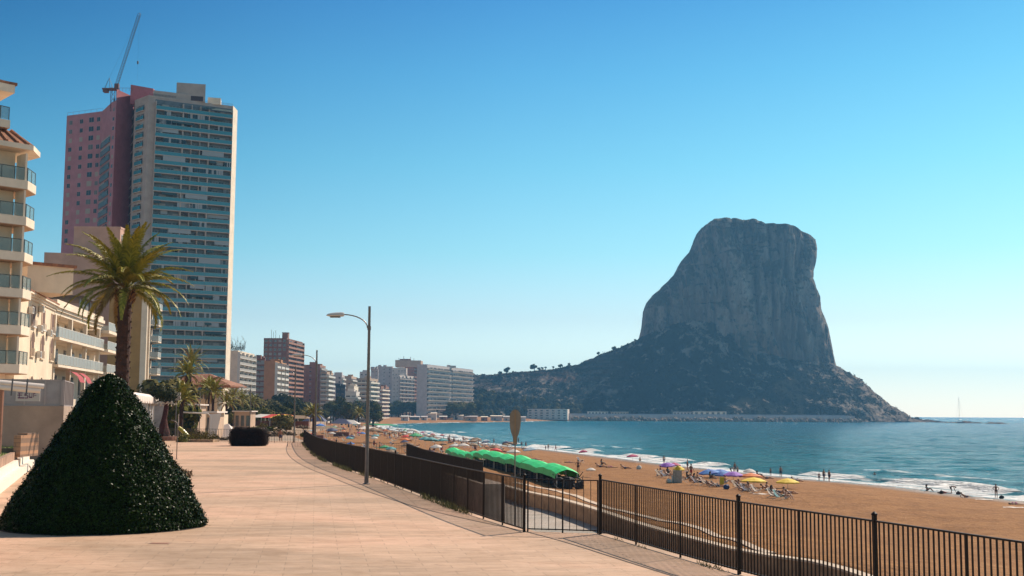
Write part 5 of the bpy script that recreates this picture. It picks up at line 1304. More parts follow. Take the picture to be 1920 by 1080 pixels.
    MB().box((pb.x-3, 61.4, .9), (qb.x-.36, 61.9, pb.z-.75)).build('low_block', mat('low_block_brown', (.20, .13, .08), .9), pl)
garden()
# ================================================================ VEGETATION
def leafmat(name, c, c2, rough=.5, spec=.4, sc_=3, trans=.0):
    t = NT(name); g = t.new('NewGeometry'); 
    r = t.ramp(g.outputs['Random Per Island'], [(0, c), (1, c2)])
    t.ln(r, t.b.inputs['Base Color']); t.b.inputs['Roughness'].default_value = rough; t.b.inputs['Specular IOR Level'].default_value = spec
    return t.m
M_clip = leafmat('glossy_leaf', (.001, .002, .0005), (.020, .045, .005), .38, .07)
M_core = mat('hedge_core', (.004, .006, .003), 1, spec=0)
M_palm = leafmat('palm_leaf', (.12, .12, .014), (.36, .30, .045), .5, .2)
M_palmd = leafmat('dry_palm_leaf', (.16, .085, .022), (.27, .16, .05), .7, .2)
M_trunk = mat('palm_trunk', (.06, .024, .014), .95, var=.5, vscale=4, bump=.9, bscale=9)
M_bark = mat('tree_bark', (.07, .045, .03), .95, var=.4, vscale=5)
M_leaf = leafmat('tree_leaf', (.035, .040, .006), (.12, .105, .018), .75, .05)
M_leaf2 = leafmat('olive_leaf', (.065, .060, .014), (.19, .14, .04), .75, .05)
M_pine = leafmat('pine_leaf', (.014, .018, .006), (.052, .052, .016), .85, .04)
def quads(P, N, L, W, g):
    """leaf quads: centres P (n,3), outward normals N, length L, width W"""
    n = len(P); t = g.normal(size=(n, 3)); t -= (t*N).sum(1, keepdims=True)*N*.7; t /= np.linalg.norm(t, axis=1, keepdims=True)
    b = np.cross(N, t); b /= np.linalg.norm(b, axis=1, keepdims=True)+1e-9
    L = np.broadcast_to(np.asarray(L).reshape(-1, 1), (n, 1)); W = np.broadcast_to(np.asarray(W).reshape(-1, 1), (n, 1))
    V = np.stack([P-t*L*.5, P+b*W*.5, P+t*L*.5, P-b*W*.5], 1).reshape(-1, 3)
    return V, np.arange(4*n).reshape(n, 4)
# --- the big clipped cone
def cone_bush():
    c = G(195, 1005, 0); k = 1+2.95/math.hypot(c.x, c.y); cx, cy = c.x*k, c.y*k
    root = thing('clipped_cone_bush', (cx, cy, 0), 'huge dark cone-shaped clipped bush standing alone on the paving in the foreground', 'bush')
    hz_ = np.array([0, .1, .55, 1.27, 2.0, 2.75, 3.3, 3.78, 4.06, 4.24]); rr = np.array([2.70, 2.76, 2.56, 2.12, 1.66, 1.20, .88, .60, .34, .03])
    g = np.random.default_rng(1); N = 84000
    pr = np.interp(np.linspace(0, 4.24, 400), hz_, rr); cum = np.cumsum(pr+.15); cum /= cum[-1]
    h = np.interp(g.random(N), cum, np.linspace(0, 4.24, 400)); th = g.uniform(0, 2*math.pi, N)
    lump = fbm(th*3.2+10, h*1.6, 4, 5)*.34
    r = np.interp(h, hz_, rr)*(1+0*h)+lump-.02+g.normal(0, .035, N)+np.where(g.random(N) < .04, g.uniform(0, .12, N), 0)
    r = np.maximum(r, .02)
    P = np.stack([cx+r*np.cos(th), cy+r*np.sin(th), h], 1)
    Nn = np.stack([np.cos(th)*.80, np.sin(th)*.80, np.full(N, .32)], 1)+g.normal(0, .45, (N, 3)); Nn /= np.linalg.norm(Nn, axis=1, keepdims=True)
    V, F = quads(P, Nn, g.uniform(.055, .105, N), g.uniform(.03, .05, N), g)
    npmesh('foliage', V, F, M_clip, root)
    MB().lathe((cx, cy, 0), [(a-.12 if a > .2 else .02, b) for a, b in zip(rr, hz_*.975)], 40).build('core', M_core, root)
    # litter and the dark watering ring round its foot
    MB().lathe((cx, cy, 0), [(2.78, 0), (2.78, .012), (2.4, .012)], 40).build('soil_ring', mat('dark_soil', (.05, .035, .025), .95), root)
cone_bush()
def clip_hedge():
    c = G(462, 836.5, 0); w, dpt, h = 3.35, 2.2, 1.66; cx, cy = c.x, c.y+dpt/2
    root = thing('clipped_hedge', (cx, cy, 0), 'dark low box-shaped clipped hedge with rounded corners, alone at the far end of the paving', 'hedge')
    g = np.random.default_rng(2); N = 16000; s_ = g.uniform(-1, 1, (N, 3)); fx = g.integers(0, 3, N); s_[np.arange(N), fx] = np.sign(g.normal(size=N)); rr_ = (np.abs(s_)**5).sum(1, keepdims=True)**.2; u = s_/rr_; s_ = u.copy(); u = np.sign(u)*np.abs(u)**3; u /= np.linalg.norm(u, axis=1, keepdims=True)
    P = np.stack([cx+s_[:, 0]*w/2, cy+s_[:, 1]*dpt/2, .8+s_[:, 2]*h/2*1.0], 1); P += g.normal(0, .075, (N, 3)); P[:, 2] = np.clip(P[:, 2], .02, 9)
    P[:, 2] += fbm(P[:, 0]*1.2, P[:, 1]*1.2, 3, 4)*.25
    V, F = quads(P, u, g.uniform(.08, .14, N), .06, g)
    npmesh('foliage', V, F, leafmat('red_tip_leaf', (.004, .004, .002), (.035, .014, .007), .7, .08), root)
    MB().box((cx-w*.43, cy-dpt*.4, .0), (cx+w*.43, cy+dpt*.4, h*.9)).build('core', M_core, root)
clip_hedge()
# --- palms
def frond_mesh(az, el0, L, droop, g, nl=34, lw=.05, ll=.55, base=(0, 0, 0), vee=.4):
    """one feather frond: curved rachis with two rows of narrow leaflets"""
    k = 12; pts = []; p = np.array(base, float); el = el0
    for i in range(k+1):
        pts.append(p.copy()); d = np.array([math.cos(el)*math.cos(az), math.cos(el)*math.sin(az), math.sin(el)]); p = p+d*L/k; el -= droop/k*(0.5+1.1*i/k)
    pts = np.array(pts); V = []; F = []
    side = np.array([-math.sin(az), math.cos(az), 0])
    for i in range(k):        # rachis
        w0, w1 = .035*(1-i/k)+.008, .035*(1-(i+1)/k)+.008; n0 = len(V)
        V += [pts[i]-side*w0, pts[i]+side*w0, pts[i+1]+side*w1, pts[i+1]-side*w1]; F.append((n0, n0+1, n0+2, n0+3))
    for j in range(nl):
        f = .14+.86*(j+.5)/nl; x = f*k; i = min(int(x), k-1); q = pts[i]+(pts[i+1]-pts[i])*(x-i); t = pts[i+1]-pts[i]; t = t/np.linalg.norm(t)
        up = np.cross(side, t); up = up if up[2] > 0 else -up
        le = ll*math.sin(math.pi*min(1, .16+.84*f)**.8)*(.55+.45*(1-f))+.12
        for s_ in (-1, 1):
            d = t*.78+side*s_*.62+up*vee*(g.random()*.7+.1); d = d/np.linalg.norm(d); d2 = d+np.array([0, 0, -.5-.5*g.random()]); d2 /= np.linalg.norm(d2)
            w_ = t*lw*.5; m_ = q+d*le*.55; e_ = m_+d2*le*.5; n0 = len(V)
            V += [q-w_, q+w_, m_+w_*.9, m_-w_*.9, e_]; F += [(n0, n0+1, n0+2, n0+3), (n0+3, n0+2, n0+4, n0+4)]
    return V, F
def palm(x, y, z, h, L, nf, label, seed=1, tr=.36, nl=34, ll=.55, group=None, skirt=.25, lean=0, lw=.05, name='date_palm'):
    g = np.random.default_rng(seed); q = random.Random(seed)
    root = thing(name, (x, y, z), label, 'palm tree', group)
    tx = x+lean; b = MB(); k = 26 if tr > .3 else 12; pth = []; rad = []
    for i in range(k+1):
        f = i/k; pth.append((x+lean*f*f, y, z+h*f)); rad.append(tr*(1.18 if f < .04 else (1.0+.06*(i % 2)-.12*f if f < .93 else 1.0+.35*(f-.93)/.07)))
    b.tube(pth, rad, 14)
    if tr > .3:                   # boot stubs in spirals
        for i in range(150):
            f = i/150; a = i*2.4; rr_ = tr*(1.02-.1*f); p = Vector((x+lean*f*f+rr_*math.cos(a), y+rr_*math.sin(a), z+h*f)); s_ = .08
            u = Vector((-math.sin(a), math.cos(a), 0))*s_*.9; o = Vector((math.cos(a), math.sin(a), 0))*s_
            b.add([p-u-Vector((0, 0, s_)), p+u-Vector((0, 0, s_)), p+o*1.0+Vector((0, 0, s_*.4)), p-o*.3+Vector((0, 0, s_))], [(0, 1, 2), (0, 2, 3), (1, 3, 2)])
    b.build('trunk', M_trunk, root)
    V = []; F = []; Vd = []; Fd = []
    for i in range(nf):
        f = i/nf; az = i*2.39996+q.uniform(-.2, .2); el0 = math.radians(82-f*96)+q.uniform(-.1, .1); dr = .55+1.15*f+q.uniform(-.15, .25); LL = L*(.80+.28*math.sin(math.pi*(.25+.6*f)))*q.uniform(.9, 1.08)
        v, fc = frond_mesh(az, el0, LL, dr, g, nl, lw, ll, (tx, y, z+h+.05))
        if f > 1-skirt*.4 or q.random() < .06: o_ = len(Vd); Vd += v; Fd += [tuple(a+o_ for a in c) for c in fc]
        else: o_ = len(V); V += v; F += [tuple(a+o_ for a in c) for c in fc]
    def fm(nm, V_, F_, m_):
        if not F_: return
        b_ = MB(); b_.v = [tuple(p) for p in V_]; b_.f = [tuple(dict.fromkeys(f)) for f in F_]; b_.mi = [0]*len(F_); b_.build(nm, m_, root)
    fm('crown', V, F, M_palm); fm('dry_fronds', Vd, Fd, M_palmd)
    b = MB()                      # swollen base of cut leaf stalks under the crown
    for i in range(60 if tr > .3 else 14):
        a = i*2.4; zz = z+h-.75+.75*(i/60 if tr > .3 else i/14); rr_ = tr*1.05; p = Vector((tx+rr_*math.cos(a), y+rr_*math.sin(a), zz)); o = Vector((math.cos(a)*.22, math.sin(a)*.22, .3))
        b.tube([p, p+o*.8], [.055, .02], 4, cap=False)
    b.build('cut_stalks', mat('cut_stalk', (.20, .10, .04), .9), root)
    return root
c = P2(237, 69)
palm(c.x, 69, 0, 10.0, 3.95, 50, 'largest palm tree with a thick reddish trunk and a full crown, behind the clipped cone', 3, .40, 84, .72, lw=.062, skirt=.1)
pr = [(358, 232, 12.0, 682, 4.0, 'tall slim palm in front of the tiled villa', .24), (351, 185, 0, 704, 2.8, 'shorter palm just below the slim one, before the tiled villa roof', .22), (341, 150, 0, 750, 2.6, 'low olive-leaved palm right of the round clipped tree', .25),
      (400, 190, 0, 738, 3.0, 'low palm under the blue awnings', .22), (392, 210, 0, 732, 2.6, 'small palm right behind the white gate frame', .2), (437, 300, 0, 748, 4.2, 'bushy young palm at the foot of the white block', .25), (425, 260, 0, 757, 3.2, 'bushy palm left of the white block base', .25),
      (452, 330, 0, 752, 4.0, 'bushy palm between the two slim lamp posts', .22), (474, 360, 0, 756, 3.6, 'bushy palm below the orange-walled block', .22), (673, 430, 0, 776, 3.4, 'lone thin palm on the sand left of the nearest lamp pole', .2), (588, 250, 0, 778, 2.6, 'dark drooping palm beside the second lamp pole', .25)]
for i, (px, d, _, py, L, lab, tr) in enumerate(pr):
    q_ = D(px, py, d); zb = 0 if d < 135 else max(gz(q_.x, q_.y), -4.3)
    palm(q_.x, d, zb, q_.z-zb, L, 30, lab, 20+i, tr, 18, .6, 'smaller palms along the seafront', .3, lw=.16)
# --- broadleaf trees and pines
def crown_pts(g, r, n, k=9, flat=.75, shell=.55):
    cs = g.normal(size=(k, 3)); cs /= np.linalg.norm(cs, axis=1, keepdims=True); cs *= g.uniform(.25, .68, (k, 1))*np.array([1, 1, flat]); rs = g.uniform(.30, .52, k)
    i = g.integers(0, k, n); d = g.normal(size=(n, 3)); d /= np.linalg.norm(d, axis=1, keepdims=True)
    P = (cs[i]+d*(rs[i]*(shell+(1-shell)*g.random(n)))[:, None]*np.array([1, 1, .85]))*r
    return P, d
def tree(x, y, z, h, r, label, m=None, seed=1, n=900, leaf=.35, flat=.75, group=None, trunkr=.18, name='tree', th=.45):
    g = np.random.default_rng(seed); m = m or M_leaf; root = thing(name, (x, y, z), label, 'tree', group)
    b = MB(); zc = z+h-r*flat
    b.tube([(x, y, z), (x+.1*r, y, z+(zc-z)*.6), (x, y, zc)], [trunkr*1.2, trunkr*.8, trunkr*.4], 7)
    for k in range(5):
        a = k*1.3+seed; s0 = Vector((x, y, z+(zc-z)*(.5+.08*k))); b.tube([s0, s0+Vector((math.cos(a)*r*.35, math.sin(a)*r*.35, r*.3)), s0+Vector((math.cos(a)*r*.6, math.sin(a)*r*.6, r*.5))], [trunkr*.45, trunkr*.3, trunkr*.1], 5)
    b.build('trunk', M_bark, root)
    P, d = crown_pts(g, r, n, flat=flat); P += np.array([x, y, zc]); V, F = quads(P, d, g.uniform(.6, 1.3, n)*leaf, g.uniform(.5, 1.0, n)*leaf, g)
    npmesh('crown', V, F, m, root)
    return root
# round clipped tree on a swollen trunk in a round planter
c = P2(318, 136)
r_ = thing('round_planter', (c.x, c.y, 0), 'round terracotta planter rim at the foot of the mushroom-shaped tree', 'planter')
MB().lathe((c.x, c.y, 0), [(1.75, 0), (1.8, .1), (1.72, .42), (1.55, .45), (1.5, .3)], 24).build('rim', mat('terracotta', (.22, .085, .045), .85), r_); MB().lathe((c.x, c.y, .2), [(1.55, 0), (1.5, .12)], 20).build('soil', mat('dark_soil', (.05, .035, .025)), r_)
r_ = thing('mushroom_tree', (c.x, c.y, .3), 'tree with a dark round crown, white tufts beneath it and a swollen red-brown trunk', 'tree')
MB().tube([(c.x, c.y, .3), (c.x+.05, c.y, .9), (c.x-.05, c.y, 1.6), (c.x, c.y, 2.4), (c.x+.25, c.y, 4.2)], [.72, .62, .48, .30, .24], 12).build('trunk', mat('red_trunk', (.075, .018, .013), .95, var=.5, vscale=6, bump=.8), r_)
g = np.random.default_rng(5); P, d = crown_pts(g, 2.0, 4200, 12, .72, .7); P += np.array([c.x-.1, c.y, 5.35]); P[:, 2] = np.maximum(P[:, 2], 4.2); V, F = quads(P, d, g.uniform(.12, .24, len(P)), .12, g); npmesh('crown', V, F, leafmat('deep_leaf', (.008, .014, .004), (.045, .05, .012), .6, .1), r_)
P = np.stack([c.x+g.uniform(-1.7, 1.6, 90), c.y+g.uniform(-1.3, .6, 90), 4.05+g.uniform(-.25, .2, 90)], 1); V, F = quads(P, g.normal(size=(90, 3))+[0, -1, .3], .34, .2, g); npmesh('pale_tufts', V, F, mat('pale_tuft', (.55, .46, .38), .8), r_)
# shrub tufts near the pole and along the far railing
def shrub(px, py, r, label, m=None, seed=1, n=700, h=None):
    c = G(px, py, 0); g = np.random.default_rng(seed); root = thing('shrub', (c.x, c.y, 0), label, 'shrub', 'low shrubs on the promenade')
    P, d = crown_pts(g, r, n, 8, .8, .3); P[:, 2] = np.abs(P[:, 2])*(h or 1.0); P += np.array([c.x, c.y, .03]); V, F = quads(P, d, r*.28, r*.10, g); npmesh('leaves', V, F, m or M_leaf2, root)
    MB().tube([(c.x, c.y, 0), (c.x, c.y, r*.5)], .05, 5).build('stem', M_bark, root)
shrub(334, 896, .75, 'brownish shrub peeping out behind the right flank of the clipped cone', leafmat('rusty_leaf', (.07, .05, .015), (.22, .11, .045), .7), 3, 900, 1.4)
shrub(343, 829, 1.1, 'yellow-green shrub beside the round terracotta planter', leafmat('lime_leaf', (.08, .085, .01), (.20, .18, .03), .7), 4)
shrub(351, 812, 1.3, 'bright lime shrub with a banana-shaped slide of leaves near the white frame', MATS['lime_leaf'], 6, 800, 1.2)
bed = thing('planting_bed', G(372, 829, 0), 'low tan kerbed planting bed with dry shrubs at the end of the paving', 'planter'); a = G(338, 829, 0); c2 = G(398, 829.5, 0)
MB().box((a.x, a.y, 0), (c2.x, a.y+2.6, .28)).build('kerb', M_stone, bed); g = np.random.default_rng(6); n = 1500; P = np.stack([g.uniform(a.x, c2.x, n), g.uniform(a.y+.2, a.y+2.4, n), .3+np.abs(g.normal(0, .32, n))], 1); V, F = quads(P, g.normal(size=(n, 3)), .16, .07, g); npmesh('plants', V, F, M_leaf2, bed)
# dry tufts at the foot of the railing
g = np.random.default_rng(7); V = []; N = 0
Ls = resam(offs(F2, -.02), 400)
pts_ = []
for i, p in enumerate(Ls):
    m_ = vnoise(np.array([i*.11]), np.array([3.3]), 5)[0]
    for k in range(int(max(0, m_-.42)*55)):
        a = g.uniform(0, 6.28); x = p.x+g.normal(0, .07)-.05; y = p.y+g.normal(0, .12); h_ = g.uniform(.06, .30); w_ = .014
        pts_ += [(x-w_*math.cos(a), y-w_*math.sin(a), .004), (x+w_*math.cos(a), y+w_*math.sin(a), .004), (x+g.normal(0, .08), y+g.normal(0, .08), h_)]
for i, p in enumerate(resam(offs(F1, -.02), 260)):
    m_ = vnoise(np.array([i*.13]), np.array([8.3]), 5)[0]
    for k in range(int(max(0, m_-.5)*26)):
        a = g.uniform(0, 6.28); x = p.x+g.normal(0, .05)-.06; y = p.y+g.normal(0, .1); h_ = g.uniform(.04, .14); w_ = .010
        pts_ += [(x-w_*math.cos(a), y-w_*math.sin(a), .004), (x+w_*math.cos(a), y+w_*math.sin(a), .004), (x+g.normal(0, .05), y+g.normal(0, .05), h_)]
wd = npmesh('weeds', np.array(pts_), np.arange(len(pts_)).reshape(-1, 3), mat('dry_weed', (.20, .15, .05), .9, col2=(.10, .11, .03), vscale=3)); tag(wd, kind='stuff')
# --- seafront trees in front of the blocks: one of each kind, then copies
protos = []
for k, (m_, flat_, lf) in enumerate(((M_leaf, .8, .9), (M_leaf2, .7, .9), (M_leaf, 1.05, .8), (M_pine, .6, .8))):
    t_ = tree(0, 0, 0, 10, 4.2, 'x', m_, 60+k, 1500, lf, flat_, None, .3, 'seafront_tree'); protos.append(t_)
q = random.Random(11); used = set()
KL = ['dark rounded tree', 'olive-green spreading tree', 'tall bushy dark tree', 'low dark pine']
BL = [(430, 'the white block with the blank end wall'), (480, 'the orange-walled block'), (530, 'the tall brown tower block'), (585, 'the russet block'), (640, 'the small navy building'), (700, 'the striped pale block'), (760, 'the grey-white slab'), (830, 'the long hotel'), (900, 'the wooded slope')]
TS = []
for k in range(74):
    px = 425+k*6.35+q.uniform(-3, 3); u = (px-425)/470
    d = (420+u*900)*q.uniform(.92, 1.12) if px < 700 else 1330*q.uniform(.97, 1.12)
    py = (748 if px < 560 else 756 if px < 700 else 758)+q.uniform(-9, 12)
    TS.append((px, py, d))
for k in range(40): TS.append((703+k*4.9+q.uniform(-2, 2), 757+q.uniform(-7, 9), 1340*q.uniform(.96, 1.05)))
for k in range(26): TS.append((432+k*6+q.uniform(-2, 2), 764+q.uniform(-8, 6), 300+k*7))
TS += [(536, 772, 260), (700, 755, 700), (655, 752, 640), (642, 742, 760), (668, 756, 700), (340, 742, 170), (312, 700, 215)]
def near_name(px): return min(BL, key=lambda b_: abs(b_[0]-px))[1]
for k, (px, py, d) in enumerate(TS):
    kind = q.randrange(4); src = protos[kind]; p = D(px, py, d); zb = gz(p.x, p.y)-.2 if d > 135 else -.2
    h = max(3.0, p.z-zb); s_ = h/10
    lab = KL[kind]+(' at the foot of ' if d < 700 else ' before ')+near_name(px)
    if kind not in used: o = src; used.add(kind)
    else: o = src.copy(); C.objects.link(o); [copy_tree(ch, o) for ch in src.children]
    o.location = (p.x, p.y, zb); o.rotation_euler = (0, 0, q.uniform(0, 6)); w_ = max(s_, .5)*(1.0 if d < 900 else 1.35); o.scale = (w_*q.uniform(.85, 1.2), w_*q.uniform(.85, 1.2), s_)
    o['label'] = lab; o['group'] = 'seafront trees before the apartment blocks'
# --- wooded foot of the hill
q = random.Random(21)
wp = tree(0, 0, 0, 12, 6.5, 'dark bushy tree in the wood at the foot of the hill', M_pine, 70, 1500, 1.4, .85, 'wood at the foot of the hill', .4, 'hill_tree')
wp2 = tree(0, 0, 0, 12, 6.5, 'olive bushy tree in the wood at the foot of the hill', M_leaf2, 71, 1500, 1.4, .8, 'wood at the foot of the hill', .4, 'hill_tree')
first = {id(wp): True, id(wp2): True}
for k in range(170):
    px = q.uniform(886, 1085); top_ = np.interp(px, [886, 930, 985, 1085], [722, 730, 738, 760]); py = q.uniform(top_, 779 if px < 990 else 768)
    f = (779-py)/(779-top_+.1); d = 1545+f*120 if px < 985 else 1700+f*60
    src = wp if q.random() < .72 else wp2; p = D(px, py, d)
    hz2 = hill_z(p.x, p.y); zb = p.z-12; s_ = q.uniform(.75, 1.25)
    zb = min(zb, max(hz2-1, p.z-14)) if hz2 > SEA else zb
    if first[id(src)]: o = src; first[id(src)] = False
    else: o = src.copy(); C.objects.link(o); [copy_tree(ch, o) for ch in src.children]
    o.location = (p.x, p.y, zb); o.scale = (s_, s_, s_*q.uniform(.9, 1.1)); o.rotation_euler = (0, 0, q.uniform(0, 6))
# --- pines on the skyline ridge
def ridge_pine(px, py, w, h, label, seed):
    r_ = w/2/FPX*1925; p = D(px, py, 1925); zt = p.z; zb = D(px, py+h, 1925).z
    tree(p.x, 1918, zb-2, zt-zb+2, r_, label, M_pine, seed, 700, r_*.28, .5, 'pines on the skyline ridge', .5, 'ridge_pine')
for k, (px, py, w, h, l) in enumerate([(937, 696, 11, 6, 'small flat pine left of the largest ridge pine'), (950, 689.5, 17, 12, 'largest pine on the low ridge, broad double crown'), (1001, 684, 17, 12, 'umbrella pine standing clear on the ridge with a bare trunk'), (1010, 689, 8, 8, 'little pine right beside the umbrella pine on the ridge'),
        (1017, 688.5, 7, 7, 'tiny round pine on the ridge, third of the umbrella cluster'), (1023, 688, 6, 7, 'tiny round pine at the right end of the umbrella cluster'), (1037, 687, 6, 6, 'narrow pine on the ridge midway up the slope'), (1051, 683, 12, 9, 'round pine where the ridge starts to rise'), (1066, 681, 8, 7, 'small pine above the round one on the rising ridge'), (1121, 660, 10, 8, 'dark pine on the steep upper ridge'), (1150, 650, 12, 8, 'broad pine high on the steep ridge'), (906, 701, 9, 5, 'low bush-like pine at the left end of the ridge'), (1190, 636, 7, 6, 'little pine against the foot of the cliff')]):
    ridge_pine(px, py, w, h, l, 90+k)
# hillside scrub that gives the slopes their rough outline
g = np.random.default_rng(9); n = 34000
ix = g.integers(5, len(gx)-5, n); iy = g.integers(5, 380, n); X_ = gx[ix]+g.uniform(-.8, .8, n); Y_ = gy[iy]+g.uniform(-.8, .8, n); Z_ = Zt[iy, ix]
keep = (Z_ > SEA+4) & (fbm(X_*.03, Y_*.03, 3, 55) > -.08) & (g.random(n) > .45*sstep(440, 560, X_)); P = np.stack([X_, Y_, Z_], 1)[keep]; n = len(P)
P = np.repeat(P, 4, 0)+g.normal(0, 1.1, (n*4, 3))*[1, 1, .6]; d = g.normal(size=(len(P), 3))+[0, -.3, .8]; d /= np.linalg.norm(d, axis=1, keepdims=True)
V, F = quads(P, d, g.uniform(1.4, 3.2, len(P)), g.uniform(1.0, 2.2, len(P)), g); sb = npmesh('scrub', V, F, M_pine); tag(sb, kind='stuff')
# ================================================================ BEYOND THE FAR RAILING
M_far = paving('far_paving', (.46, .33, .235), (.41, .29, .205), (.25, .18, .13), 2.2, 1.1, 0)
mb = MB(); mb.prism([(-21.8, 136.2), (-44.9, 140.2), (-95, 145), (-150, 300), (-150, 520), (-78, 520), (-62, 330), (-34, 190)], -5, -.35); tag(mb.build('far_esplanade', M_far), kind='structure')
rq = random.Random(31)
# white pipe frame, lean seats and a boat-shaped cover by the gate
r_ = thing('pipe_frame', P2(376, 150).to_3d(), 'white pipe goal-like frame with a drooping cloth, beyond the far railing', 'frame')
a, c = P2(345, 150), P2(407, 152); za_ = D(376, 773, 150).z; mw = mat('canopy_white', (.72, .62, .56))
b = MB(); b.tube([(a.x, 150, -.3), (a.x, 150, za_-.3), (a.x+.3, 150, za_), (c.x-.3, 151, za_-.15), (c.x, 151, za_-.5), (c.x, 151, -.3)], .10, 8); b.build('frame', mw, r_)
b = MB(); b.add([(c.x-.1, 151, za_-.2), (c.x+1.2, 151.5, za_-.1), (c.x+.7, 151.3, .2), (c.x-.3, 151, -.2)], [(0, 1, 2, 3), (3, 2, 1, 0)]); b.build('cloth', mw, r_)
r_ = thing('white_cover', P2(423, 170).to_3d(), 'low white tent-like boat cover beyond the far railing, left above the hedge', 'cover')
p = P2(415, 170); b = MB(); zc_ = -.35; b.add([(p.x-1.6, 169, zc_), (p.x+3, 169, zc_), (p.x+3, 173, zc_), (p.x-1.6, 173, zc_), (p.x-.9, 171, zc_+1.3), (p.x+1.4, 171, zc_+1.9)], [(0,1,5,4), (1,2,5), (2,3,4,5), (3,0,4), (3,2,1,0)]); b.build('cover', mw, r_)
MB().tube([(p.x-1.6, 168.9, zc_+.02), (p.x+3, 168.9, zc_+.02)], .06, 5).build('hem', M_white, r_)
r_ = thing('yellow_slide', P2(351, 145).to_3d(), 'small yellow curved slide among the shrubs beyond the far railing', 'slide')
p = P2(345, 145); MB().tube([(p.x, 145, 1.3), (p.x+.5, 145, .9), (p.x+1.1, 145, .3), (p.x+1.9, 145, .0)], [.22, .26, .26, .2], 8).build('chute', mat('yellow_plastic', (.42, .36, .02), .4), r_)
MB().tube([(p.x, 145, 1.3), (p.x-.1, 145, -.35)], .07, 6).build('leg', M_galv, r_)
r_ = thing('notice_board', P2(345, 139).to_3d(), 'white information panel on a thin post beside the mushroom-shaped tree', 'sign')
p = D(330, 745, 138); MB().box((p.x-.5, 138, p.z-.35), (p.x+.5, 138.12, p.z+.55)).build('panel', mw, r_); MB().tube([(p.x, 138.2, -.3), (p.x, 138.2, p.z)], .06, 6).build('post', M_galv, r_)
r_ = thing('pole_sign', G(373, 828, -.3), 'thin pole with a small pale box on it rising from the planting bed', 'pole')
p = G(373, 818, -.2); zt_ = D(373, 735, p.y).z; MB().tube([(p.x, p.y, -.3), (p.x, p.y, zt_)], .055, 6).build('pole', M_galv, r_); MB().box((p.x-.45, p.y-.1, zt_-3.2), (p.x+.1, p.y+.1, zt_-2.0)).build('box', M_conc, r_)
# parked kiosks, low walls and hedges that clutter the esplanade
CL = [(352, 372, 760, 200, W_tan, 'grey kiosk behind the white pipe frame'), (388, 404, 774, 165, W_tan, 'small tan hut right behind the cloth of the pipe frame'), (440, 470, 772, 260, W_tan, 'tan low store left of the slim lamp posts')]
for x0, x1, yt, dd, m_, l_ in CL:
    p = D(x0, yt, dd); q = D(x1, yt, dd); r_ = thing('esplanade_kiosk', (p.x, dd, -.35), l_, 'kiosk')
    MB().prism([(p.x, dd), (q.x, dd), (q.x, dd+5), (p.x, dd+5)], -.4, p.z).build('wall', m_, r_); MB().prism([(p.x-.4, dd-.8), (q.x+.4, dd-.8), (q.x+.4, dd+5.3), (p.x-.4, dd+5.3)], p.z, p.z+.22).build('roof', mw, r_)
    b = MB()
    for k in range(3): u = p.x+(q.x-p.x)*(k+.2)/3; b.box((u, dd-.03, .2), (u+(q.x-p.x)*.2, dd+.02, min(p.z-.3, 2.4)))
    b.build('opening', M_gdark, r_)
for k in range(46):          # low shrubs along the esplanade
    px = rq.uniform(345, 572); dd = rq.uniform(150, 300) if px > 470 else rq.uniform(146, 230); p = Vector((ray(px, 800).x/ray(px, 800).y*dd, dd))
    if k < 3: o = None
    if k == 0:
        g = np.random.default_rng(77); sb0 = []
        for kk, m_ in enumerate((M_leaf2, MATS['rusty_leaf'], M_leaf)):
            e_ = thing('low_bush', (0, 0, 0), 'x', 'bush', 'low bushes on the far esplanade'); P, d = crown_pts(g, 1.0, 420, 7, .7, .3); P[:, 2] = np.abs(P[:, 2]); V, F = quads(P, d, .34, .16, g); npmesh('leaves', V, F, m_, e_); sb0.append(e_)
    src = sb0[k % 3]
    o = src if k < 3 else src.copy()
    if k >= 3: C.objects.link(o); [copy_tree(ch, o) for ch in src.children]
    o.location = (p.x, dd, -.35); s_ = rq.uniform(.7, 1.9); o.scale = (s_*1.3, s_, s_*.9); o.rotation_euler = (0, 0, rq.uniform(0, 6))
    o['label'] = ('olive', 'rust-tinged', 'dark green')[k % 3]+' low bush on the far esplanade beyond the railing'

# ================================================================ PEOPLE
def skinned(J, E, name):
    ks = list(J); me = bpy.data.meshes.new(name+'_rig'); me.from_pydata([J[k][0] for k in ks], [(ks.index(a), ks.index(b)) for a, b in E], []); o = bpy.data.objects.new(name+'_rig', me); C.objects.link(o)
    sm = o.modifiers.new('s', 'SKIN')
    for i, k in enumerate(ks):
        r = J[k][1]; me.skin_vertices[0].data[i].radius = (r, r) if isinstance(r, (int, float)) else r; me.skin_vertices[0].data[i].use_root = (k == 'pel')
    ss = o.modifiers.new('d', 'SUBSURF'); ss.levels = 1; ss.render_levels = 1
    dg = bpy.context.evaluated_depsgraph_get(); m2 = bpy.data.meshes.new_from_object(o.evaluated_get(dg)); bpy.data.objects.remove(o); m2.name = name
    m2.polygons.foreach_set('use_smooth', [True]*len(m2.polygons)); return m2
M_skin = mat('tanned_skin', (.30, .125, .065), .55); M_skin2 = mat('fair_skin', (.46, .25, .16), .55); M_skin3 = mat('dark_tan_skin', (.14, .055, .03), .5)
M_hair = mat('dark_hair', (.012, .008, .006), .6); M_hair2 = mat('light_brown_hair', (.12, .06, .025), .6)
def V3(*a): return Vector(a)
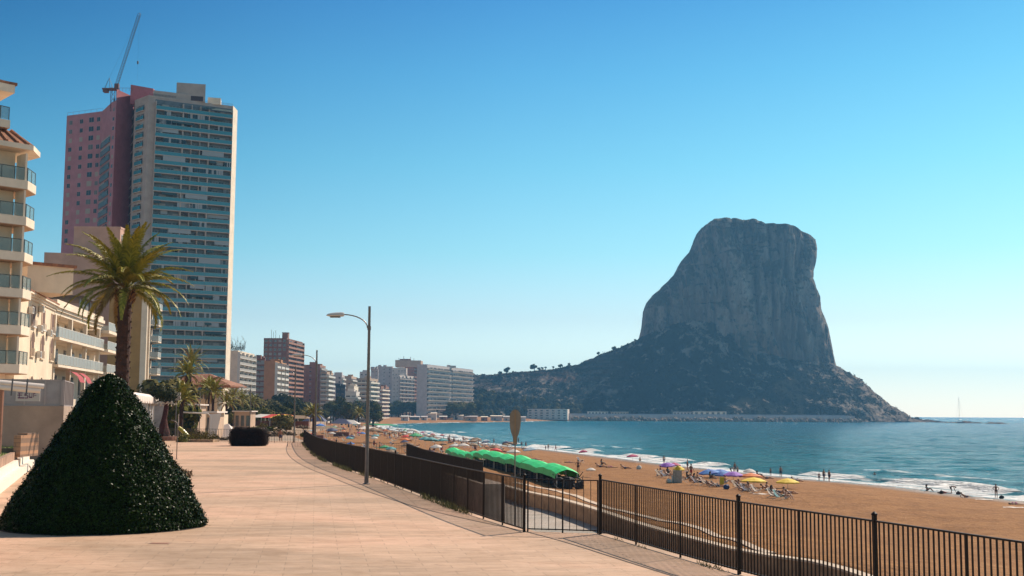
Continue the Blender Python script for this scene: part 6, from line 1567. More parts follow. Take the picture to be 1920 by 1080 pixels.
def pose(kind):
    """joint table: name -> (position, radius); the figure faces -Y"""
    S = {}
    def T(pel, waist, chest, neck, head):
        up = (V3(*head)-V3(*neck)).normalized()
        S['pel'] = (pel, (.15, .11)); S['waist'] = (waist, (.125, .09)); S['chest'] = (chest, (.155, .10)); S['neck'] = (neck, .052); S['chin'] = (tuple(V3(*neck)+up*.09), (.06, .07)); S['head'] = (head, (.078, .095)); S['top'] = (tuple(V3(*head)+up*.085), .05)
    def limb(n, pts, rad):
        for i, (p, r) in enumerate(zip(pts, rad)): S[f'{n}{i}'] = (p, r)
    if kind in ('stand', 'stride', 'akimbo'):
        T((0, 0, .96), (0, .005, 1.10), (0, .01, 1.30), (0, 0, 1.47), (0, -.015, 1.60)); st = {'stand': 0, 'stride': .22, 'akimbo': .03}[kind]
        for s, n in ((-1, 'l'), (1, 'r')):
            f = st*s
            limb(n+'leg', [(s*.09, 0, .90), (s*.10, -f*.5-.01, .49), (s*.10, -f+.03, .085), (s*.115, -f-.14, .028)], [.088, .056, .036, .03])
            if kind == 'akimbo': limb(n+'arm', [(s*.18, 0, 1.40), (s*.37, .05, 1.18), (s*.20, -.07, 1.03), (s*.15, -.10, 1.02)], [.05, .038, .027, .032])
            else: limb(n+'arm', [(s*.18, 0, 1.40), (s*.235, f*.4+.02, 1.13), (s*.245, f*.8-.05, .89), (s*.245, f*.85-.07, .82)], [.05, .038, .027, .032])
    elif kind == 'sit':
        T((0, 0, .12), (0, .03, .28), (0, .06, .47), (0, .03, .63), (0, 0, .76))
        for s, n in ((-1, 'l'), (1, 'r')):
            limb(n+'leg', [(s*.1, -.03, .12), (s*.14, -.42, .42), (s*.12, -.72, .07), (s*.13, -.86, .035)], [.09, .056, .038, .03])
            limb(n+'arm', [(s*.18, .06, .56), (s*.24, -.06, .33), (s*.16, -.30, .36), (s*.14, -.37, .38)], [.05, .038, .027, .032])
    elif kind == 'recline':
        T((0, 0, .13), (0, .14, .20), (0, .33, .31), (0, .48, .42), (0, .58, .52))
        for s, n in ((-1, 'l'), (1, 'r')):
            limb(n+'leg', [(s*.1, -.06, .12), (s*.12, -.48, .22 if s > 0 else .10), (s*.12, -.88, .06), (s*.14, -.98, .12)], [.09, .056, .038, .03])
            limb(n+'arm', [(s*.18, .40, .36), (s*.30, .52, .14), (s*.30, .30, .06), (s*.29, .22, .05)], [.05, .038, .027, .032])
    elif kind == 'lie':
        T((0, 0, .11), (0, .15, .105), (0, .35, .11), (0, .52, .10), (0, .65, .115))
        for s, n in ((-1, 'l'), (1, 'r')):
            limb(n+'leg', [(s*.1, -.06, .10), (s*.12, -.46, .08), (s*.13, -.86, .06), (s*.16, -.93, .13)], [.09, .056, .038, .03])
            limb(n+'arm', [(s*.18, .45, .11), (s*.30, .24, .06), (s*.28, .0, .05), (s*.27, -.07, .05)], [.05, .038, .027, .032])
    elif kind == 'bend':
        T((0, .10, .80), (0, .0, .90), (0, -.20, .98), (0, -.36, .94), (0, -.48, .86))
        for s, n in ((-1, 'l'), (1, 'r')):
            limb(n+'leg', [(s*.1, .10, .76), (s*.12, -.06, .43), (s*.12, .06, .08), (s*.13, -.1, .03)], [.09, .056, .038, .03])
            limb(n+'arm', [(s*.18, -.26, .93), (s*.22, -.34, .66), (s*.17, -.42, .44), (s*.16, -.45, .37)], [.05, .038, .027, .032])
    E = [('pel', 'waist'), ('waist', 'chest'), ('chest', 'neck'), ('neck', 'chin'), ('chin', 'head'), ('head', 'top')]
    for n in 'lr':
        E += [('pel', n+'leg0')]+[(f'{n}leg{i}', f'{n}leg{i+1}') for i in range(3)]+[('chest', n+'arm0')]+[(f'{n}arm{i}', f'{n}arm{i+1}') for i in range(3)]
        w, h = V3(*S[n+'arm2'][0]), V3(*S[n+'arm3'][0]); dv = (h-w).normalized(); sd = dv.cross(V3(1, 0, 0)); sd = sd.normalized() if sd.length > .1 else V3(0, 1, 0)
        for k, (o_, l_) in enumerate(((-.028, .075), (-.010, .090), (.009, .084), (.027, .066))):
            S[f'{n}f{k}'] = (tuple(h+dv*l_+sd*o_*1.2), .0085); E.append((n+'arm3', f'{n}f{k}'))
        S[n+'th'] = (tuple(h-dv*.02+sd*-.062+dv*.035), .010); E.append((n+'arm3', n+'th'))
    # nose, feet are chains already
    hd = V3(*S['head'][0]); 
    return S, E
PROTO = {}
def person_proto(kind, skin, wear, hair, female):
    S, E = pose(kind); key = kind
    if key not in PROTO: PROTO[key] = skinned(S, E, 'person_'+kind)
    root = thing('person', (0, 0, 0), 'x', 'person', 'beachgoers')
    me = PROTO[key].copy(); me.materials.clear(); me.materials.append(skin); b = bpy.data.objects.new('body', me); C.objects.link(b); b.parent = root
    hd = V3(*S['head'][0]); nk = V3(*S['neck'][0]); up = (hd-nk).normalized(); fw = V3(0, -1, 0)
    if kind in ('lie',): fw = V3(0, 0, 1)
    fw = (fw-up*fw.dot(up)).normalized(); side = up.cross(fw)
    # hair cap and (on women) a fall of hair
    m = MB(); cc = hd+up*.035-fw*.018
    m.blob(tuple(cc), (.098, .105, .095) if kind in ('stand', 'stride', 'akimbo', 'sit') else (.10, .10, .10), 10, 7, 3, .03)
    if female: m.tube([cc-fw*.05, cc-fw*.09-up*.12, cc-fw*.08-up*.24], [.07, .06, .02], 7)
    m.build('hair', hair, root, smooth=True)
    m = MB(); m.blob(tuple(hd-up*.0+fw*.092), (.014, .02, .018), 6, 4, 1, 0); m.build('nose', skin, root)
    # swimwear follows hips (and chest)
    pl = V3(*S['pel'][0]); wa = V3(*S['waist'][0]); m = MB(); ax = (wa-pl).normalized()
    m.tube([pl-ax*.07, pl, pl+ax*.07], [.13, .165, .15], 12)
    for n in 'lr': a0 = V3(*S[n+'leg0'][0]); a1 = V3(*S[n+'leg1'][0]); m.tube([a0, a0.lerp(a1, .12 if female else .5)], [.105, .10 if female else .088], 10)
    if female: ch = V3(*S['chest'][0]); m.tube([ch-ax*.04+fw*.01, ch+ax*.04+fw*.012], [.155, .15], 12)
    m.build('swimwear', wear, root, smooth=True)
    return root
wears = [mat('swim_navy', (.02, .03, .08)), mat('swim_red', (.35, .03, .03)), mat('swim_black', (.01, .01, .012)), mat('swim_teal', (.03, .2, .22)), mat('swim_white', (.6, .58, .55)), mat('swim_pink', (.5, .1, .2))]
KINDS = {}
for i, (kd, sk, wr, hr, fm_) in enumerate([('stand', M_skin, 0, M_hair, False), ('stride', M_skin3, 1, M_hair, False), ('akimbo', M_skin, 2, M_hair, True), ('sit', M_skin3, 3, M_hair, True), ('recline', M_skin, 0, M_hair2, False), ('lie', M_skin2, 5, M_hair2, True), ('bend', M_skin3, 2, M_hair, False), ('lie', M_skin3, 1, M_hair, False), ('sit', M_skin2, 4, M_hair2, False)]):
    KINDS[(kd, i)] = [person_proto(kd, sk, wears[wr], hr, fm_), False]
KL_ = {}
for k_ in KINDS: KL_.setdefault(k_[0], []).append(k_)
pk = random.Random(5)
def put_person(kind, x, y, z, label, rz=0, s=1.0, group='beachgoers', which=None):
    ks = KL_[kind]; k_ = ks[which if which is not None else pk.randrange(len(ks))]; src, used_ = KINDS[k_]
    if not used_: o = src; KINDS[k_][1] = True
    else: o = copy_tree(src)
    o.location = (x, y, z); o.rotation_euler = (0, 0, rz); o.scale = (s, s, s); o['label'] = label; o['group'] = group; return o
def on_sand(px, py, z=None):              # walk the line of sight down to the sand
    for Yq in np.linspace(40, 1300, 2600):
        r = ray(px, py); t = Yq/r.y; zz = CAMZ+r.z*t
        if zz <= gz(r.x*t, Yq): return Vector((r.x*t, Yq, gz(r.x*t, Yq)))
    return G(px, py, SEA)
_gc = {}
def OS(px, py):                           # fast: iterate on the plane height
    z = -4.2
    for _ in range(14):
        p = G(px, py, z); zn = gz(p.x, p.y); z = z*.5+zn*.5
    p = G(px, py, max(z, SEA)); p.z = max(z, SEA-.05); return p
ST = [('akimbo', 1084, 888, 'person standing hands on hips on the sand between the board and the gate', .2), ('stand', 1245, 870, 'person standing in the shallows behind the pink and purple parasols', 0), ('stand', 1289, 881, 'upper one of two people standing left of the blue parasol', 1), ('stride', 1296, 897, 'person walking on dry sand left of the blue parasol', 2.2),
      ('stand', 1378, 886, 'tallest person of the family by the surf between blue and orange parasols', .5), ('bend', 1371, 889, 'person bending over beside the family by the surf', 1.5), ('stand', 1383, 890, 'child-sized figure at the right of the family by the surf', .3), ('stand', 1464, 895, 'lone person standing on the sand left of the surf line above the yellow parasols', 3), ('stand', 1445, 892, 'small figure by the water left of the lone stander', 0),
      ('stand', 1545, 902, 'middle and tallest of three people together at the waterline', .4), ('stand', 1536, 902, 'child at the left of three people at the waterline', .1), ('stand', 1555, 903, 'right of three people together at the waterline', 2), ('bend', 1784, 925, 'person crouching over beach things near the surf at the right', 1.2), ('akimbo', 1868, 934, 'person standing by a dark bag at the surf, last before the right frame edge', 0),
      ('stand', 1028, 844, 'tallest of three small figures at the water right of the tan board', 0), ('stand', 1023, 844, 'child at the left of three small figures at the water right of the board', 0), ('stride', 1042, 845, 'figure walking at the right of three at the water beyond the board', 1), ('stand', 972, 830, 'swimmer standing in the sea right beside the tan board', 0), ('stand', 978, 839, 'small wader just right of the board pole', 0), ('stride', 986, 839, 'second small wader right of the board pole', .6), ('stand', 840, 826, 'figure at the water edge left of the green canopies', 0), ('stand', 926, 832, 'figure in the shallows above the far end of the green canopies', 0)]
for kd, px, py, lab, rz in ST:
    p = OS(px, py); hz__ = 1.0; put_person(kd, p.x, p.y, p.z-.02, lab, rz, .72 if 'child' in lab or 'small figure by' in lab else 1.0, 'people standing on the beach')
LY = [('sit', 1738, 921, 'person sitting alone at the surf edge', 1), ('lie', 1770, 925, 'dark bather lying left of the crouching person', 1.4), ('recline', 1810, 933, 'bather sitting low on the sand right of the crouching person', 2), ('lie', 1905, 946, 'bather lying by the right frame edge', 1.5), ('recline', 1493, 903, 'bather reclining right of the right yellow parasol', 1), ('lie', 1005, 862, 'bather lying on a pale towel right of the green canopies', 1.6), ('lie', 1068, 868, 'bather lying on the sand above the gate, left of the standing person', 1.5),
      ('sit', 1128, 872, 'bather sitting alone between the two pink parasols', 1), ('recline', 1125, 876, 'reclining bather right above the gate post', 1.2), ('lie', 1146, 877, 'bather stretched out right of the gate post', 1.4), ('recline', 1172, 879, 'bather reclining midway between gate and parasols', 1), ('recline', 1245, 893, 'bather reclining left of the grey stall', 1.2), ('sit', 1252, 888, 'bather sitting left of the grey stall', .5), ('recline', 1312, 905, 'sunbather in a deck chair left of the yellow flag', 1.2), ('recline', 1326, 908, 'second sunbather left of the yellow flag', 1.2), ('sit', 1332, 898, 'bather sitting behind the deck chairs', .8),
      ('recline', 1395, 921, 'sunbather right below the left yellow parasol', 1.3), ('sit', 1404, 922, 'bather sitting below the left yellow parasol', .4), ('recline', 1455, 931, 'sunbather on a striped lounger nearest the fence', 1.2), ('sit', 1474, 936, 'bather sitting at the right of the striped loungers', .6), ('lie', 1345, 893, 'bather in the shade of the blue parasol', 1.5), ('sit', 1420, 893, 'bather under the orange parasol', 1), ('recline', 1437, 898, 'bather right of the orange parasol', 1.1), ('sit', 1200, 865, 'bather under the right pink parasol', 0), ('recline', 935, 845, 'bather near the water above the green canopies', 1), ('recline', 912, 841, 'sunbather left of the tan heap of towels', 1)]
for kd, px, py, lab, rz in LY:
    p = OS(px, py); put_person(kd, p.x, p.y, p.z, lab, rz, 1.0, 'bathers on the sand')
p = G(1640, 890, SEA); put_person('stand', p.x, p.y, SEA-1.25, 'swimmer whose head and shoulders show above the breakers', 0, 1, 'people standing on the beach')
# people on the far esplanade and at the railing
for px, py, lab in ((507, 829, 'person in dark clothes standing at the far railing right of the hedge'), (424, 824, 'person beyond the far railing left of the hedge')):
    p = G(px, py, 0); put_person('stand', p.x, 137 if px > 450 else 150, -.35, lab, 0, 1, 'people on the esplanade', 0)

# ================================================================ BEACH THINGS
def parasol_proto(c1, c2, name='parasol'):
    root = thing('parasol', (0, 0, 0), 'x', 'parasol', 'beach parasols'); b = MB(); n = 8; R0 = 1.05
    V = [(0, 0, 2.0)]; 
    for rr_, zz in ((R0*.5, 1.87), (R0, 1.62)):
        for k in range(n*2):
            a = 2*math.pi*k/(n*2); e = 1 if k % 2 == 0 else .95; V.append((rr_*e*math.cos(a), rr_*e*math.sin(a), zz-(0 if k % 2 else .02)))
    m = n*2
    for k in range(m):
        k2 = (k+1) % m; b.cur = (k//2) % 2; b.f.append((0, 1+k, 1+k2)); b.mi.append(b.cur); b.f.append((1+k, 1+m+k, 1+m+k2, 1+k2)); b.mi.append(b.cur)
    b.v = V
    k0 = len(V)
    for k in range(m): x, y, z = V[1+m+k]; b.v.append((x*1.01, y*1.01, z-.12))
    for k in range(m):
        k2 = (k+1) % m; b.f.append((1+m+k, k0+k, k0+k2, 1+m+k2)); b.mi.append((k//2) % 2)
    b.build('canopy', [c1, c2], root)
    MB().tube([(0, 0, 0), (0, 0, 2.06)], .018, 6).build('pole', M_white, root)
    return root
col = lambda n, c: mat('cloth_'+n, c, .75)
CLR = {'yellow': ((.75, .50, .03), (.70, .46, .02)), 'orange': ((.62, .15, .02), (.5, .11, .02)), 'blue': ((.03, .11, .40), (.05, .2, .5)), 'purple': ((.20, .06, .36), (.28, .10, .45)), 'magenta': ((.45, .05, .14), (.33, .03, .10)), 'pale blue': ((.30, .42, .50), (.45, .50, .52)), 'white': ((.62, .56, .50), (.5, .46, .42)), 'red': ((.55, .04, .03), (.5, .04, .03)),
       'green': ((.04, .30, .12), (.05, .36, .16)), 'teal': ((.04, .22, .24), (.10, .32, .33)), 'tan': ((.24, .15, .085), (.17, .10, .055)), 'navy': ((.03, .04, .10), (.05, .06, .13))}
PP = {k: [parasol_proto(col(k, a), col(k+' shade', b_)), False] for k, (a, b_) in CLR.items()}
def parasol(c, x, y, z, label, s=1.0, tilt=0, low=0, group='beach parasols'):
    src, u = PP[c]
    if not u: o = src; PP[c][1] = True
    else: o = copy_tree(src)
    o.location = (x, y, z-low); o.scale = (s, s, 1 if low else s); o.rotation_euler = (tilt, tilt*.6, pk.uniform(0, 6)); o['label'] = label; o['group'] = group; return o
UM = [('magenta', 1095, 855, 'small magenta parasol near the water above the gate', .9), ('magenta', 1187, 864, 'magenta parasol at the water midway to the coloured cluster', 1.15), ('purple', 1252, 877, 'violet parasol, left of the overlapping violet and pink pair', 1.1), ('magenta', 1264, 876, 'pink parasol behind the violet one by the surf', 1.0), ('yellow', 1272, 886, 'small yellow parasol above the grey stall', .7),
      ('blue', 1332, 893, 'left of two overlapping blue parasols', 1.2), ('blue', 1350, 893, 'right of two overlapping blue parasols', 1.25), ('purple', 1375, 898, 'purple parasol between the blue pair and the orange one', 1.1), ('orange', 1408, 901, 'orange parasol behind the left yellow one', 1.3), ('yellow', 1413, 911, 'large yellow parasol tilted, left of the two yellow ones nearest the fence', 1.3), ('yellow', 1477, 913, 'yellow parasol standing alone to the right of the cluster', 1.15), ('white', 1405, 889, 'white and pink sunshade by the surf behind the orange parasol', .9), ('pale blue', 997, 852, 'low pale blue parasol on the sand right of the tan board', 1.35), ('white', 985, 850, 'white towel-like sunshade touching the pale blue parasol', .7), ('white', 1108, 892, 'closed-looking white parasol on a pole above the gate', .55)]
for c_, px, py, lab, s_ in UM:
    p = OS(px, py+3); low = .95 if py > 870 else .4
    if px == 1108: low = 0
    parasol(c_, p.x, p.y, p.z, lab, s_*1.0, R(pk.uniform(-10, 12)), low if px != 1108 else 0)
for k in range(26):
    px = pk.uniform(1225, 1480); py = 884+(px-1225)*.165+pk.uniform(-2, 10); p = OS(px, py); kd = pk.choice(['recline', 'recline', 'sit', 'lie']); put_person(kd, p.x, p.y, p.z, {'recline': 'tanned bather reclining', 'sit': 'tanned bather sitting', 'lie': 'tanned bather lying'}[kd]+' among the coloured parasols above the railing', pk.uniform(.6, 2), 1, 'bathers among the coloured parasols')
# deck chairs: frame and sling
def deck_chair(c):
    r = thing('deck_chair', (0, 0, 0), 'x', 'deck chair', 'deck chairs'); b = MB()
    for s in (-1, 1):
        b.tube([(s*.28, -.55, .02), (s*.28, .50, .85)], .018, 5); b.tube([(s*.25, .50, .02), (s*.25, -.45, .48)], .018, 5)
    b.tube([(-.28, .5, .85), (.28, .5, .85)], .018, 5); b.tube([(-.25, -.45, .48), (.25, -.45, .48)], .018, 5); b.build('frame', M_white, r)
    b = MB(); pr_ = [(.48, .83), (.30, .52), (.12, .32), (-.12, .25), (-.32, .32), (-.45, .47)]
    for (y0_, z0_), (y1_, z1_) in zip(pr_[:-1], pr_[1:]): b.add([(-.25, y0_, z0_), (.25, y0_, z0_), (.25, y1_, z1_), (-.25, y1_, z1_)], [(0, 1, 2, 3)])
    b.build('sling', c, r); return r
DC = [deck_chair(MATS['cloth_navy']), deck_chair(MATS['cloth_tan']), deck_chair(mat('faded_sling', (.38, .33, .28))), deck_chair(MATS['cloth_teal'])]; dcu = [False]*4
def put_chair(x, y, z, label, rz, k=None, group='deck chairs'):
    k = pk.randrange(4) if k is None else k
    if not dcu[k]: o = DC[k]; dcu[k] = True
    else: o = copy_tree(DC[k])
    o.location = (x, y, z); o.rotation_euler = (0, 0, rz); o['label'] = label; o['group'] = group; return o
for px, py, lab, k in ((1088, 868, 'dark deck chair just right of the person with hands on hips', 0), (1237, 895, 'tan deck chair left of the grey stall', 1), (1246, 896, 'dark deck chair touching the grey stall', 0), (1280, 905, 'tan deck chair right of the grey stall', 1), (1286, 888, 'empty dark deck chair behind the grey stall', 0), (1305, 909, 'dark deck chair first in the row left of the yellow flag', 0), (1322, 911, 'tan deck chair second in the row left of the yellow flag', 1), (1338, 914, 'white deck chair nearest the yellow flag', 2), (1382, 918, 'tan deck chair right of the yellow flag', 1), (1398, 924, 'dark deck chair below the left yellow parasol', 0), (1418, 926, 'white deck chair right below the left yellow parasol', 2), (1448, 934, 'striped white lounger nearest the fence', 2), (1460, 937, 'teal lounger beside the striped white one', 3), (1490, 903, 'dark deck chair right of the right yellow parasol', 0)):
    p = OS(px, py); put_chair(p.x, p.y, p.z, lab, 1.2+pk.uniform(-.3, .3), k)
# grey stall with a yellow top, yellow flag, bags, towels
p = OS(1270, 905); r_ = thing('beach_stall', p, 'upright grey stall with a yellow top standing among deck chairs', 'stall'); s_ = p.y/FPX
MB().box((p.x-.45, p.y-.35, p.z-.1), (p.x+.45, p.y+.35, p.z+1.35)).build('body', mat('stall_grey', (.36, .33, .28), .8, var=.3, vscale=4), r_); MB().lathe((p.x+.1, p.y, p.z+1.35), [(.3, 0), (.28, .3), (.08, .5)], 10).build('top', MATS['cloth_yellow'], r_); MB().box((p.x-.62, p.y-.2, p.z), (p.x-.47, p.y+.2, p.z+.8)).build('flap', M_white, r_)
p = OS(1356, 913); r_ = thing('yellow_flag', p, 'small yellow flag banner stuck in the sand with a blue bag at its foot', 'flag')
MB().box((p.x-.35, p.y-.02, p.z+.25), (p.x+.1, p.y+.02, p.z+1.0)).build('cloth', mat('flag_yellow', (.52, .40, .03), .8), r_); MB().tube([(p.x-.36, p.y, p.z), (p.x-.36, p.y, p.z+1.05)], .02, 5).build('pole', M_white, r_)
bags = [(1362, 917, (.03, .07, .18), 'blue bag heaped at the foot of the yellow flag', .45), (1878, 935, (.012, .014, .018), 'black bag standing on the wet sand at the right', .42), (1108, 0, None, '', 0), (1797, 927, (.05, .02, .02), 'dark heap of beach things beside the crouching person', .4), (1765, 926, (.03, .015, .02), 'dark red bag left of the crouching person', .4), (1254, 905, (.55, .52, .46), 'white bag left of the grey stall', .42), (1198, 880, (.62, .58, .52), 'small white tent-like bag alone on the sand', .5)]
for k, (px, py, cc, lab, s_) in enumerate(bags):
    if not cc: continue
    p = OS(px, py); r_ = thing('beach_bag', p, lab, 'bag', 'beach bags'); MB().blob((p.x, p.y, p.z+s_*.45), (s_*.7, s_*.5, s_*.6), 9, 6, k, .15).build('sack', mat('bag_%d' % k, cc, .7), r_); MB().tube([(p.x-s_*.25, p.y, p.z+s_*.8), (p.x, p.y, p.z+s_*1.25), (p.x+s_*.25, p.y, p.z+s_*.8)], .02, 5).build('handle', M_hair, r_)
def towel(x, y, z, c, label, rz, group='towels on the sand'):
    b = MB(); n_ = 6
    V = [(-.45+.9*i/2, -.9+1.8*j/n_, .03+.02*math.sin(j*1.7+i)) for j in range(n_+1) for i in range(3)]; b.add(V, [(j*3+i, j*3+i+1, (j+1)*3+i+1, (j+1)*3+i) for j in range(n_) for i in range(2)]); o = b.build('towel', c); o.location = (x, y, z+.02); o.rotation_euler = (0, 0, rz); tag(o, label, 'towel', group); return o
for px, py, c_, lab in ((1010, 864, 'white', 'pale towel under the lying bather right of the green canopies'), (1845, 937, 'white', 'white towel on the sand right of the sitting bather'), (960, 856, 'pale blue', 'pale towel just left of the board pole'), (1430, 927, 'white', 'white towel between the two rows of loungers'), (1900, 952, 'white', 'white towel at the right frame edge')):
    p = OS(px, py); towel(p.x, p.y, p.z, MATS['cloth_'+c_], lab, 1.3)
# ---- row of green canopies with stacked sunbeds
A_ = OS(1064, 916); B_ = OS(846, 862); dv = (Vector((B_.x, B_.y))-Vector((A_.x, A_.y))); LG = dv.length; dv.normalize(); nv = Vector((dv.y, -dv.x))
M_green = mat('green_canopy', (.03, .62, .14), .5, var=.2, vscale=.8); NU = 10; gq = random.Random(3)
names = ['nearest', 'second', 'third', 'fourth', 'fifth', 'sixth', 'seventh', 'eighth', 'ninth', 'farthest']
M_bed = mat('sunbed_blue', (.012, .035, .06), .6); M_bedd = mat('sunbed_dark', (.012, .012, .014), .6)
for k in range(NU):
    u0, u1 = LG*k/NU, LG*(k+1)/NU; base = Vector((A_.x, A_.y))+dv*u0; zb = gz(base.x, base.y)
    r_ = thing('green_canopy', (base.x, base.y, zb), f'{names[k]} bright green canopy in the long row over stacked sunbeds', 'canopy', 'green canopies over stacked sunbeds'); b = MB(); n_ = 8; hh = 1.42+.25*k/NU; w_ = .95; V = []
    for i in range(n_+1):
        u = u0+(u1-u0)*i/n_; c_ = Vector((A_.x, A_.y))+dv*u; hump = .22*math.sin(math.pi*i/n_)**.6+gq.uniform(-.05, .05)
        for o_, dz in ((-w_-.1, -.62), (-w_, -.22), (-w_*.5, .0), (0, .13), (w_*.5, .0), (w_, -.22), (w_+.12, -.75+gq.uniform(-.08, .08))): q_ = c_+nv*o_; V.append((q_.x, q_.y, zb+hh+dz+hump*(1 if abs(o_) < w_*1.05 else .4)))
    b.add(V, [(i*7+j, i*7+j+1, (i+1)*7+j+1, (i+1)*7+j) for i in range(n_) for j in range(6)]); b.build('cover', M_green, r_, smooth=False)
    for o_ in (-1, 1):
        c_ = Vector((A_.x, A_.y))+dv*(u0+.15)+nv*o_*.85; MB().tube([(c_.x, c_.y, zb-.1), (c_.x, c_.y, zb+hh-.25)], .05, 6).build('post', M_white, r_)
    r2 = thing('sunbed_stack', (base.x, base.y, zb), f'dark stack of sunbeds under the {names[k]} green canopy', 'sunbed stack', 'stacks of sunbeds')
    for j in range(3):
        c_ = Vector((A_.x, A_.y))+dv*(u0+(u1-u0)*(j+.22)/3.1); hgt = gq.randrange(4, 7)
        for i in range(hgt):
            b = MB(); z_ = zb+.08+i*.15; o_ = gq.uniform(-.06, .06)
            b.obox((c_.x-nv.x*.8, c_.y-nv.y*.8, z_+o_*.2), tuple(dv*.62*3)+(0,), tuple(nv*1.6)+(0,), (0, 0, .06)); b.obox((c_.x-nv.x*.75, c_.y-nv.y*.75, z_-.06), tuple(dv*.05)+(0,), tuple(nv*1.5)+(0,), (0, 0, .06)); b.build('sunbed', M_bed if i % 3 else M_bedd, r2)
r_ = thing('bundle_of_chairs', A_, 'dark jumble of folded chairs and wheels at the near end of the green canopies', 'chair bundle')
b = MB()
for k in range(40):
    p = Vector((A_.x, A_.y))-dv*gq.uniform(-.6, 2.0)+nv*gq.uniform(-.9, .9); z = A_.z+gq.uniform(.1, 1.3); d_ = Vector((gq.uniform(-1, 1), gq.uniform(-1, 1), gq.uniform(-.6, 1))).normalized()*gq.uniform(.3, .6); b.tube([(p.x, p.y, z), (p.x+d_.x, p.y+d_.y, z+d_.z)], .03, 4)
b.build('folded_frames', M_bedd, r_)
for k in range(3):
    p = Vector((A_.x, A_.y))-dv*(1.2-k*.5)+nv*(-.9+.8*k); MB().tube([(p.x+.42*math.cos(t_), p.y, A_.z+.5+.42*math.sin(t_)) for t_ in [2*math.pi*i/14 for i in range(15)]], .05, 5).build('wheel', M_bedd, r_)
for k in range(5): p = Vector((A_.x, A_.y))-dv*gq.uniform(-.6, 1)+nv*gq.uniform(-1, 1); MB().box((p.x-.25, p.y-.2, A_.z), (p.x+.25, p.y+.2, A_.z+gq.uniform(.4, .8))).build('folded_seat', M_bedd, r_)
# ---- the crowded far half of the beach
cols = ['tan']*9+['navy']*4+['white']*4+['red', 'teal', 'blue', 'green', 'pale blue', 'orange', 'magenta']
def beach_spot(lo, hi):
    for _ in range(200):
        Yq = lo*(hi/lo)**pk.random(); xs = None
        sx = np.interp(Yq, SHY, SHX); wx = np.interp(Yq, WALLY, WALLX) if Yq < 170 else sx-75
        t_ = pk.random()**1.25; x = sx-3-(sx-wx-8)*t_*.92
        if x < np.interp(Yq, WALLY, WALLX)+3 and Yq < 175: continue
        if Yq < 200:
            q_ = Vector((x, Yq))-Vector((A_.x, A_.y)); u = q_.dot(dv); v = q_.dot(nv)
            if -6 < u < LG+3 and abs(v) < 4: continue
            if Yq < 150: continue
        px, py = PX((x, Yq, -4.5))
        if not (572 < px < 965): continue
        return x, Yq, gz(x, Yq)
o_ = [(p[0], p[1]) for p in SH if p[1] < 1090]; SHY = np.array([p[1] for p in o_]); SHX = np.array([p[0] for p in o_]); ii = np.argsort(SHY); SHY = SHY[ii]; SHX = SHX[ii]
FX = [('red', 762, 833, 'red parasol, brightest in the far crowd, left of the green and teal ones', 1.2), ('orange', 758, 838, 'orange parasol in front of the red one', 1.1), ('green', 779, 836, 'bright green parasol left of the two teal ones', 1.5), ('teal', 797, 840, 'teal parasol behind the curving ramp railing', 1.3), ('teal', 808, 845, 'second teal parasol, right beside the curving ramp railing', 1.4), ('teal', 830, 842, 'low teal parasol left of the first green canopy', 1.2), ('white', 772, 819, 'white parasol at the surf in the far crowd', 1.5), ('tan', 700, 829, 'large straw-coloured parasol right of the nearest lamp pole', 1.9), ('navy', 622, 822, 'navy parasol left of the nearest lamp pole', 1.6), ('blue', 600, 812, 'blue parasol just right of the second lamp pole', 1.8)]
for c_, px, py, lab, s_ in FX:
    p = OS(px, py+2); parasol(c_, p.x, p.y, p.z, lab, s_, R(pk.uniform(-6, 6)))
for k in range(130):
    s_ = beach_spot(165, 900); c_ = pk.choice(cols)
    if s_: parasol(c_, *s_, f'{c_} parasol somewhere in the dense far crowd along the beach', pk.uniform(.75, 1.05), R(pk.uniform(-8, 8)), 0, 'parasols of the far crowd')
for k in range(150):
    s_ = beach_spot(155, 620)
    if s_: kd = pk.choice(['lie', 'lie', 'recline', 'sit', 'recline', 'stand', 'stride']); put_person(kd, *s_, {'lie': 'bather lying', 'recline': 'bather reclining', 'sit': 'bather sitting', 'stand': 'person standing', 'stride': 'person walking'}[kd]+' on the sand in the dense far crowd', pk.uniform(0, 6), 1, 'bathers of the far crowd')
for k in range(150):
    s_ = beach_spot(155, 560)
    if s_: put_chair(*s_, 'deck chair on the sand in the dense far crowd', pk.uniform(.6, 2), None, 'deck chairs of the far crowd')
for k in range(40):
    s_ = beach_spot(155, 420)
    if s_: towel(*s_, pk.choice([MATS['cloth_white'], MATS['cloth_red'], MATS['cloth_blue'], MATS['cloth_teal']]), 'towel spread on the sand in the dense far crowd', pk.uniform(0, 3), 'towels of the far crowd')
for px, py in ((775, 815), (700, 806), (720, 808), (752, 812), (731, 802), (762, 797), (792, 796), (843, 822), (868, 825)):
    p = G(px, py, SEA); put_person('stand', p.x, p.y, SEA-.4, 'bather standing in the foamy shallows at the bend of the bay', 0, 1.1, 'bathers in the far shallows')
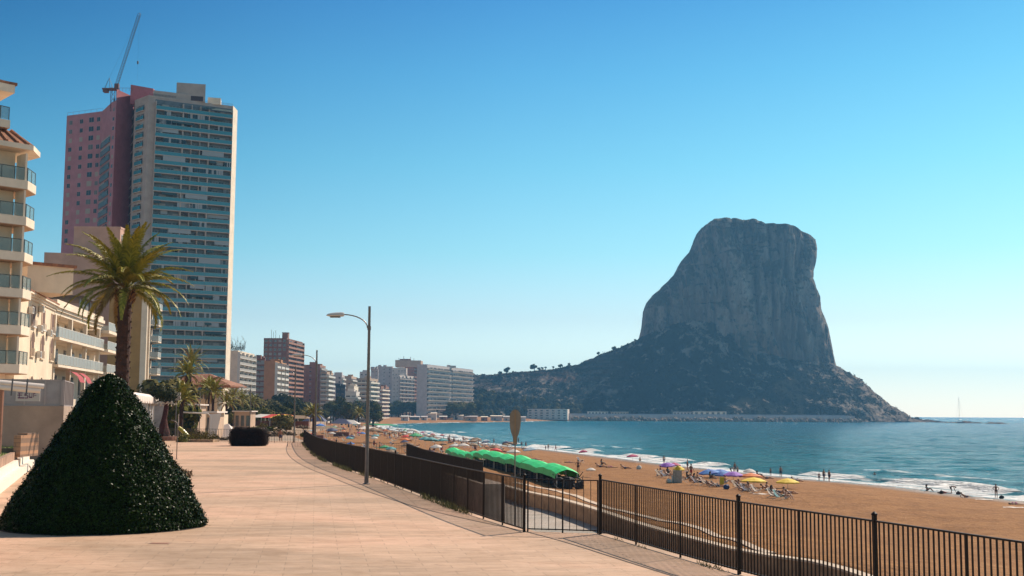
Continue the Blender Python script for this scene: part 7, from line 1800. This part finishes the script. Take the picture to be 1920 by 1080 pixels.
# sails of dark shade cloth and canopies at the far left of the sand
for px, d, w_, h_, c_, lab in ((590, 330, 6, 7, 'navy', 'dark shade marquee behind the second lamp pole'), (640, 380, 6, 5.5, 'navy', 'dark peaked shade sail left of the lone thin palm'), (655, 420, 7, 5, 'white', 'white peaked tent beside the dark shade sail'), (617, 420, 9, 2.6, 'green', 'low green canopy among the far-left crowd'), (690, 430, 7, 2.5, 'white', 'pale yellowish tent right of the nearest lamp pole'), (702, 700, 14, 3, 'green', 'first green canopy on the far sand right of the lamp'), (724, 720, 14, 3, 'green', 'second green canopy on the far sand right of the lamp'), (745, 740, 9, 2.6, 'teal', 'blue-green canopy ending the far row of green ones'), (608, 400, 12, 2.8, 'tan', 'long tan awning low on the sand left of the palm'), (560, 300, 6, 2.8, 'tan', 'white awning over the esplanade bar by the second lamp'), (530, 330, 7, 3, 'magenta', 'pink-red awning over the esplanade bar'), (515, 300, 6, 3, 'red', 'bright red awning in the flower-like cluster above the hedge'), (528, 295, 5, 3, 'yellow', 'yellow awning in the flower-like cluster above the hedge'), (537, 300, 5, 3, 'orange', 'orange awning in the flower-like cluster above the hedge'), (496, 310, 8, 3, 'white', 'white awning left in the cluster above the hedge')):
    x = ray(px, 790).x/ray(px, 790).y*d; zb = gz(x, d) if px > 575 else -.35
    r_ = thing('shade_awning', (x, d, zb), lab, 'awning', 'shade awnings on the far sand and esplanade'); b = MB(); hw_ = w_/2
    b.add([(x-hw_, d-2, zb+h_*.72), (x+hw_, d-2, zb+h_*.70), (x+hw_, d+3, zb+h_*.72), (x-hw_, d+3, zb+h_*.72), (x-hw_*.3, d+.5, zb+h_), (x+hw_*.4, d+.5, zb+h_*.97)], [(0,1,5,4), (1,2,5), (2,3,4,5), (3,0,4)]); b.build('cover', MATS['cloth_'+c_], r_)
    for sx in (-1, 1):
        for yy in (-1.9, 2.9): MB().tube([(x+sx*hw_*.97, d+yy, zb), (x+sx*hw_*.97, d+yy, zb+h_*.71)], .06, 5).build('post', M_white, r_)
    if d < 335 and px < 575 or c_ == 'navy': MB().box((x-hw_*.8, d+.2, zb), (x+hw_*.8, d+2.6, zb+1.3)).build('counter', M_brown_ if False else W_brown, r_)
# ---------------------------------------------------------------- sea air
hz = MB().box((-9900, -90, -11), (9900, 9900, 380))
hm = bpy.data.materials.new('haze'); hm.use_nodes = True; n = hm.node_tree
n.nodes.remove(n.nodes['Principled BSDF']); pv = n.nodes.new('ShaderNodeVolumePrincipled')
pv.inputs['Color'].default_value = (.21, .55, .95, 1); pv.inputs['Density'].default_value = HAZE_D; pv.inputs['Anisotropy'].default_value = 0.2
n.links.new(pv.outputs[0], n.nodes['Material Output'].inputs['Volume'])
haze = hz.build('haze', hm); tag(haze, kind='stuff')
